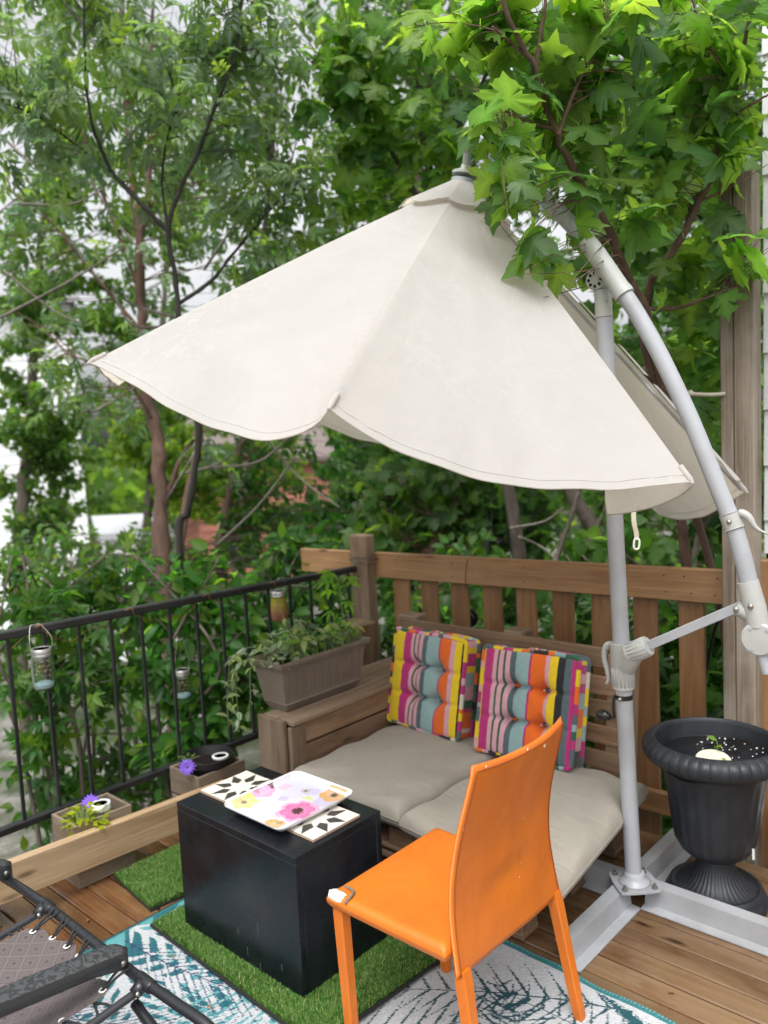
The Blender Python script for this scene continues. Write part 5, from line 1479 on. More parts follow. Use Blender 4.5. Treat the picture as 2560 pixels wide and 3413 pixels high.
M_ARM = scroll_mat()
def mesh_mat():
    m, t, p = newmat('taupe_textilene')
    v = coords(t, rnd=False)
    w1 = N(t, 'TexWave', wave_type='BANDS', bands_direction='DIAGONAL', in_Scale=11.0, in_Distortion=0.0); t.links.new(coords(t, (1, 1, 0), rnd=False), w1.inputs['Vector'])
    w2 = N(t, 'TexWave', wave_type='BANDS', bands_direction='DIAGONAL', in_Scale=11.0, in_Distortion=0.0); t.links.new(coords(t, (1, -1, 0), rnd=False), w2.inputs['Vector'])
    mx = math_(t, 'MAXIMUM', w1.outputs['Fac'], w2.outputs['Fac'])
    di = math_(t, 'FRACT', math_(t, 'MULTIPLY', mx, 2.6))
    fine = noise(t, v, 500, 2)
    c = mixc(t, ramp(t, di, [(0.25, 0.0), (0.4, 1.0)]), (0.05, 0.04, 0.04), (0.125, 0.10, 0.10))
    c = mixc(t, math_(t, 'MULTIPLY', fine, 0.4), c, (0.05, 0.04, 0.04))
    t.links.new(c, p.inputs['Base Color']); p.inputs['Roughness'].default_value = 0.6
    bump(t, p, math_(t, 'ADD', fine, math_(t, 'MULTIPLY', di, 0.5)), 0.35, 0.001)
    return m
rec = thing('folding_recliner', 'black framed folding recliner with taupe mesh sling and laced elastic', 'recliner', (-1.95, 0.5, 0))
ZC = 0.45
def rcp(x, y, z): return gz(x * .42194, 2850 + y * .42194, z)
tl, tr_ = rcp(50, 225, ZC), rcp(1160, 930, ZC)
yt = (tl[1] + tr_[1]) / 2
cross = smooth_path([(-2.46, yt - 0.01, ZC - .005), (-2.2, yt, ZC), (-1.7, yt, ZC), (-1.55, yt + 0.006, ZC - 0.002), (-1.42, yt + 0.02, ZC - 0.02), (-1.33, yt + 0.03, ZC - 0.1), (-1.29, yt + 0.03, 0.25), (-1.27, yt + 0.03, 0.01)], 40)
part('front_frame', *tube(cross, 0.0128, 14), M_TUBE, rec, True, sharp=50)
part('front_leg', *tube(smooth_path([(-2.46, yt - .01, ZC - .005), (-2.53, yt - .01, ZC - .03), (-2.56, yt - .01, 0.3), (-2.57, yt - .01, 0.01)], 16), 0.0145, 12), M_TUBE, rec, True)
part('lower_frame', *tube(smooth_path([(-1.68, yt - 0.02, ZC - 0.05), (-1.5, yt - 0.03, ZC - 0.1), (-1.35, yt - 0.05, ZC - 0.2), (-1.25, yt - .1, 0.01)], 16), 0.012, 12), M_TUBE, rec, True)
xl, xr = -2.167, -1.663
for x in (xl, xr):
    part('side_rail', *tube(smooth_path([(x, yt - 0.012, ZC - 0.012), (x, yt - 0.2, ZC - 0.03), (x - 0.005, yt - 0.5, ZC - 0.05), (x, yt - 1.0, ZC + 0.1)], 20), 0.0098, 12), plain('brushed_black', (0.05, 0.05, 0.055), 0.28, 0.5) if 'brushed_black' not in bpy.data.materials else bpy.data.materials['brushed_black'], rec, True)
    part('rail_clamp', *tube([(x - 0.03, yt, ZC), (x - 0.02, yt, ZC), (x + 0.03, yt, ZC), (x + 0.034, yt, ZC)], [0.0138, 0.016, 0.016, 0.0138], 14), M_TUBE, rec, True, sharp=40)
    part('clamp_tongue', *tube([(x, yt, ZC), (x, yt - 0.03, ZC - 0.014)], [0.018, 0.015], 10), M_TUBE, rec, True)
    part('rivet', *lathe([(0, .004), (.005, .003), (.0065, 0)], 10, (x + 0.0150, yt - 0.028, ZC - 0.008), (1, 0, .4)), M_BOLT, rec, True)
def armrest(x):
    n1, n2 = 40, 12
    V = []
    yf = yt + 0.012
    for i in range(n1):
        t = i / (n1 - 1)
        y = yf - 0.62 * t
        w = 0.032 * min(1, math.sqrt(max(0.0, 1 - (1 - min(1, t / 0.045)) ** 2)) + 0.02)
        zc = ZC + 0.044 + 0.08 * t - 0.012 * math.exp(-t / 0.03)
        hgt = 0.032 if t > 0.16 else 0.032 + 0.014 * (1 - t / 0.16)
        for k in range(n2):
            a = k / n2 * 2 * math.pi
            ca, sa_ = math.cos(a), math.sin(a)
            xx = w * math.copysign(abs(ca) ** 0.5, ca); z_ = math.copysign(abs(sa_) ** 0.5, sa_)
            z_ = z_ * 0.010 if z_ > 0 else z_ * hgt
            V.append((x + xx, y, zc + z_))
    F = [(i * n2 + k, i * n2 + (k + 1) % n2, (i + 1) * n2 + (k + 1) % n2, (i + 1) * n2 + k) for i in range(n1 - 1) for k in range(n2)] + [tuple(range(n2)), tuple((n1 - 1) * n2 + k for k in range(n2))]
    a_ = part('armrest', V, F, M_ARM, rec, True, sharp=50)
    part('arm_rivet', *lathe([(0, .004), (.006, .003), (.008, 0)], 10, (x + 0.0325, yf - 0.03, ZC + 0.03), (1, 0, 0)), M_BOLT, a_, True)
armrest(-1.755); armrest(-2.41)
# sling
n1, n2 = 30, 24
V = []
xa, xb = xl + 0.045, xr - 0.045
for i in range(n1):
    t = i / (n1 - 1)
    for j in range(n2):
        s = j / (n2 - 1)
        x = xa + (xb - xa) * s
        sidecut = 0.05 * (abs(2 * s - 1) ** 3)
        y = yt - 0.028 - sidecut * (1 - t) - 0.95 * t + 0.012 * math.sin(s * 22) * (1 - t) ** 6
        z = ZC - 0.01 - 0.055 * math.sin(s * math.pi) * math.sin(min(1, t * 2 + 0.15) * math.pi / 2) - 0.04 * t
        V.append((x, y, z))
part('sling', V, gridF(n1, n2), mesh_mat(), rec, True, False)
M_CORD = plain('black_elastic', (0.01, 0.01, 0.011), 0.7)
def lace(p, q):
    p, q = np.array(p), np.array(q)
    part('elastic_cord', *tube(smooth_path([p, (p + q) / 2 + V3(0, 0, 0.004), q], 6), 0.0032, 6), M_CORD, rec, True)
def eyelet(p):
    a = np.linspace(0, 2 * math.pi, 13)
    part('eyelet', *tube([(p[0] + 0.0075 * math.cos(t), p[1] + 0.0075 * math.sin(t), p[2] + 0.002) for t in a], 0.0022, 5, False), plain('eyelet_white', (0.7, 0.7, 0.68), 0.4) if 'eyelet_white' not in bpy.data.materials else bpy.data.materials['eyelet_white'], rec, True)
for k in range(7):
    s = 0.06 + 0.88 * k / 6
    sidecut = 0.05 * (abs(2 * s - 1) ** 3)
    p = (xa + (xb - xa) * s, yt - 0.036 - sidecut, ZC - 0.012 - 0.012 * math.sin(s * math.pi))
    eyelet(p); lace(p, (p[0] + 0.012, yt, ZC + 0.013)); lace((p[0], p[1], p[2] + .003), (p[0] - 0.012, yt - 0.002, ZC + 0.012))
for k in range(6):
    y = yt - 0.10 - 0.075 * k
    for x, xe in ((xa + 0.012, xl), (xb - 0.012, xr)):
        p = (x, y, ZC - 0.022)
        eyelet(p); lace(p, (xe, y + 0.022, ZC - 0.018)); lace(p, (xe, y - 0.018, ZC - 0.02))
for x in (-2.45, -1.45):
    part('rear_leg', *tube([(x, -0.1, ZC - 0.02), (x, -0.3, 0.01)], 0.0145, 10), M_TUBE, rec, True)
part('rear_frame', *tube([(-2.5, -0.1, ZC - 0.02), (-1.4, -0.1, ZC - 0.02)], 0.0145, 10), M_TUBE, rec, True)

# ================================================================== leaf shapes (all triangles, base at the origin, tip along +Y)
def maple_shape(seed, curl=0.25, lod=1):
    r = np.random.default_rng(seed)
    half = [(0.035, -0.015), (0.16, -0.10), (0.34, -0.13), (0.40, -0.055), (0.52, 0.0), (0.43, 0.07), (0.44, 0.135), (0.60, 0.165), (0.66, 0.26), (0.84, 0.36), (0.66, 0.385), (0.62, 0.48), (0.47, 0.455), (0.335, 0.44),
            (0.345, 0.55), (0.43, 0.635), (0.30, 0.66), (0.26, 0.765), (0.13, 0.85), (0.0, 1.08)]
    if lod == 0: half = [(0.035, -0.015), (0.34, -0.13), (0.43, 0.07), (0.84, 0.36), (0.335, 0.44), (0.42, 0.64), (0.0, 1.08)]
    h = np.array(half) * (1 + r.normal(0, 0.035, (len(half), 2)))
    lf = h[:-1][::-1] * [-1, 1] * (1 + r.normal(0, 0.04, (len(half) - 1, 2)))
    out = np.vstack([h, lf])
    n = len(out)
    c = np.array([0.0, 0.26])
    def z(p):
        x, y = p[:, 0], p[:, 1]
        a = np.arctan2(x, y + 0.02)
        rr = np.hypot(x, y)
        veins = np.abs(np.sin(a * 2.35))                       # raised between the five main veins
        return curl * (-0.55 * rr ** 2.0 - 0.25 * np.abs(x) ** 1.4) + 0.03 * veins * rr + 0.035 * np.sin(a * 7 + seed) * rr ** 2
    if lod == 0:
        V2 = np.vstack([out, c]); T = [(i, (i + 1) % n, n) for i in range(n)]
        V = np.column_stack([V2, z(V2)]); V[n, 2] += 0.02
        w = np.concatenate([np.full(n, 1.0), [1.1]])
    else:
        inn = c + (out - c) * 0.5
        V2 = np.vstack([out, inn, c])
        T = []
        for i in range(n):
            j = (i + 1) % n
            T += [(i, j, n + j), (i, n + j, n + i), (n + i, n + j, 2 * n)]
        V = np.column_stack([V2, z(V2)])
        ang = np.arctan2(inn[:, 0], inn[:, 1] + 0.05); vein = np.min(np.abs(ang[:, None] - np.array([0, .98, -.98, 1.95, -1.95])[None]), 1)
        w = np.concatenate([np.full(n, 0.96), np.where(vein < .16, 1.16, 0.97), [1.3]])
        V[:n, 2] += r.normal(0, .025, n)
    # petiole
    k = len(V)
    pl = 0.55
    pet = [(-0.010, 0.0, 0.0), (0.010, 0.0, 0.0), (0.010, -pl, 0.10), (-0.010, -pl, 0.10), (0.0, 0.0, 0.016), (0.0, -pl, 0.116)]
    V = np.vstack([V, pet]); T += [(k, k + 1, k + 2), (k, k + 2, k + 3), (k, k + 4, k + 5), (k, k + 5, k + 3)]
    w = np.concatenate([w, np.full(6, 1.5)])
    return V, np.array(T), w
def blade(L, W, fold=0.25, droop=0.2, x0=0.0, y0=0.0, ang=0.0, z0=0.0):
    P = np.array([(0, 0, 0), (-W * .42, L * .28, fold * W * .5), (0, L * .3, -fold * W * .3), (W * .42, L * .28, fold * W * .5), (-W * .40, L * .6, fold * W * .4 - droop * L * .25), (0, L * .62, -fold * W * .3 - droop * L * .25), (W * .40, L * .6, fold * W * .4 - droop * L * .25), (0, L, -droop * L)])
    T = np.array([(0, 2, 1), (0, 3, 2), (1, 2, 5), (1, 5, 4), (2, 3, 6), (2, 6, 5), (4, 5, 7), (5, 6, 7)])
    c, s = math.cos(ang), math.sin(ang)
    Q = P.copy(); Q[:, 0] = x0 + P[:, 0] * c + P[:, 1] * s; Q[:, 1] = y0 - P[:, 0] * s + P[:, 1] * c; Q[:, 2] += z0
    return Q, T, np.array([1.05, .95, 1.1, .95, .95, 1.1, .95, 1.0])
def ash_shape(seed):
    """pinnate leaf: pairs of drooping leaflets and one at the end"""
    r = np.random.default_rng(seed)
    Vs, Ts, ws, n = [], [], [], 0
    pairs = r.choice([2, 3])
    for i in range(pairs):
        y = 0.22 + 0.62 * i / pairs
        for s in (-1, 1):
            Q, T, w = blade(r.uniform(.40, .52), r.uniform(.17, .23), r.uniform(.1, .5), r.uniform(.25, .7), 0, y, s * r.uniform(0.75, 1.15), -0.15 * y * y)
            Vs.append(Q); Ts.append(T + n); ws.append(w); n += len(Q)
    Q, T, w = blade(r.uniform(.45, .6), r.uniform(.20, .26), r.uniform(.1, .5), r.uniform(.3, .8), 0, 0.80, r.uniform(-.2, .2), -0.12)
    Vs.append(Q); Ts.append(T + n); ws.append(w); n += len(Q)
    rach = [(-.008, 0, 0), (.008, 0, 0), (0, .85, -.12), (0, 0.4, 0.0)]
    Vs.append(np.array(rach)); Ts.append(np.array([(0, 1, 2), (0, 3, 2)]) + n); ws.append(np.full(4, 1.4))
    return np.vstack(Vs), np.vstack(Ts), np.concatenate(ws)
def ovate_shape(seed):
    r = np.random.default_rng(seed)
    Q, T, w = blade(1.0, r.uniform(.5, .68), r.uniform(.1, .4), r.uniform(.05, .5))
    return Q, T, w
def creeper_shape(seed):
    """five leaflets from one point"""
    r = np.random.default_rng(seed)
    Vs, Ts, ws, n = [], [], [], 0
    for a, L in ((0, 1.0), (0.75, .9), (-0.75, .9), (1.6, .65), (-1.6, .65)):
        Q, T, w = blade(L * r.uniform(.85, 1.05), .36 * L, .25, r.uniform(.15, .5), 0, 0, a + r.normal(0, .08), r.normal(0, .02))
        Vs.append(Q); Ts.append(T + n); ws.append(w); n += len(Q)
    return np.vstack(Vs), np.vstack(Ts), np.concatenate(ws)
def chip_shape(seed):
    r = np.random.default_rng(seed)
    w = r.uniform(.5, .8)
    return np.array([(0, 0, 0), (-w / 2, .5, .06), (w / 2, .5, .02), (0, 1, -r.uniform(.05, .3))]), np.array([(0, 2, 1), (1, 2, 3)]), np.ones(4)
KIT = {'maple': [maple_shape(i, c) for i, c in enumerate((.2, .45, .7, .3, .9, .1, .55, .8))], 'maple0': [maple_shape(i, c, 0) for i, c in enumerate((.2, .4, .6))],
       'ash': [ash_shape(i) for i in range(6)], 'ovate': [ovate_shape(i) for i in range(5)], 'creeper': [creeper_shape(i) for i in range(4)], 'chip': [chip_shape(i) for i in range(4)]}
M_LEAF = leaf_mat('leaf', 0.66, 0.42, 0.5)
M_LEAFG = leaf_mat('leaf_waxy', 0.5, 0.40, 0.8)
def bark(name, dk, lt):
    m, t, p = newmat(name)
    a = noise(t, coords(t, (9, 9, 2.2), rnd=False), 1.5, 6, 0.65, 0.8); b = noise(t, coords(t, rnd=False), 60, 4)
    t.links.new(mixc(t, ramp(t, a, [(0.35, 0.0), (0.65, 1.0)]), dk, lt), p.inputs['Base Color'])
    p.inputs['Roughness'].default_value = 0.9
    bump(t, p, math_(t, 'ADD', a, math_(t, 'MULTIPLY', b, 0.3)), 0.8, 0.012)
    return m
M_BARK = bark('grey_bark', (0.045, 0.036, 0.028), (0.13, 0.105, 0.085))
M_BARKB = bark('brown_bark', (0.075, 0.045, 0.032), (0.17, 0.10, 0.075))
M_BARKD = bark('dark_bark', (0.012, 0.011, 0.010), (0.04, 0.036, 0.03))
UPV = V3(0, 0, 1)
OPEN = V3(0.60, -0.66, 0.2)                           # towards the light over the open deck
def nrmz(a): return a / (np.linalg.norm(a, axis=-1, keepdims=True) + 1e-9)
def frame_of(d, nrm):
    y = nrmz(d); x = nrmz(np.cross(y, nrm)); z = np.cross(x, y)
    return np.stack([x, y, z], -1)                      # columns
def pick_cols(r, n, pal):
    cols = np.array([p[1] for p in pal]); w = np.array([p[0] for p in pal], float); w /= w.sum()
    c = cols[r.choice(len(pal), n, p=w)]
    return c * r.uniform(0.78, 1.22, (n, 1)) * (1 + r.normal(0, 0.05, (n, 3)))
def in_view(P, m=60):
    q = P - CAM
    d = q @ fwd
    x = 1280 + F_PX * (q @ rgt) / np.maximum(d, .1); y = 1706.5 + F_PX * (q @ dwn) / np.maximum(d, .1)
    return (d > 0.3) & (x > -m) & (x < 2560 + m) & (y > -m) & (y < 3413 + m), d
def plant(name, label, cat, base, limbs, blobs, kind, size, per, pal, seed, bark_m, group=None, objs=0, mat=None, droop=0.5, flat=0.75, twig_r=0.004, crown='crown', grouped_twigs=True, sizevar=0.25, spread=0.30, stem='trunk', bare_twigs=(), keep=None, face=0.0):
    r = np.random.default_rng(seed)
    mat = mat or M_LEAF
    root = thing(name, label, cat, tuple(base), group)
    geo, samp = [], []
    for pts, r0, r1 in limbs:
        n = max(8, 5 * len(pts))
        P = smooth_path(pts, n)
        P[1:-1] += r.normal(0, max(r0 * 0.10, .001), (n - 2, 3))
        geo.append(tube(P, np.linspace(r0, r1, n) * (1 + 0.09 * r.normal(size=n)), 10 if r0 > 0.02 else 7))
        samp.append(P[n // 6:])
    samp = np.vstack(samp)
    pos, dr, up = [], [], []
    for c, rad_, nt in blobs:
        c = np.asarray(c, float); rad_ = np.asarray(rad_, float) * np.ones(3)
        for _ in range(nt):
            v = r.normal(size=3); v /= np.linalg.norm(v)
            E = c + v * rad_ * r.uniform(0, 1) ** 0.45
            k = np.argsort(np.linalg.norm(samp - E, axis=1) + 0.6 * np.maximum(0, samp[:, 2] - E[2]))[int(abs(r.normal()) * 3) % len(samp)]
            S0 = samp[k]
            L = np.linalg.norm(E - S0)
            mid = (S0 + E) / 2 + UPV * 0.12 * L + r.normal(0, 0.09, 3) * L
            t = np.linspace(0, 1, 7)[:, None]
            P = (1 - t) ** 2 * S0 + 2 * t * (1 - t) * mid + t * t * E
            if twig_r > 0: geo.append(tube(P, np.linspace(twig_r * min(2.2, .6 + L), twig_r * .35, 7), 5, False))
            m = max(1, int(per * r.uniform(.7, 1.3)))
            tt = r.uniform(max(0.3, 1 - spread * 2 / max(L, .3)), 1.0, m)
            i0 = np.minimum((tt * 6).astype(int), 5); f = tt * 6 - i0
            q = P[i0] * (1 - f)[:, None] + P[i0 + 1] * f[:, None]
            tang = nrmz(P[i0 + 1] - P[i0])
            out = r.normal(size=(m, 3)); out -= tang * (out * tang).sum(1)[:, None] * .4; out = nrmz(out)
            d = nrmz(out + tang * .5 - UPV * droop * r.uniform(.4, 1.4, (m, 1)))
            pos.append(q + out * size * r.uniform(.1, .6, (m, 1))); dr.append(d)
            up.append(nrmz(UPV * flat * (1 - .5 * face) + OPEN * face + r.normal(0, .45, (m, 3)) + d * 0.001))
    o = None
    if geo:
        gv, gf = merge(*geo)
        part(stem, gv, gf, bark_m, root, True, False)
    if not pos: return root
    pos, dr, up = np.vstack(pos), np.vstack(dr), np.vstack(up)
    if keep is not None:
        q = pos - CAM; dd = q @ fwd
        px = 1280 + F_PX * (q @ rgt) / dd; py = 1706.5 + F_PX * (q @ dwn) / dd
        k = keep(px, py, dd, pos, r)
        pos, dr, up = pos[k], dr[k], up[k]
    n = len(pos)
    Rm = frame_of(dr, up)
    sc = size * r.uniform(1 - sizevar, 1 + sizevar, n)
    cols = pick_cols(r, n, pal)
    shapes = KIT[kind]
    var = r.integers(0, len(shapes), n)
    single = np.zeros(n, bool)
    if objs:
        vis, d = in_view(pos)
        score = np.where(vis, sc / np.maximum(d, .3), 0)
        ids = np.argsort(-score)[:objs]
        ids = ids[score[ids] > 0]
        single[ids] = True
        pm = {}
        for i in ids:
            ci = int(r.integers(0, 4))
            key = (var[i], ci)
            if key not in pm:
                Vv, T, w = shapes[var[i]]
                base_c = np.array(pal[min(ci, len(pal) - 1)][1])
                me = tri_mesh('leaf', Vv, T, np.clip(base_c * w[:, None], 0, 1)); me.materials.append(mat); pm[key] = me
            lo = bpy.data.objects.new('leaf', pm[key])
            m = Matrix([[*(Rm[i][a] * sc[i]), pos[i][a]] for a in range(3)] + [[0, 0, 0, 1]])
            link(lo, root, m)
    rest = ~single
    if rest.any():
        Vs, Ts, Cs, off = [], [], [], 0
        for k, (Vv, T, w) in enumerate(shapes):
            s = rest & (var == k)
            m = s.sum()
            if not m: continue
            W_ = pos[s][:, None, :] + sc[s][:, None, None] * np.einsum('nij,kj->nki', Rm[s], Vv)
            Vs.append(W_.reshape(-1, 3)); Ts.append((T[None] + (np.arange(m) * len(Vv))[:, None, None] + off).reshape(-1, 3)); Cs.append((cols[s][:, None] * w[None, :, None]).reshape(-1, 3)); off += m * len(Vv)
        me = tri_mesh(crown, np.vstack(Vs) - ORG[root], np.vstack(Ts), np.clip(np.vstack(Cs), 0, 1))
        me.materials.append(mat)
        o = bpy.data.objects.new(crown, me)
        link(o, root, Matrix.Translation(ORG[root]))
        o['kind'] = 'stuff'
    return root

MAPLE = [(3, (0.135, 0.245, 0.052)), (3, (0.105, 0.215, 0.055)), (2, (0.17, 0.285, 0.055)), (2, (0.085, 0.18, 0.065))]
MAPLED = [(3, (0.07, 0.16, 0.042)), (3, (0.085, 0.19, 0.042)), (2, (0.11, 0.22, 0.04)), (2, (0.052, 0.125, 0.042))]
ASH = [(3, (0.12, 0.20, 0.115)), (3, (0.13, 0.23, 0.09)), (2, (0.11, 0.18, 0.12)), (1, (0.18, 0.29, 0.06))]
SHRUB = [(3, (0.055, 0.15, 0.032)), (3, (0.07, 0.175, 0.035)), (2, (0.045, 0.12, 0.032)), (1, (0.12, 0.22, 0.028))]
FAR = [(3, (0.08, 0.165, 0.045)), (3, (0.105, 0.205, 0.045)), (2, (0.065, 0.14, 0.045)), (1, (0.17, 0.26, 0.04))]
YG = [(3, (0.15, 0.24, 0.03)), (3, (0.12, 0.22, 0.03)), (1, (0.2, 0.27, 0.03))]

# ------------------------------------------------------------------ the maple that leans over the umbrella
b0 = V3(-1.45, 3.66, -1.6)
stem1 = [b0, V3(-1.42, 3.62, 0.4), at(2240, 1500, 3.35), at(2165, 1090, 3.05), at(2082, 900, 2.9), at(2021, 748, 2.8), at(1932, 602, 2.7), at(1851, 432, 2.6), at(1805, 301, 2.52), at(1774, 208, 2.46), at(1712, 100, 2.4), at(1655, -60, 2.35)]
maple_limbs = [(stem1, 0.024, 0.006),
    ([at(1786, 240, 2.48), at(1800, 130, 2.45), at(1815, 30, 2.42), at(1822, -90, 2.4)], 0.008, 0.004),
    ([at(1775, 205, 2.46), at(1700, 140, 2.42), at(1640, 88, 2.36)], 0.006, 0.003),
    ([at(1851, 432, 2.6), at(1760, 405, 2.55), at(1650, 350, 2.48)], 0.006, 0.003),
    ([at(1860, 450, 2.6), at(1930, 270, 2.55), at(1990, 150, 2.5), at(2040, 20, 2.45)], 0.007, 0.003)]
def near_keep(px, py, d, pos, r):
    """the leaves part around the open fabric and the sleeve of the arm"""
    fabric = ((px < 1615 + (py - 560) * 0.30) & (py > 500)) | ((px < 2050 + (py - 900) * .55) & (py > 930))
    k = ~fabric
    k &= ~((px < 1600) & (py > 340) & (py < 620)) & ~((px < 1420) & (r.random(len(px)) > .35))
    k &= ~((np.hypot(px - 2050, py - 930) < 130) & (r.random(len(px)) > 0.1))
    arm = (py > 900) & (np.abs(px - (2085 + (py - 960) * 0.52)) < 75) & (d < 2.9)
    k &= ~((px > 2395) & (py > 540) & (py < 760) & (r.random(len(px)) > .2))
    sx_, sy_ = 2060 - 1850, 950 - 665
    u_ = np.clip(((px - 1850) * sx_ + (py - 665) * sy_) / (sx_ * sx_ + sy_ * sy_), 0, 1)
    k &= ~((np.hypot(px - 1850 - u_ * sx_, py - 665 - u_ * sy_) < 75) & (r.random(len(px)) > .12))
    return k & ~arm
B_ = []
for px, py, d, ra, nt in ((1500, 60, 2.45, .17, 9), (1700, 60, 2.35, .20, 12), (1900, 60, 2.4, .2, 12), (2080, 110, 2.45, .2, 11), (1520, 260, 2.5, .16, 7), (1720, 300, 2.45, .17, 10), (1950, 300, 2.5, .2, 12), (2130, 330, 2.55, .2, 10),
                          (1680, 480, 2.55, .15, 8), (1880, 520, 2.6, .18, 10), (1800, 690, 2.5, .13, 7), (1850, 820, 2.45, .10, 5), (2010, 640, 2.6, .16, 8), (1690, 520, 2.3, .10, 8), (1660, 620, 2.3, .09, 6), (1740, 720, 2.28, .10, 7), (1790, 860, 2.28, .09, 6), (1850, 930, 2.3, .07, 4)):
    B_.append((at(px, py, d + .13), ra, nt))
plant('maple_tree', 'bright green young maple leaning over the top of the umbrella', 'tree', b0, maple_limbs, B_, 'maple', 0.110, 2.1, MAPLE, 21, M_BARKB, 'maple trees by the fence', 300, None, 0.42, 0.7, 0.0026, 'foliage', keep=near_keep, face=0.25, sizevar=0.42)

b1 = V3(-1.25, 3.75, -1.6)
st2 = [b1, V3(-1.3, 3.7, 0.6), at(2170, 1250, 3.5), at(2155, 1013, 3.25), at(2193, 903, 3.1), at(2252, 823, 3.02), at(2328, 671, 2.95), at(2362, 604, 2.9), at(2421, 401, 2.8), at(2450, 314, 2.75), at(2480, 158, 2.7), at(2510, -40, 2.65)]
limbs2 = [(st2, 0.022, 0.006), ([at(2448, 305, 2.75), at(2400, 210, 2.7), at(2360, 145, 2.66), at(2300, -20, 2.6)], 0.007, 0.003), ([at(2425, 395, 2.8), at(2510, 345, 2.7), at(2570, 310, 2.65)], 0.006, 0.003),
          ([at(2172, 1030, 3.2), at(2260, 1025, 3.1), at(2345, 996, 3.0), at(2459, 954, 2.9)], 0.008, 0.004), ([at(2328, 671, 2.95), at(2380, 650, 2.93), at(2415, 636, 2.9)], 0.006, 0.004)]
B_ = []
for px, py, d, ra, nt in ((2280, 60, 2.6, .2, 12), (2480, 80, 2.6, .2, 11), (2250, 250, 2.65, .18, 10), (2440, 240, 2.65, .2, 10), (2330, 430, 2.75, .2, 11), (2530, 470, 2.65, .16, 7), (2180, 500, 2.75, .17, 9), (2200, 640, 2.9, .16, 8), (2420, 560, 2.8, .12, 5),
                          (2330, 760, 2.95, .16, 7), (2500, 760, 2.75, .12, 5), (2300, 900, 3.0, .16, 7), (2480, 900, 2.8, .11, 5), (2200, 1000, 3.1, .14, 6), (2360, 1050, 3.1, .15, 6), (2300, 1200, 3.2, .16, 7), (2380, 1350, 3.2, .14, 6), (2270, 1420, 3.3, .15, 6)):
    B_.append((at(px, py, d + .13), ra, nt))
plant('maple_tree', 'young maple with large leaves hanging beside the tall weathered post', 'tree', b1, limbs2, B_, 'maple', 0.110, 2.1, MAPLE, 22, M_BARKB, 'maple trees by the fence', 300, None, 0.42, 0.7, 0.0026, 'foliage', keep=near_keep, face=0.25, sizevar=0.42)

# ------------------------------------------------------------------ darker maple behind, middle of the picture
b2 = V3(-3.0, 4.6, -1.7)
limbs3 = [([b2, V3(-2.95, 4.55, 0.8), at(1500, 900, 4.9), at(1420, 500, 4.8), at(1380, 150, 4.7), at(1350, -200, 4.6)], 0.05, 0.012),
          ([at(1470, 800, 4.9), at(1300, 500, 4.7), at(1150, 300, 4.5)], 0.02, 0.006), ([at(1440, 600, 4.85), at(1600, 300, 4.6), at(1700, 50, 4.5)], 0.02, 0.006), ([at(1480, 700, 4.9), at(1800, 500, 4.8), at(2000, 350, 4.7)], 0.02, 0.006)]
B_ = [(at(px, py, d), ra, nt) for px, py, d, ra, nt in ((1050, 80, 4.3, .33, 16), (1280, 60, 4.3, .34, 18), (1150, 300, 4.4, .3, 14), (1350, 300, 4.4, .33, 18), (1500, 150, 4.4, .35, 16), (1250, 520, 4.6, .3, 14), (1430, 500, 4.6, .3, 14), (1050, 480, 4.5, .26, 9), (1150, 680, 4.7, .26, 10), (1650, 250, 4.6, .4, 14), (1900, 250, 4.6, .4, 14), (1750, 500, 4.7, .4, 14), (1950, 600, 4.7, .4, 12))]
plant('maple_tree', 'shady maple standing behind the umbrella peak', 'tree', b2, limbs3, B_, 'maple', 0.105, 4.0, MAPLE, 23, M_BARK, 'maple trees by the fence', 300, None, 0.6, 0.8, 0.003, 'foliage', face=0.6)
b3 = V3(-1.9, 4.9, -1.7)
limbs4 = [([b3, V3(-1.95, 4.85, 0.2), at(1935, 1700, 5.0), at(1940, 1500, 5.0), at(2000, 1000, 4.9), at(2150, 600, 4.8), at(2250, 200, 4.7)], 0.06, 0.015), ([at(1940, 1560, 5.0), at(1880, 1300, 4.9), at(1800, 900, 4.8)], 0.03, 0.008), ([at(1960, 1400, 5), at(2300, 1100, 4.8), at(2500, 900, 4.6)], 0.03, 0.008),
          ([at(1925, 1875, 4.9), at(1990, 1760, 4.85), at(2040, 1640, 4.8), at(2100, 1500, 4.8)], 0.02, 0.01), ([at(1850, 1870, 4.7), at(1890, 1760, 4.7), at(1930, 1640, 4.7)], 0.018, 0.012), ([at(2310, 1890, 4.6), at(2330, 1780, 4.6), at(2380, 1690, 4.6), at(2460, 1560, 4.6)], 0.02, 0.012)]
B_ = [(at(px, py, d), ra, nt) for px, py, d, ra, nt in ((2150, 150, 4.5, .4, 14), (2400, 150, 4.5, .4, 14), (2250, 450, 4.6, .4, 14), (2480, 500, 4.5, .35, 12), (2150, 800, 4.7, .4, 12), (2400, 850, 4.7, .4, 12), (2250, 1150, 4.8, .4, 12), (2450, 1250, 4.7, .35, 10), (2000, 1150, 5.0, .4, 10), (2300, 1500, 4.8, .4, 10), (2450, 1650, 4.8, .3, 8), (2200, 1750, 4.8, .3, 8), (2050, 1850, 4.7, .25, 6))]
plant('maple_tree', 'dark thick trunked maple behind the fence and umbrella pole', 'tree', b3, limbs4, B_, 'maple0', 0.11, 8, MAPLED, 24, M_BARK, 'maple trees by the fence', 300, None, 0.6, 0.8, 0.003, 'foliage', face=0.6)

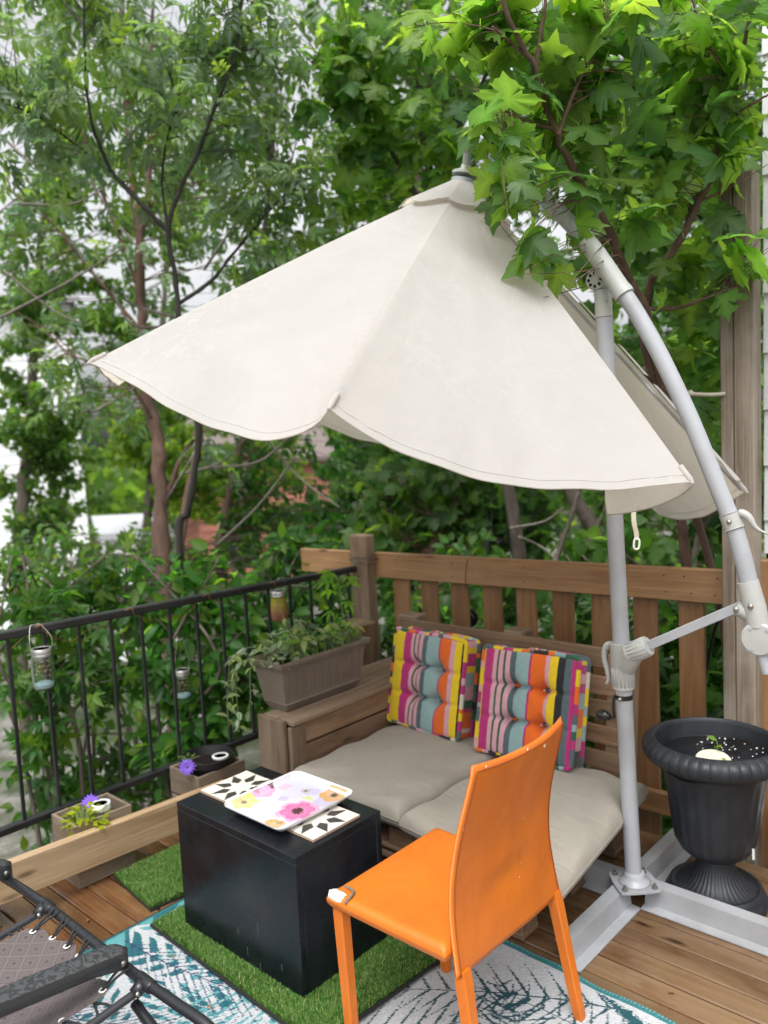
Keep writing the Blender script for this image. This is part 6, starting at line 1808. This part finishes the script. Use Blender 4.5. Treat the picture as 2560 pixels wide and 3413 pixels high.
# ------------------------------------------------------------------ ash trees over the railing
b4 = at(590, 1950, 4.75); b4[2] = -1.7
dark_v = [b4, at(600, 1900, 4.75), at(628, 1700, 4.7), at(662, 1480, 4.6), at(640, 1280, 4.5), at(600, 1080, 4.4), at(585, 930, 4.35), at(561, 775, 4.3), at(591, 653, 4.25), at(645, 539, 4.2), at(700, 400, 4.1), at(770, 220, 4.0), at(802, 62, 3.95), at(810, -120, 3.9)]
limbs5 = [(dark_v, 0.022, 0.006), ([at(558, 772, 4.3), at(470, 680, 4.25), at(380, 581, 4.2), at(330, 480, 4.1), at(300, 380, 4.0), at(282, 200, 3.9), at(280, -50, 3.8)], 0.013, 0.005),
          ([at(561, 775, 4.3), at(540, 600, 4.4), at(560, 450, 4.4), at(600, 330, 4.3)], 0.008, 0.004), ([at(600, 1010, 4.4), at(700, 940, 4.5), at(790, 830, 4.5), at(900, 700, 4.4), at(1000, 600, 4.3)], 0.012, 0.005),
          ([at(480, 690, 4.3), at(390, 590, 4.5), at(250, 480, 4.5), at(110, 380, 4.4), at(-40, 330, 4.3)], 0.008, 0.004)]
B_ = [(at(px, py, d), ra, nt) for px, py, d, ra, nt in ((80, 60, 4.2, .42, 20), (330, 40, 4.1, .42, 22), (580, 60, 4.1, .42, 24), (820, 80, 4.1, .40, 22), (150, 300, 4.3, .38, 15), (420, 300, 4.3, .36, 14), (680, 300, 4.2, .36, 16), (900, 330, 4.3, .36, 18), (880, 560, 4.5, .34, 16), (1030, 680, 4.6, .30, 15), (880, 800, 4.6, .30, 12), (60, 520, 4.4, .35, 10), (300, 560, 4.5, .35, 7), (560, 560, 4.5, .3, 7))]
plant('ash_tree', 'slender dark forked ash with drooping blue green leaves over the railing', 'tree', b4, limbs5, B_, 'ash', 0.145, 3.6, ASH, 31, M_BARKD, 'ash trees beyond the railing', 300, M_LEAFG, 0.85, 0.6, 0.003, 'foliage', face=0.4)
b5 = at(545, 2000, 6.2); b5[2] = -1.8
limbs6 = [([b5, at(545, 1900, 6.2), at(535, 1650, 6.2), at(522, 1450, 6.2), at(495, 1330, 6.2), at(480, 1100, 6.1), at(470, 1000, 6.1), at(462, 770, 6.0), at(440, 600, 6.0), at(420, 300, 6.0), at(400, -50, 6.0)], 0.062, 0.02),
          ([at(465, 770, 6.0), at(490, 690, 6.0), at(500, 450, 6.0), at(505, 200, 6), at(510, -80, 6)], 0.028, 0.012), ([at(540, 1700, 6.2), at(590, 1560, 6.2), at(650, 1450, 6.2), at(700, 1300, 6.2)], 0.025, 0.012),
          ([at(590, 1900, 6.0), at(615, 1720, 6.0), at(640, 1580, 6.0), at(668, 1440, 6.0), at(680, 1300, 6)], 0.036, 0.02), ([at(520, 1420, 6.2), at(440, 1290, 6), at(330, 1220, 5.8), at(220, 1180, 5.7)], 0.014, 0.006),
          ([at(475, 1000, 6.1), at(420, 850, 6), at(340, 640, 5.9), at(280, 450, 5.8), at(180, 300, 5.7)], 0.018, 0.007), ([at(460, 1090, 6.1), at(300, 900, 6), at(180, 750, 5.9), at(40, 640, 5.8)], 0.014, 0.006)]
B_ = [(at(px, py, d), ra, nt) for px, py, d, ra, nt in ((100, 120, 6.0, .7, 24), (420, 150, 6.0, .7, 24), (700, 300, 6.0, .6, 22), (200, 480, 6.0, .6, 20), (480, 560, 6.2, .6, 18), (60, 760, 6.0, .5, 15), (780, 600, 6.1, .5, 18), (720, 880, 6.2, .45, 14), (330, 830, 6.2, .5, 12), (400, 1250, 6.4, .5, 14), (120, 1050, 6.2, .5, 15), (780, 1400, 6.4, .45, 14), (180, 1330, 6.4, .4, 12))]
plant('ash_tree', 'tall brown trunked ash forking high beyond the railing', 'tree', b5, limbs6, B_, 'ash', 0.15, 4.6, ASH, 32, M_BARKB, 'ash trees beyond the railing', 300, M_LEAFG, 0.8, 0.6, 0.0035, 'foliage', face=0.4)

# ------------------------------------------------------------------ trunks and crowns further back
def back_tree(label, trunks, blobs, kind, size, per, pal, seed, bk=M_BARK, name='background_tree'):
    b = np.array(trunks[0][0][0], float).copy(); b[2] = -1.85
    return plant(name, label, 'tree', b, trunks, blobs, kind, size, per * 1.4, pal, seed, bk, 'trees behind the yard', 0, None, 0.5, 0.6, 0.004, 'crown', face=0.4)
def tr(px, d, *pts, r0=0.06, r1=0.02):
    b = at(px, 2300, d); b[2] = -1.85
    return ([b] + [at(x, y, d) for x, y in pts], r0, r1)
back_tree('tree with a reddish trunk leaning right of the umbrella tip', [tr(735, 6.8, (735, 1900), (745, 1770), (775, 1600), (805, 1470), (850, 1250), (950, 900), r0=.055)], [(at(x, y, 6.8), ra, n) for x, y, ra, n in ((850, 1300, .5, 22), (1000, 1550, .5, 24), (900, 1750, .4, 20), (1100, 1300, .5, 20), (950, 1000, .6, 22), (1150, 1750, .45, 22))], 'ovate', 0.085, 9, SHRUB, 41, M_BARKB)
back_tree('tree with a leaning trunk seen above the left part of the fence', [tr(1380, 6.2, (1400, 1950), (1433, 1840), (1480, 1740), (1527, 1655), (1570, 1400), (1600, 1000), r0=.05)], [(at(x, y, 6.2), ra, n) for x, y, ra, n in ((1300, 1550, .45, 22), (1500, 1450, .5, 24), (1250, 1800, .35, 18), (1550, 1750, .4, 20), (1350, 1250, .5, 20))], 'maple0', 0.11, 4.5, MAPLED, 42, M_BARKB)
back_tree('tree with a dark upright trunk behind the middle of the fence', [tr(1730, 5.6, (1740, 2000), (1725, 1860), (1708, 1740), (1695, 1600), (1680, 1300), (1650, 900), r0=.05), tr(1600, 6.0, (1620, 1880), (1660, 1810), (1720, 1760), r0=.02, r1=.01)], [(at(x, y, 6.4), ra, n) for x, y, ra, n in ((1650, 1700, .4, 22), (1800, 1700, .4, 22), (1700, 1450, .5, 22), (1850, 1950, .4, 16), (1600, 2000, .4, 16))], 'maple0', 0.11, 4.5, MAPLED, 43, M_BARKD)
for i, (lab, px, d, blobs, pal, per, sz) in enumerate((
    ('broad tree filling the gap far behind the umbrella pole', 2050, 8.5, ((2050, 1500, .9, 40), (2350, 1500, .9, 40), (2000, 1900, .8, 34), (2400, 1950, .8, 34), (2200, 1150, .9, 40), (2500, 1100, .8, 34)), MAPLED, 12, .10),
    ('tall dense tree far behind the young maples', 2300, 9.0, ((1950, 300, 1.0, 44), (2350, 250, 1.0, 44), (2550, 600, 1.0, 40), (2100, 700, 1.0, 44), (2400, 900, 1.0, 40), (1900, -200, 1.0, 24), (2400, -250, 1.0, 24)), MAPLED, 12, .105),
    ('tall dense tree far behind the umbrella peak', 1400, 8.8, ((1200, 100, 1.0, 34), (1550, 150, 1.0, 40), (1350, 500, 1.0, 44), (1700, 600, 1.0, 44), (1100, 550, .8, 24), (1250, 900, .8, 34), (1450, -250, 1.0, 20)), MAPLED, 12, .10),
    ('leafy tree low behind the left part of the fence', 1300, 8.5, ((1200, 1500, .8, 34), (1500, 1550, .8, 36), (1350, 1850, .8, 36), (1700, 1800, .8, 36), (1050, 1800, .7, 28), (1650, 1450, .8, 34)), SHRUB, 12, .09),
    ('light yellow green tree far beyond the railing', 480, 13.0, ((440, 1450, .6, 30), (560, 1420, .6, 30), (640, 1560, .7, 26), (760, 1640, .8, 26), (900, 1560, .8, 26)), YG, 12, .11),
    ('airy tree far away by the white house', 60, 9.5, ((60, 1450, .8, 24), (180, 1750, .8, 26), (60, 1150, .8, 16), (280, 1500, .6, 16), (60, 300, 1.0, 18), (320, 560, .9, 14), (580, 620, .8, 16), (480, 1150, .7, 20), (250, 950, .8, 12), (100, 750, .9, 12)), FAR, 9, .095),
    ('airy tree far away between the ash trunks', 800, 10.0, ((850, 300, .9, 22), (650, 700, .6, 12), (900, 900, .8, 26), (780, 1150, .7, 24), (950, 1300, .8, 26), (450, 300, .7, 12)), FAR, 11, .09))):
    b = at(px, 2200, d); b[2] = -1.85
    trunk = ([b] + [at(px + 30 * k, y, d) for k, y in enumerate((1900, 1500, 1100, 700, 300))], .08, .03)
    back_tree(lab, [trunk], [(at(x, y, d + rng.uniform(-.6, .6)), ra, n) for x, y, ra, n in blobs], 'chip', sz, per * (2.6 if i == 2 else 4.5 if i != 5 else 6.5), pal, 60 + i)

# ------------------------------------------------------------------ shrubs and creepers just beyond the railing and fence
def shrub(label, px, d, blobs, kind, size, per, pal, seed, objs=0, name='shrub'):
    b = at(px, 2600, d); b[2] = -1.8
    stems = [([b + V3(rng.normal(0, .05), rng.normal(0, .05), 0), at(px + rng.uniform(-120, 120), 2500, d), at(px + rng.uniform(-200, 200), 2200, d + rng.uniform(-.2, .2)), at(px + rng.uniform(-280, 280), 1850, d)], .016, .005) for _ in range(4)]
    return plant(name, label, 'shrub', b, stems, [(at(x, y, dd), ra * 1.1, int(n * 1.5)) for x, y, dd, ra, n in blobs], kind, size * 1.1, per * 1.5, pal, seed, M_BARK, 'shrubs beyond the railing and fence', objs, None, 0.5, 0.8, 0.0028, 'foliage', face=0.5)
shrub('leafy creeper shrub behind the railing under the hanging clear jar', 150, 4.6, ((60, 2000, 4.7, .25, 12), (250, 2050, 4.5, .25, 14), (120, 2250, 4.6, .22, 12), (380, 2200, 4.5, .22, 13), (60, 2450, 4.5, .2, 8), (200, 2620, 4.7, .2, 8), (400, 1950, 4.8, .25, 12)), 'creeper', 0.10, 3.2, SHRUB, 71, 300)
shrub('dense shrub behind the middle bars of the railing', 620, 4.7, ((560, 2050, 4.7, .25, 14), (700, 1980, 4.8, .25, 14), (620, 2250, 4.7, .22, 12), (780, 2200, 4.8, .25, 14), (560, 2450, 4.7, .2, 10), (720, 2430, 4.7, .22, 12), (850, 2050, 4.9, .22, 12)), 'ovate', 0.095, 7, SHRUB, 72, 300)
shrub('dense shrub behind the railing by the long planter', 980, 5.0, ((950, 1950, 5.2, .25, 14), (1100, 1980, 5.2, .25, 14), (1000, 2180, 5.0, .25, 14), (1150, 2150, 5.1, .25, 14), (900, 2300, 4.8, .2, 10), (1050, 1800, 5.3, .25, 12)), 'ovate', 0.085, 8, SHRUB, 73, 300)
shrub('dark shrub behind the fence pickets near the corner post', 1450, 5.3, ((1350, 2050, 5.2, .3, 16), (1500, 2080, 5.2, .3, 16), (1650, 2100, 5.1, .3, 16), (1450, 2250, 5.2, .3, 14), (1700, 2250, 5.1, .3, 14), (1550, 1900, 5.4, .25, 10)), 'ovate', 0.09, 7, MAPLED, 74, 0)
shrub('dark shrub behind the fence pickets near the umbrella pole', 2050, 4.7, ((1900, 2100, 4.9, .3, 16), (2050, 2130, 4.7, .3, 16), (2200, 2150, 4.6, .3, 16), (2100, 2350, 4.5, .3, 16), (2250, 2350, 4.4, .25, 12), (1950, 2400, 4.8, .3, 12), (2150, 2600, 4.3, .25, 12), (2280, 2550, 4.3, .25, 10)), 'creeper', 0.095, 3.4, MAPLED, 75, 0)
shrub('leafy bush behind the fence end by the tall post', 2360, 4.3, ((2330, 2080, 4.3, .22, 14), (2400, 2250, 4.2, .22, 14), (2330, 2400, 4.1, .2, 12), (2420, 1950, 4.4, .22, 10), (2200, 2720, 3.9, .15, 8), (2330, 2680, 3.9, .15, 8)), 'maple0', 0.085, 4, MAPLED, 76, 0)
shrub('far hedge of small leaves low in the yard', 500, 6.6, ((100, 2000, 6.8, .5, 20), (400, 2000, 6.8, .5, 22), (700, 1950, 6.8, .5, 24), (250, 2250, 6.4, .4, 16), (550, 2250, 6.4, .4, 18), (850, 2200, 6.6, .5, 20), (1050, 1950, 6.8, .5, 22), (500, 1850, 6.9, .4, 14), (180, 1850, 6.9, .4, 12)), 'ovate', 0.085, 7, FAR, 77, 0)
shrub('straggly bush low in the yard under the railing', 300, 5.2, ((60, 2650, 5.0, .25, 8), (420, 2500, 5.4, .25, 10), (300, 2750, 5.0, .2, 7), (560, 2620, 5.2, .22, 10), (650, 2550, 5.2, .22, 10), (120, 2800, 4.9, .2, 6)), 'ovate', 0.075, 6, SHRUB, 78, 0)

# ------------------------------------------------------------------ bare criss-cross branches in the left trees
M_SILVER = bark('silver_bark', (0.10, 0.085, 0.07), (0.22, 0.19, 0.165))
dead = thing('bare_branches', 'tangle of thin bare grey branches beyond the railing', 'branches', tuple(at(600, 1500, 5.5) * [1, 1, 0] + V3(0, 0, -1.8)))
geo = []
r_ = np.random.default_rng(9)
for px, py, qx, qy, d in ((0, 1060, 420, 820, 5.2), (60, 680, 400, 590, 5.4), (590, 1060, 380, 965, 5.0), (280, 1370, 450, 1290, 5.3), (0, 450, 300, 620, 5.0), (200, 380, 520, 900, 5.2), (10, 900, 280, 1080, 5.5), (680, 900, 860, 560, 5.4), (640, 660, 900, 560, 5.0), (560, 1090, 380, 980, 4.9),
                          (870, 1440, 1130, 1690, 5.4), (680, 1560, 960, 1460, 5.4), (720, 1820, 1000, 1500, 5.3), (600, 1580, 820, 1460, 5.2), (560, 1660, 660, 1480, 5.2), (1700, 1760, 1880, 1690, 5.2), (1730, 1790, 1850, 1860, 5.2), (780, 2000, 1080, 1960, 4.9), (800, 2060, 960, 2000, 4.8), (300, 2650, 480, 2720, 5.2), (400, 2150, 640, 2300, 5.0)):
    P = [at(px, py, d), at((px + qx) / 2 + r_.uniform(-40, 40), (py + qy) / 2 + r_.uniform(-30, 50), d + r_.uniform(-.2, .2)), at(qx, qy, d + r_.uniform(-.2, .2))]
    part('branch', *tube(smooth_path(P, 12), np.linspace(.010, .005, 12), 6), M_SILVER, dead, True)

# ------------------------------------------------------------------ a wood on the horizon
r_ = np.random.default_rng(90)
n = 26000
az = YAW + r_.uniform(-1.2, 1.2, n); dist = r_.uniform(26, 48, n)
hill = 3.2 + 1.3 * np.sin(az * 9) + 0.9 * np.sin(az * 23 + 1)
P = np.column_stack([np.cos(az) * dist, np.sin(az) * dist, -1.8 + (hill + 1.8) * r_.uniform(0, 1, n) ** .8])
Rm = frame_of(nrmz(r_.normal(size=(n, 3))), nrmz(r_.normal(size=(n, 3)) + UPV))
Vv, T, w = KIT['chip'][0]
sz = r_.uniform(.35, .8, n)
W_ = P[:, None, :] + sz[:, None, None] * np.einsum('nij,kj->nki', Rm, Vv)
me = tri_mesh('far_treeline', W_.reshape(-1, 3), (T[None] + (np.arange(n) * 4)[:, None, None]).reshape(-1, 3), np.repeat(pick_cols(r_, n, FAR), 4, 0))
me.materials.append(M_LEAF)
o = bpy.data.objects.new('far_treeline', me); link(o, None, Matrix.Identity(4))
props(o, 'blurred green line of distant trees beyond the yard', 'trees', kind='stuff')

# ------------------------------------------------------------------ houses behind the trees
def far_house(label, px0, px1, ytop, ybot, d, col, roof_col, board=0.16, wins=(), eave=0.3, peak=1.1):
    a, b = at(px0, 1700, d), at(px1, 1700, d)
    zt, zb = at((px0 + px1) / 2, ytop, d)[2], at((px0 + px1) / 2, ybot, d)[2]
    ux = (b - a); ux[2] = 0; L = np.linalg.norm(ux); ux /= L
    nb = np.cross(ux, UPV); nb = nb if nb @ fwd < 0 else -nb
    root = thing('far_house', label, 'house', ((a[0] + b[0]) / 2, (a[1] + b[1]) / 2, zb))
    mw = plain('house_paint_%d' % px1, col, 0.7, 0, 0.05, 5, 0.05)
    n = int((zt - zb) / board)
    back_ = -nb * 3.0 - ux * 1.2
    V = [a * [1, 1, 0] + UPV * zb, b * [1, 1, 0] + UPV * zb, b * [1, 1, 0] + UPV * zt, a * [1, 1, 0] + UPV * zt]
    V = V + [v + back_ for v in V]
    part('wall', V, [(0, 1, 2, 3), (4, 5, 6, 7), (0, 1, 5, 4), (2, 3, 7, 6), (1, 2, 6, 5), (0, 3, 7, 4)], mw, root)
    for i in range(n):
        z = zb + board * (i + .5)
        plank('clapboard', tuple(a * [1, 1, 0] + UPV * z + nb * .012), tuple(b * [1, 1, 0] + UPV * z + nb * .012), board * .97, .02, mw, root, up=tuple(nb + UPV * 0.08), b=.003)
    mr = plain('roofing_%d' % px1, roof_col, 0.85)
    r0 = [a * [1, 1, 0] - ux * eave + nb * eave + UPV * (zt - .02), b * [1, 1, 0] + ux * eave + nb * eave + UPV * (zt - .02)]
    r1 = [p + back_ * .6 + UPV * peak for p in r0]
    r2 = [p + back_ * 1.2 for p in r0]
    Vr = r0 + r1 + r2; Vr = Vr + [v + UPV * .1 for v in Vr]
    part('roof', Vr, [(0, 1, 3, 2), (2, 3, 5, 4), (6, 7, 9, 8), (8, 9, 11, 10), (0, 1, 7, 6), (4, 5, 11, 10), (0, 2, 8, 6), (2, 4, 10, 8), (1, 3, 9, 7), (3, 5, 11, 9)], mr, root)
    for fx, fz, w, h in wins:
        c = a * [1, 1, 0] + ux * L * fx + UPV * (zb + (zt - zb) * fz) + nb * .03
        wn = plank('window', tuple(c - ux * w / 2), tuple(c + ux * w / 2), h, .05, plain('window_frame', (.6, .6, .58), .5) if 'window_frame' not in bpy.data.materials else bpy.data.materials['window_frame'], root, up=tuple(nb), b=.01)
        po = plank('pane', tuple(c - ux * w * .43 + nb * .027), tuple(c + ux * w * .43 + nb * .027), h * .86, .01, M_DKG, root, up=tuple(nb), b=.002)
    return root
far_house('white clapboard house far behind the ash trees', -900, 290, 1050, 2150, 15.0, (0.78, 0.79, 0.80), (0.30, 0.30, 0.31), 0.17, ((0.2, 0.45, .9, 1.3), (0.55, 0.72, .8, 1.2)))
far_house('low white shed between the ash trunks', 345, 560, 1790, 2250, 13.0, (0.74, 0.75, 0.76), (0.45, 0.46, 0.48), 0.15, ((0.5, .5, .5, .6),), .1, .15)
far_house('salmon brick house far behind the yard', 660, 1100, 1540, 2050, 19.0, (0.42, 0.17, 0.12), (0.16, 0.13, 0.12), 0.2, ((0.3, .5, .9, 1.2), (0.7, .5, .9, 1.2)))

# ------------------------------------------------------------------ potted plants
STR = [(0.05, 0.13, 0.06), (0.42, 0.50, 0.36), (0.035, 0.10, 0.05)]
def striped_leaf(seed, L=1.0, W=0.52):
    """pale mid stripe and dark rim"""
    r = np.random.default_rng(seed)
    ts = np.linspace(0, 1, 7)
    V, C, T = [], [], []
    for i, t in enumerate(ts):
        w = W * math.sin(math.pi * min(1, t * .93 + .04)) ** .8 / 2
        for s, c in ((-1, 2), (-.35, 1), (0, 0), (.35, 1), (1, 2)):
            V.append((w * s, t * L, .25 * abs(s) * w - .30 * L * t * t)); C.append(STR[c])
    for i in range(6):
        for j in range(4):
            a = i * 5 + j
            T += [(a, a + 1, a + 6), (a, a + 6, a + 5)]
    return np.array(V), np.array(T), np.array(C)
def leaf_obj(name, shape, pos, d, up, size, root, mat, cache={}, key=None):
    if key not in cache:
        Vv, T, C = shape
        me = tri_mesh('leaf', Vv, T, np.clip(C, 0, 1)); me.materials.append(mat); cache[key] = me
    Rm = frame_of(np.asarray(d, float)[None], np.asarray(up, float)[None])[0]
    m = Matrix([[*(Rm[a] * size), float(pos[a])] for a in range(3)] + [[0, 0, 0, 1]])
    return link(bpy.data.objects.new(name, cache[key]), root, m)
M_STEM = plain('green_stem', (0.13, 0.20, 0.06), 0.5)
tp = thing('trailing_plant', 'striped trailing plant spilling over the near end of the long planter', 'plant', (-2.68, 2.28, 0.69))
rt = np.random.default_rng(77)
stems = []
def vine(pts, nl, size, shapes=4, key='trad'):
    P = smooth_path(pts, 30)
    stems.append(tube(P, .0017, 5))
    for k in range(nl):
        i = int(4 + 25 * (k + rt.uniform(0, .8)) / nl); i = min(i, 28)
        t = nrmz(P[i + 1] - P[i]); o = nrmz(np.cross(t, UPV) * (1 if k % 2 else -1) + rt.normal(0, .35, 3))
        v = int(rt.integers(0, shapes))
        leaf_obj('leaf', striped_leaf(v), P[i], o + t * .3 - UPV * .15, UPV + rt.normal(0, .35, 3), size * rt.uniform(.8, 1.25), tp, M_LEAFG, key=('trad', v))
for k in range(15):
    x0, y0 = rt.uniform(-2.73, -2.6), rt.uniform(2.18, 2.42)
    e = V3(x0 + rt.uniform(-.14, .05), y0 + rt.uniform(-.12, .10), 0.735 + rt.uniform(.05, .16))
    vine([(x0, y0, .69), (x0 + (e[0] - x0) * .4, y0 + (e[1] - y0) * .4, .76), e], 6, 0.047)
vine([(-2.70, 2.17, .72), (-2.73, 2.11, .745), (-2.775, 2.085, .70), (-2.775, 2.08, .60), (-2.77, 2.078, .50), (-2.765, 2.07, .44)], 13, 0.046)
vine([(-2.72, 2.2, .72), (-2.77, 2.13, .76), (-2.84, 2.11, .72), (-2.86, 2.1, .60), (-2.86, 2.09, .5), (-2.855, 2.09, .43)], 15, 0.048)
vine([(-2.66, 2.16, .72), (-2.67, 2.11, .75), (-2.675, 2.085, .71), (-2.68, 2.08, .60), (-2.69, 2.068, .53)], 8, 0.034)
vine([(-2.72, 2.24, .72), (-2.79, 2.2, .77), (-2.87, 2.16, .73), (-2.89, 2.14, .62), (-2.89, 2.13, .52)], 10, 0.046)
part('stems', *merge(*stems), M_STEM, tp, True, False)
op = thing('leafy_plant', 'mixed dark and light green foliage in the far half of the long planter', 'plant', (-2.66, 2.5, 0.69))
stems = []
ov = [ovate_shape(i) for i in range(4)]
for k in range(95):
    x0, y0 = rt.uniform(-2.73, -2.59), rt.uniform(2.34, 2.68)
    h = rt.uniform(.02, .11)
    e = V3(x0 + rt.normal(0, .02), y0 + rt.normal(0, .03), .715 + h)
    stems.append(tube([(x0, y0, .68), (e[0], e[1], e[2])], .0015, 4))
    v = int(rt.integers(0, 4)); cc = int(rt.integers(0, 4))
    c = np.array(((.03, .10, .04), (.05, .15, .035), (.16, .28, .06), (.30, .38, .14))[cc])
    leaf_obj('leaf', (ov[v][0], ov[v][1], c * ov[v][2][:, None]), e, V3(rt.normal(), rt.normal(), -.25), UPV + rt.normal(0, .5, 3), rt.uniform(.04, .07), op, M_LEAFG, key=('ov', v, cc))
part('stems', *merge(*stems), M_STEM, op, True, False)
yp = thing('young_creeper', 'tall young creeper with pale pointed leaves rising from the long planter', 'plant', (-2.72, 2.68, 0.69))
P = smooth_path([(-2.715, 2.66, .69), (-2.72, 2.68, .80), (-2.735, 2.69, .92), (-2.76, 2.70, 1.0)], 16)
part('stem', *tube(P, .0024, 6), M_STEM, yp, True, False)
crs = [creeper_shape(i) for i in range(4)]
for i, (k, dx, dy, s) in enumerate(((6, -.6, -.8, .07), (8, .9, -.2, .075), (10, -.9, -.3, .075), (12, .5, .8, .08), (13, -.3, -1, .08), (14, .9, .3, .085), (15, -1, .1, .085), (15, .1, -.9, .07), (4, .2, -1, .06))):
    d = V3(dx, dy, .05)
    e = P[k] + nrmz(d) * .05 + UPV * .015
    part('leaf_stalk', *tube([P[k], e], .0013, 4), M_STEM, yp, False, False)
    leaf_obj('leaf', (crs[i % 4][0], crs[i % 4][1], V3(.16, .33, .04) * crs[i % 4][2][:, None]), e, d - UPV * .3, UPV + rt.normal(0, .25, 3), s, yp, M_LEAF, key=('cr', i % 4))
for o_p in (tp, op, yp):
    o_p.location += Vector((0.012, -0.05, 0.036))
# bedding plants in the crates
def bedding(label, c, z, n, col, sp, h, seed, name='bedding_plant'):
    r = np.random.default_rng(seed)
    root = thing(name, label, 'plant', (c[0], c[1], z), 'bedding plants in the crates')
    st = []
    for k in range(n):
        a = r.uniform(0, 6.28); q = sp * math.sqrt(r.uniform(0, 1))
        e = V3(c[0] + q * math.cos(a), c[1] + q * math.sin(a), z + h * r.uniform(.4, 1) * (1 - .4 * q / sp))
        st.append(tube([(c[0] + .3 * q * math.cos(a), c[1] + .3 * q * math.sin(a), z), tuple(e)], .0013, 4))
        v = k % 4
        leaf_obj('leaf', (ov[v][0], ov[v][1], np.array(col) * ov[v][2][:, None]), e, V3(math.cos(a), math.sin(a), r.uniform(-.1, .8)), UPV + r.normal(0, .4, 3), r.uniform(.025, .05), root, M_LEAF, key=('bed', v, col))
    part('stems', *merge(*st), M_STEM, root, True, False)
bedding('lime green bedding plant beside the white lidded jar in the crate', (-3.0, 1.435), .18, 80, (.30, .36, .02), .07, .13, 5)
bedding('sparse pale seedling at the edge of the wide black pot', (-3.115, 2.0), .25, 8, (.14, .26, .06), .03, .05, 6)
M_PURP = plain('purple_petal', (0.13, 0.05, 0.42), 0.6, 0, .2, 90, .1)
M_PEYE = plain('daisy_eye', (0.10, 0.06, 0.02), 0.8)
def daisy(label, c, tilt, stalk, rr, z0):
    c = np.array(c, float)
    root = thing('purple_daisy', label, 'flower', (c[0], c[1], z0), 'purple daisies in the crates')
    ax = nrmz(np.array(tilt, float))
    e1 = nrmz(np.cross(ax, V3(1, .3, 0))); e2 = np.cross(ax, e1)
    part('stalk', *tube(smooth_path([stalk, (np.array(stalk) + c) / 2 + V3(.004, .004, .01), c], 8), .0014, 5), M_STEM, root, True)
    part('eye', *lathe([(0, .005), (.005, .004), (.0065, 0), (.004, -.003)], 12, c, ax), M_PEYE, root, True)
    for k in range(15):
        a = k / 15 * 6.283
        d = math.cos(a) * e1 + math.sin(a) * e2; s = np.cross(ax, d)
        L, w = rr * random.uniform(.9, 1.1), rr * .17
        V = [c + d * .004 - s * w * .4, c + d * .004 + s * w * .4, c + d * L * .55 + s * w + ax * .004, c + d * L + ax * .001, c + d * L * .55 - s * w + ax * .004]
        part('petal', V, [(0, 1, 2, 4), (4, 2, 3)], M_PURP, root, False, False)
daisy('open purple daisy in the wide black pot', gX(624, 2556, -2.99), (.75, -.6, .5), (-3.03, 2.03, .25), .039, .25)
daisy('open purple daisy standing over the lime green bedding plant', gX(300, 2675, -3.07), (.5, -.5, .9), (-3.05, 1.44, .16), .039, .16)
daisy('small drooping purple daisy near the white lidded jar', gX(240, 2698, -3.09), (-.4, -.6, .5), (-3.06, 1.42, .16), .022, .16)
# seedlings in the urn
for lab, px, py, ht, s in (('taller seedling with pale green leaves in the urn', 2390, 2470, .075, .035), ('tiny seedling beside the cream lid in the urn', 2425, 2540, .035, .022)):
    b = gz(px, py + ht * 900, .525)
    root = thing('seedling', lab, 'plant', tuple(b), 'seedlings in the urn')
    part('stem', *tube(smooth_path([b, b + V3(.004, 0, ht * .6), b + V3(-.003, .003, ht)], 8), .0015, 5), M_STEM, root, True, False)
    for k, (dx, dy, f) in enumerate(((-.7, -.3, 1.0), (.6, -.5, .7), (-.4, .6, .55), (.8, .3, .35))):
        leaf_obj('leaf', (ov[k][0], ov[k][1], V3(.20, .36, .05) * ov[k][2][:, None]), b + V3(0, 0, ht * f), V3(dx, dy, .35), UPV + V3(.3, -.5, 0), s * (.7 + .3 * f), root, M_LEAF, key=('seed', k))
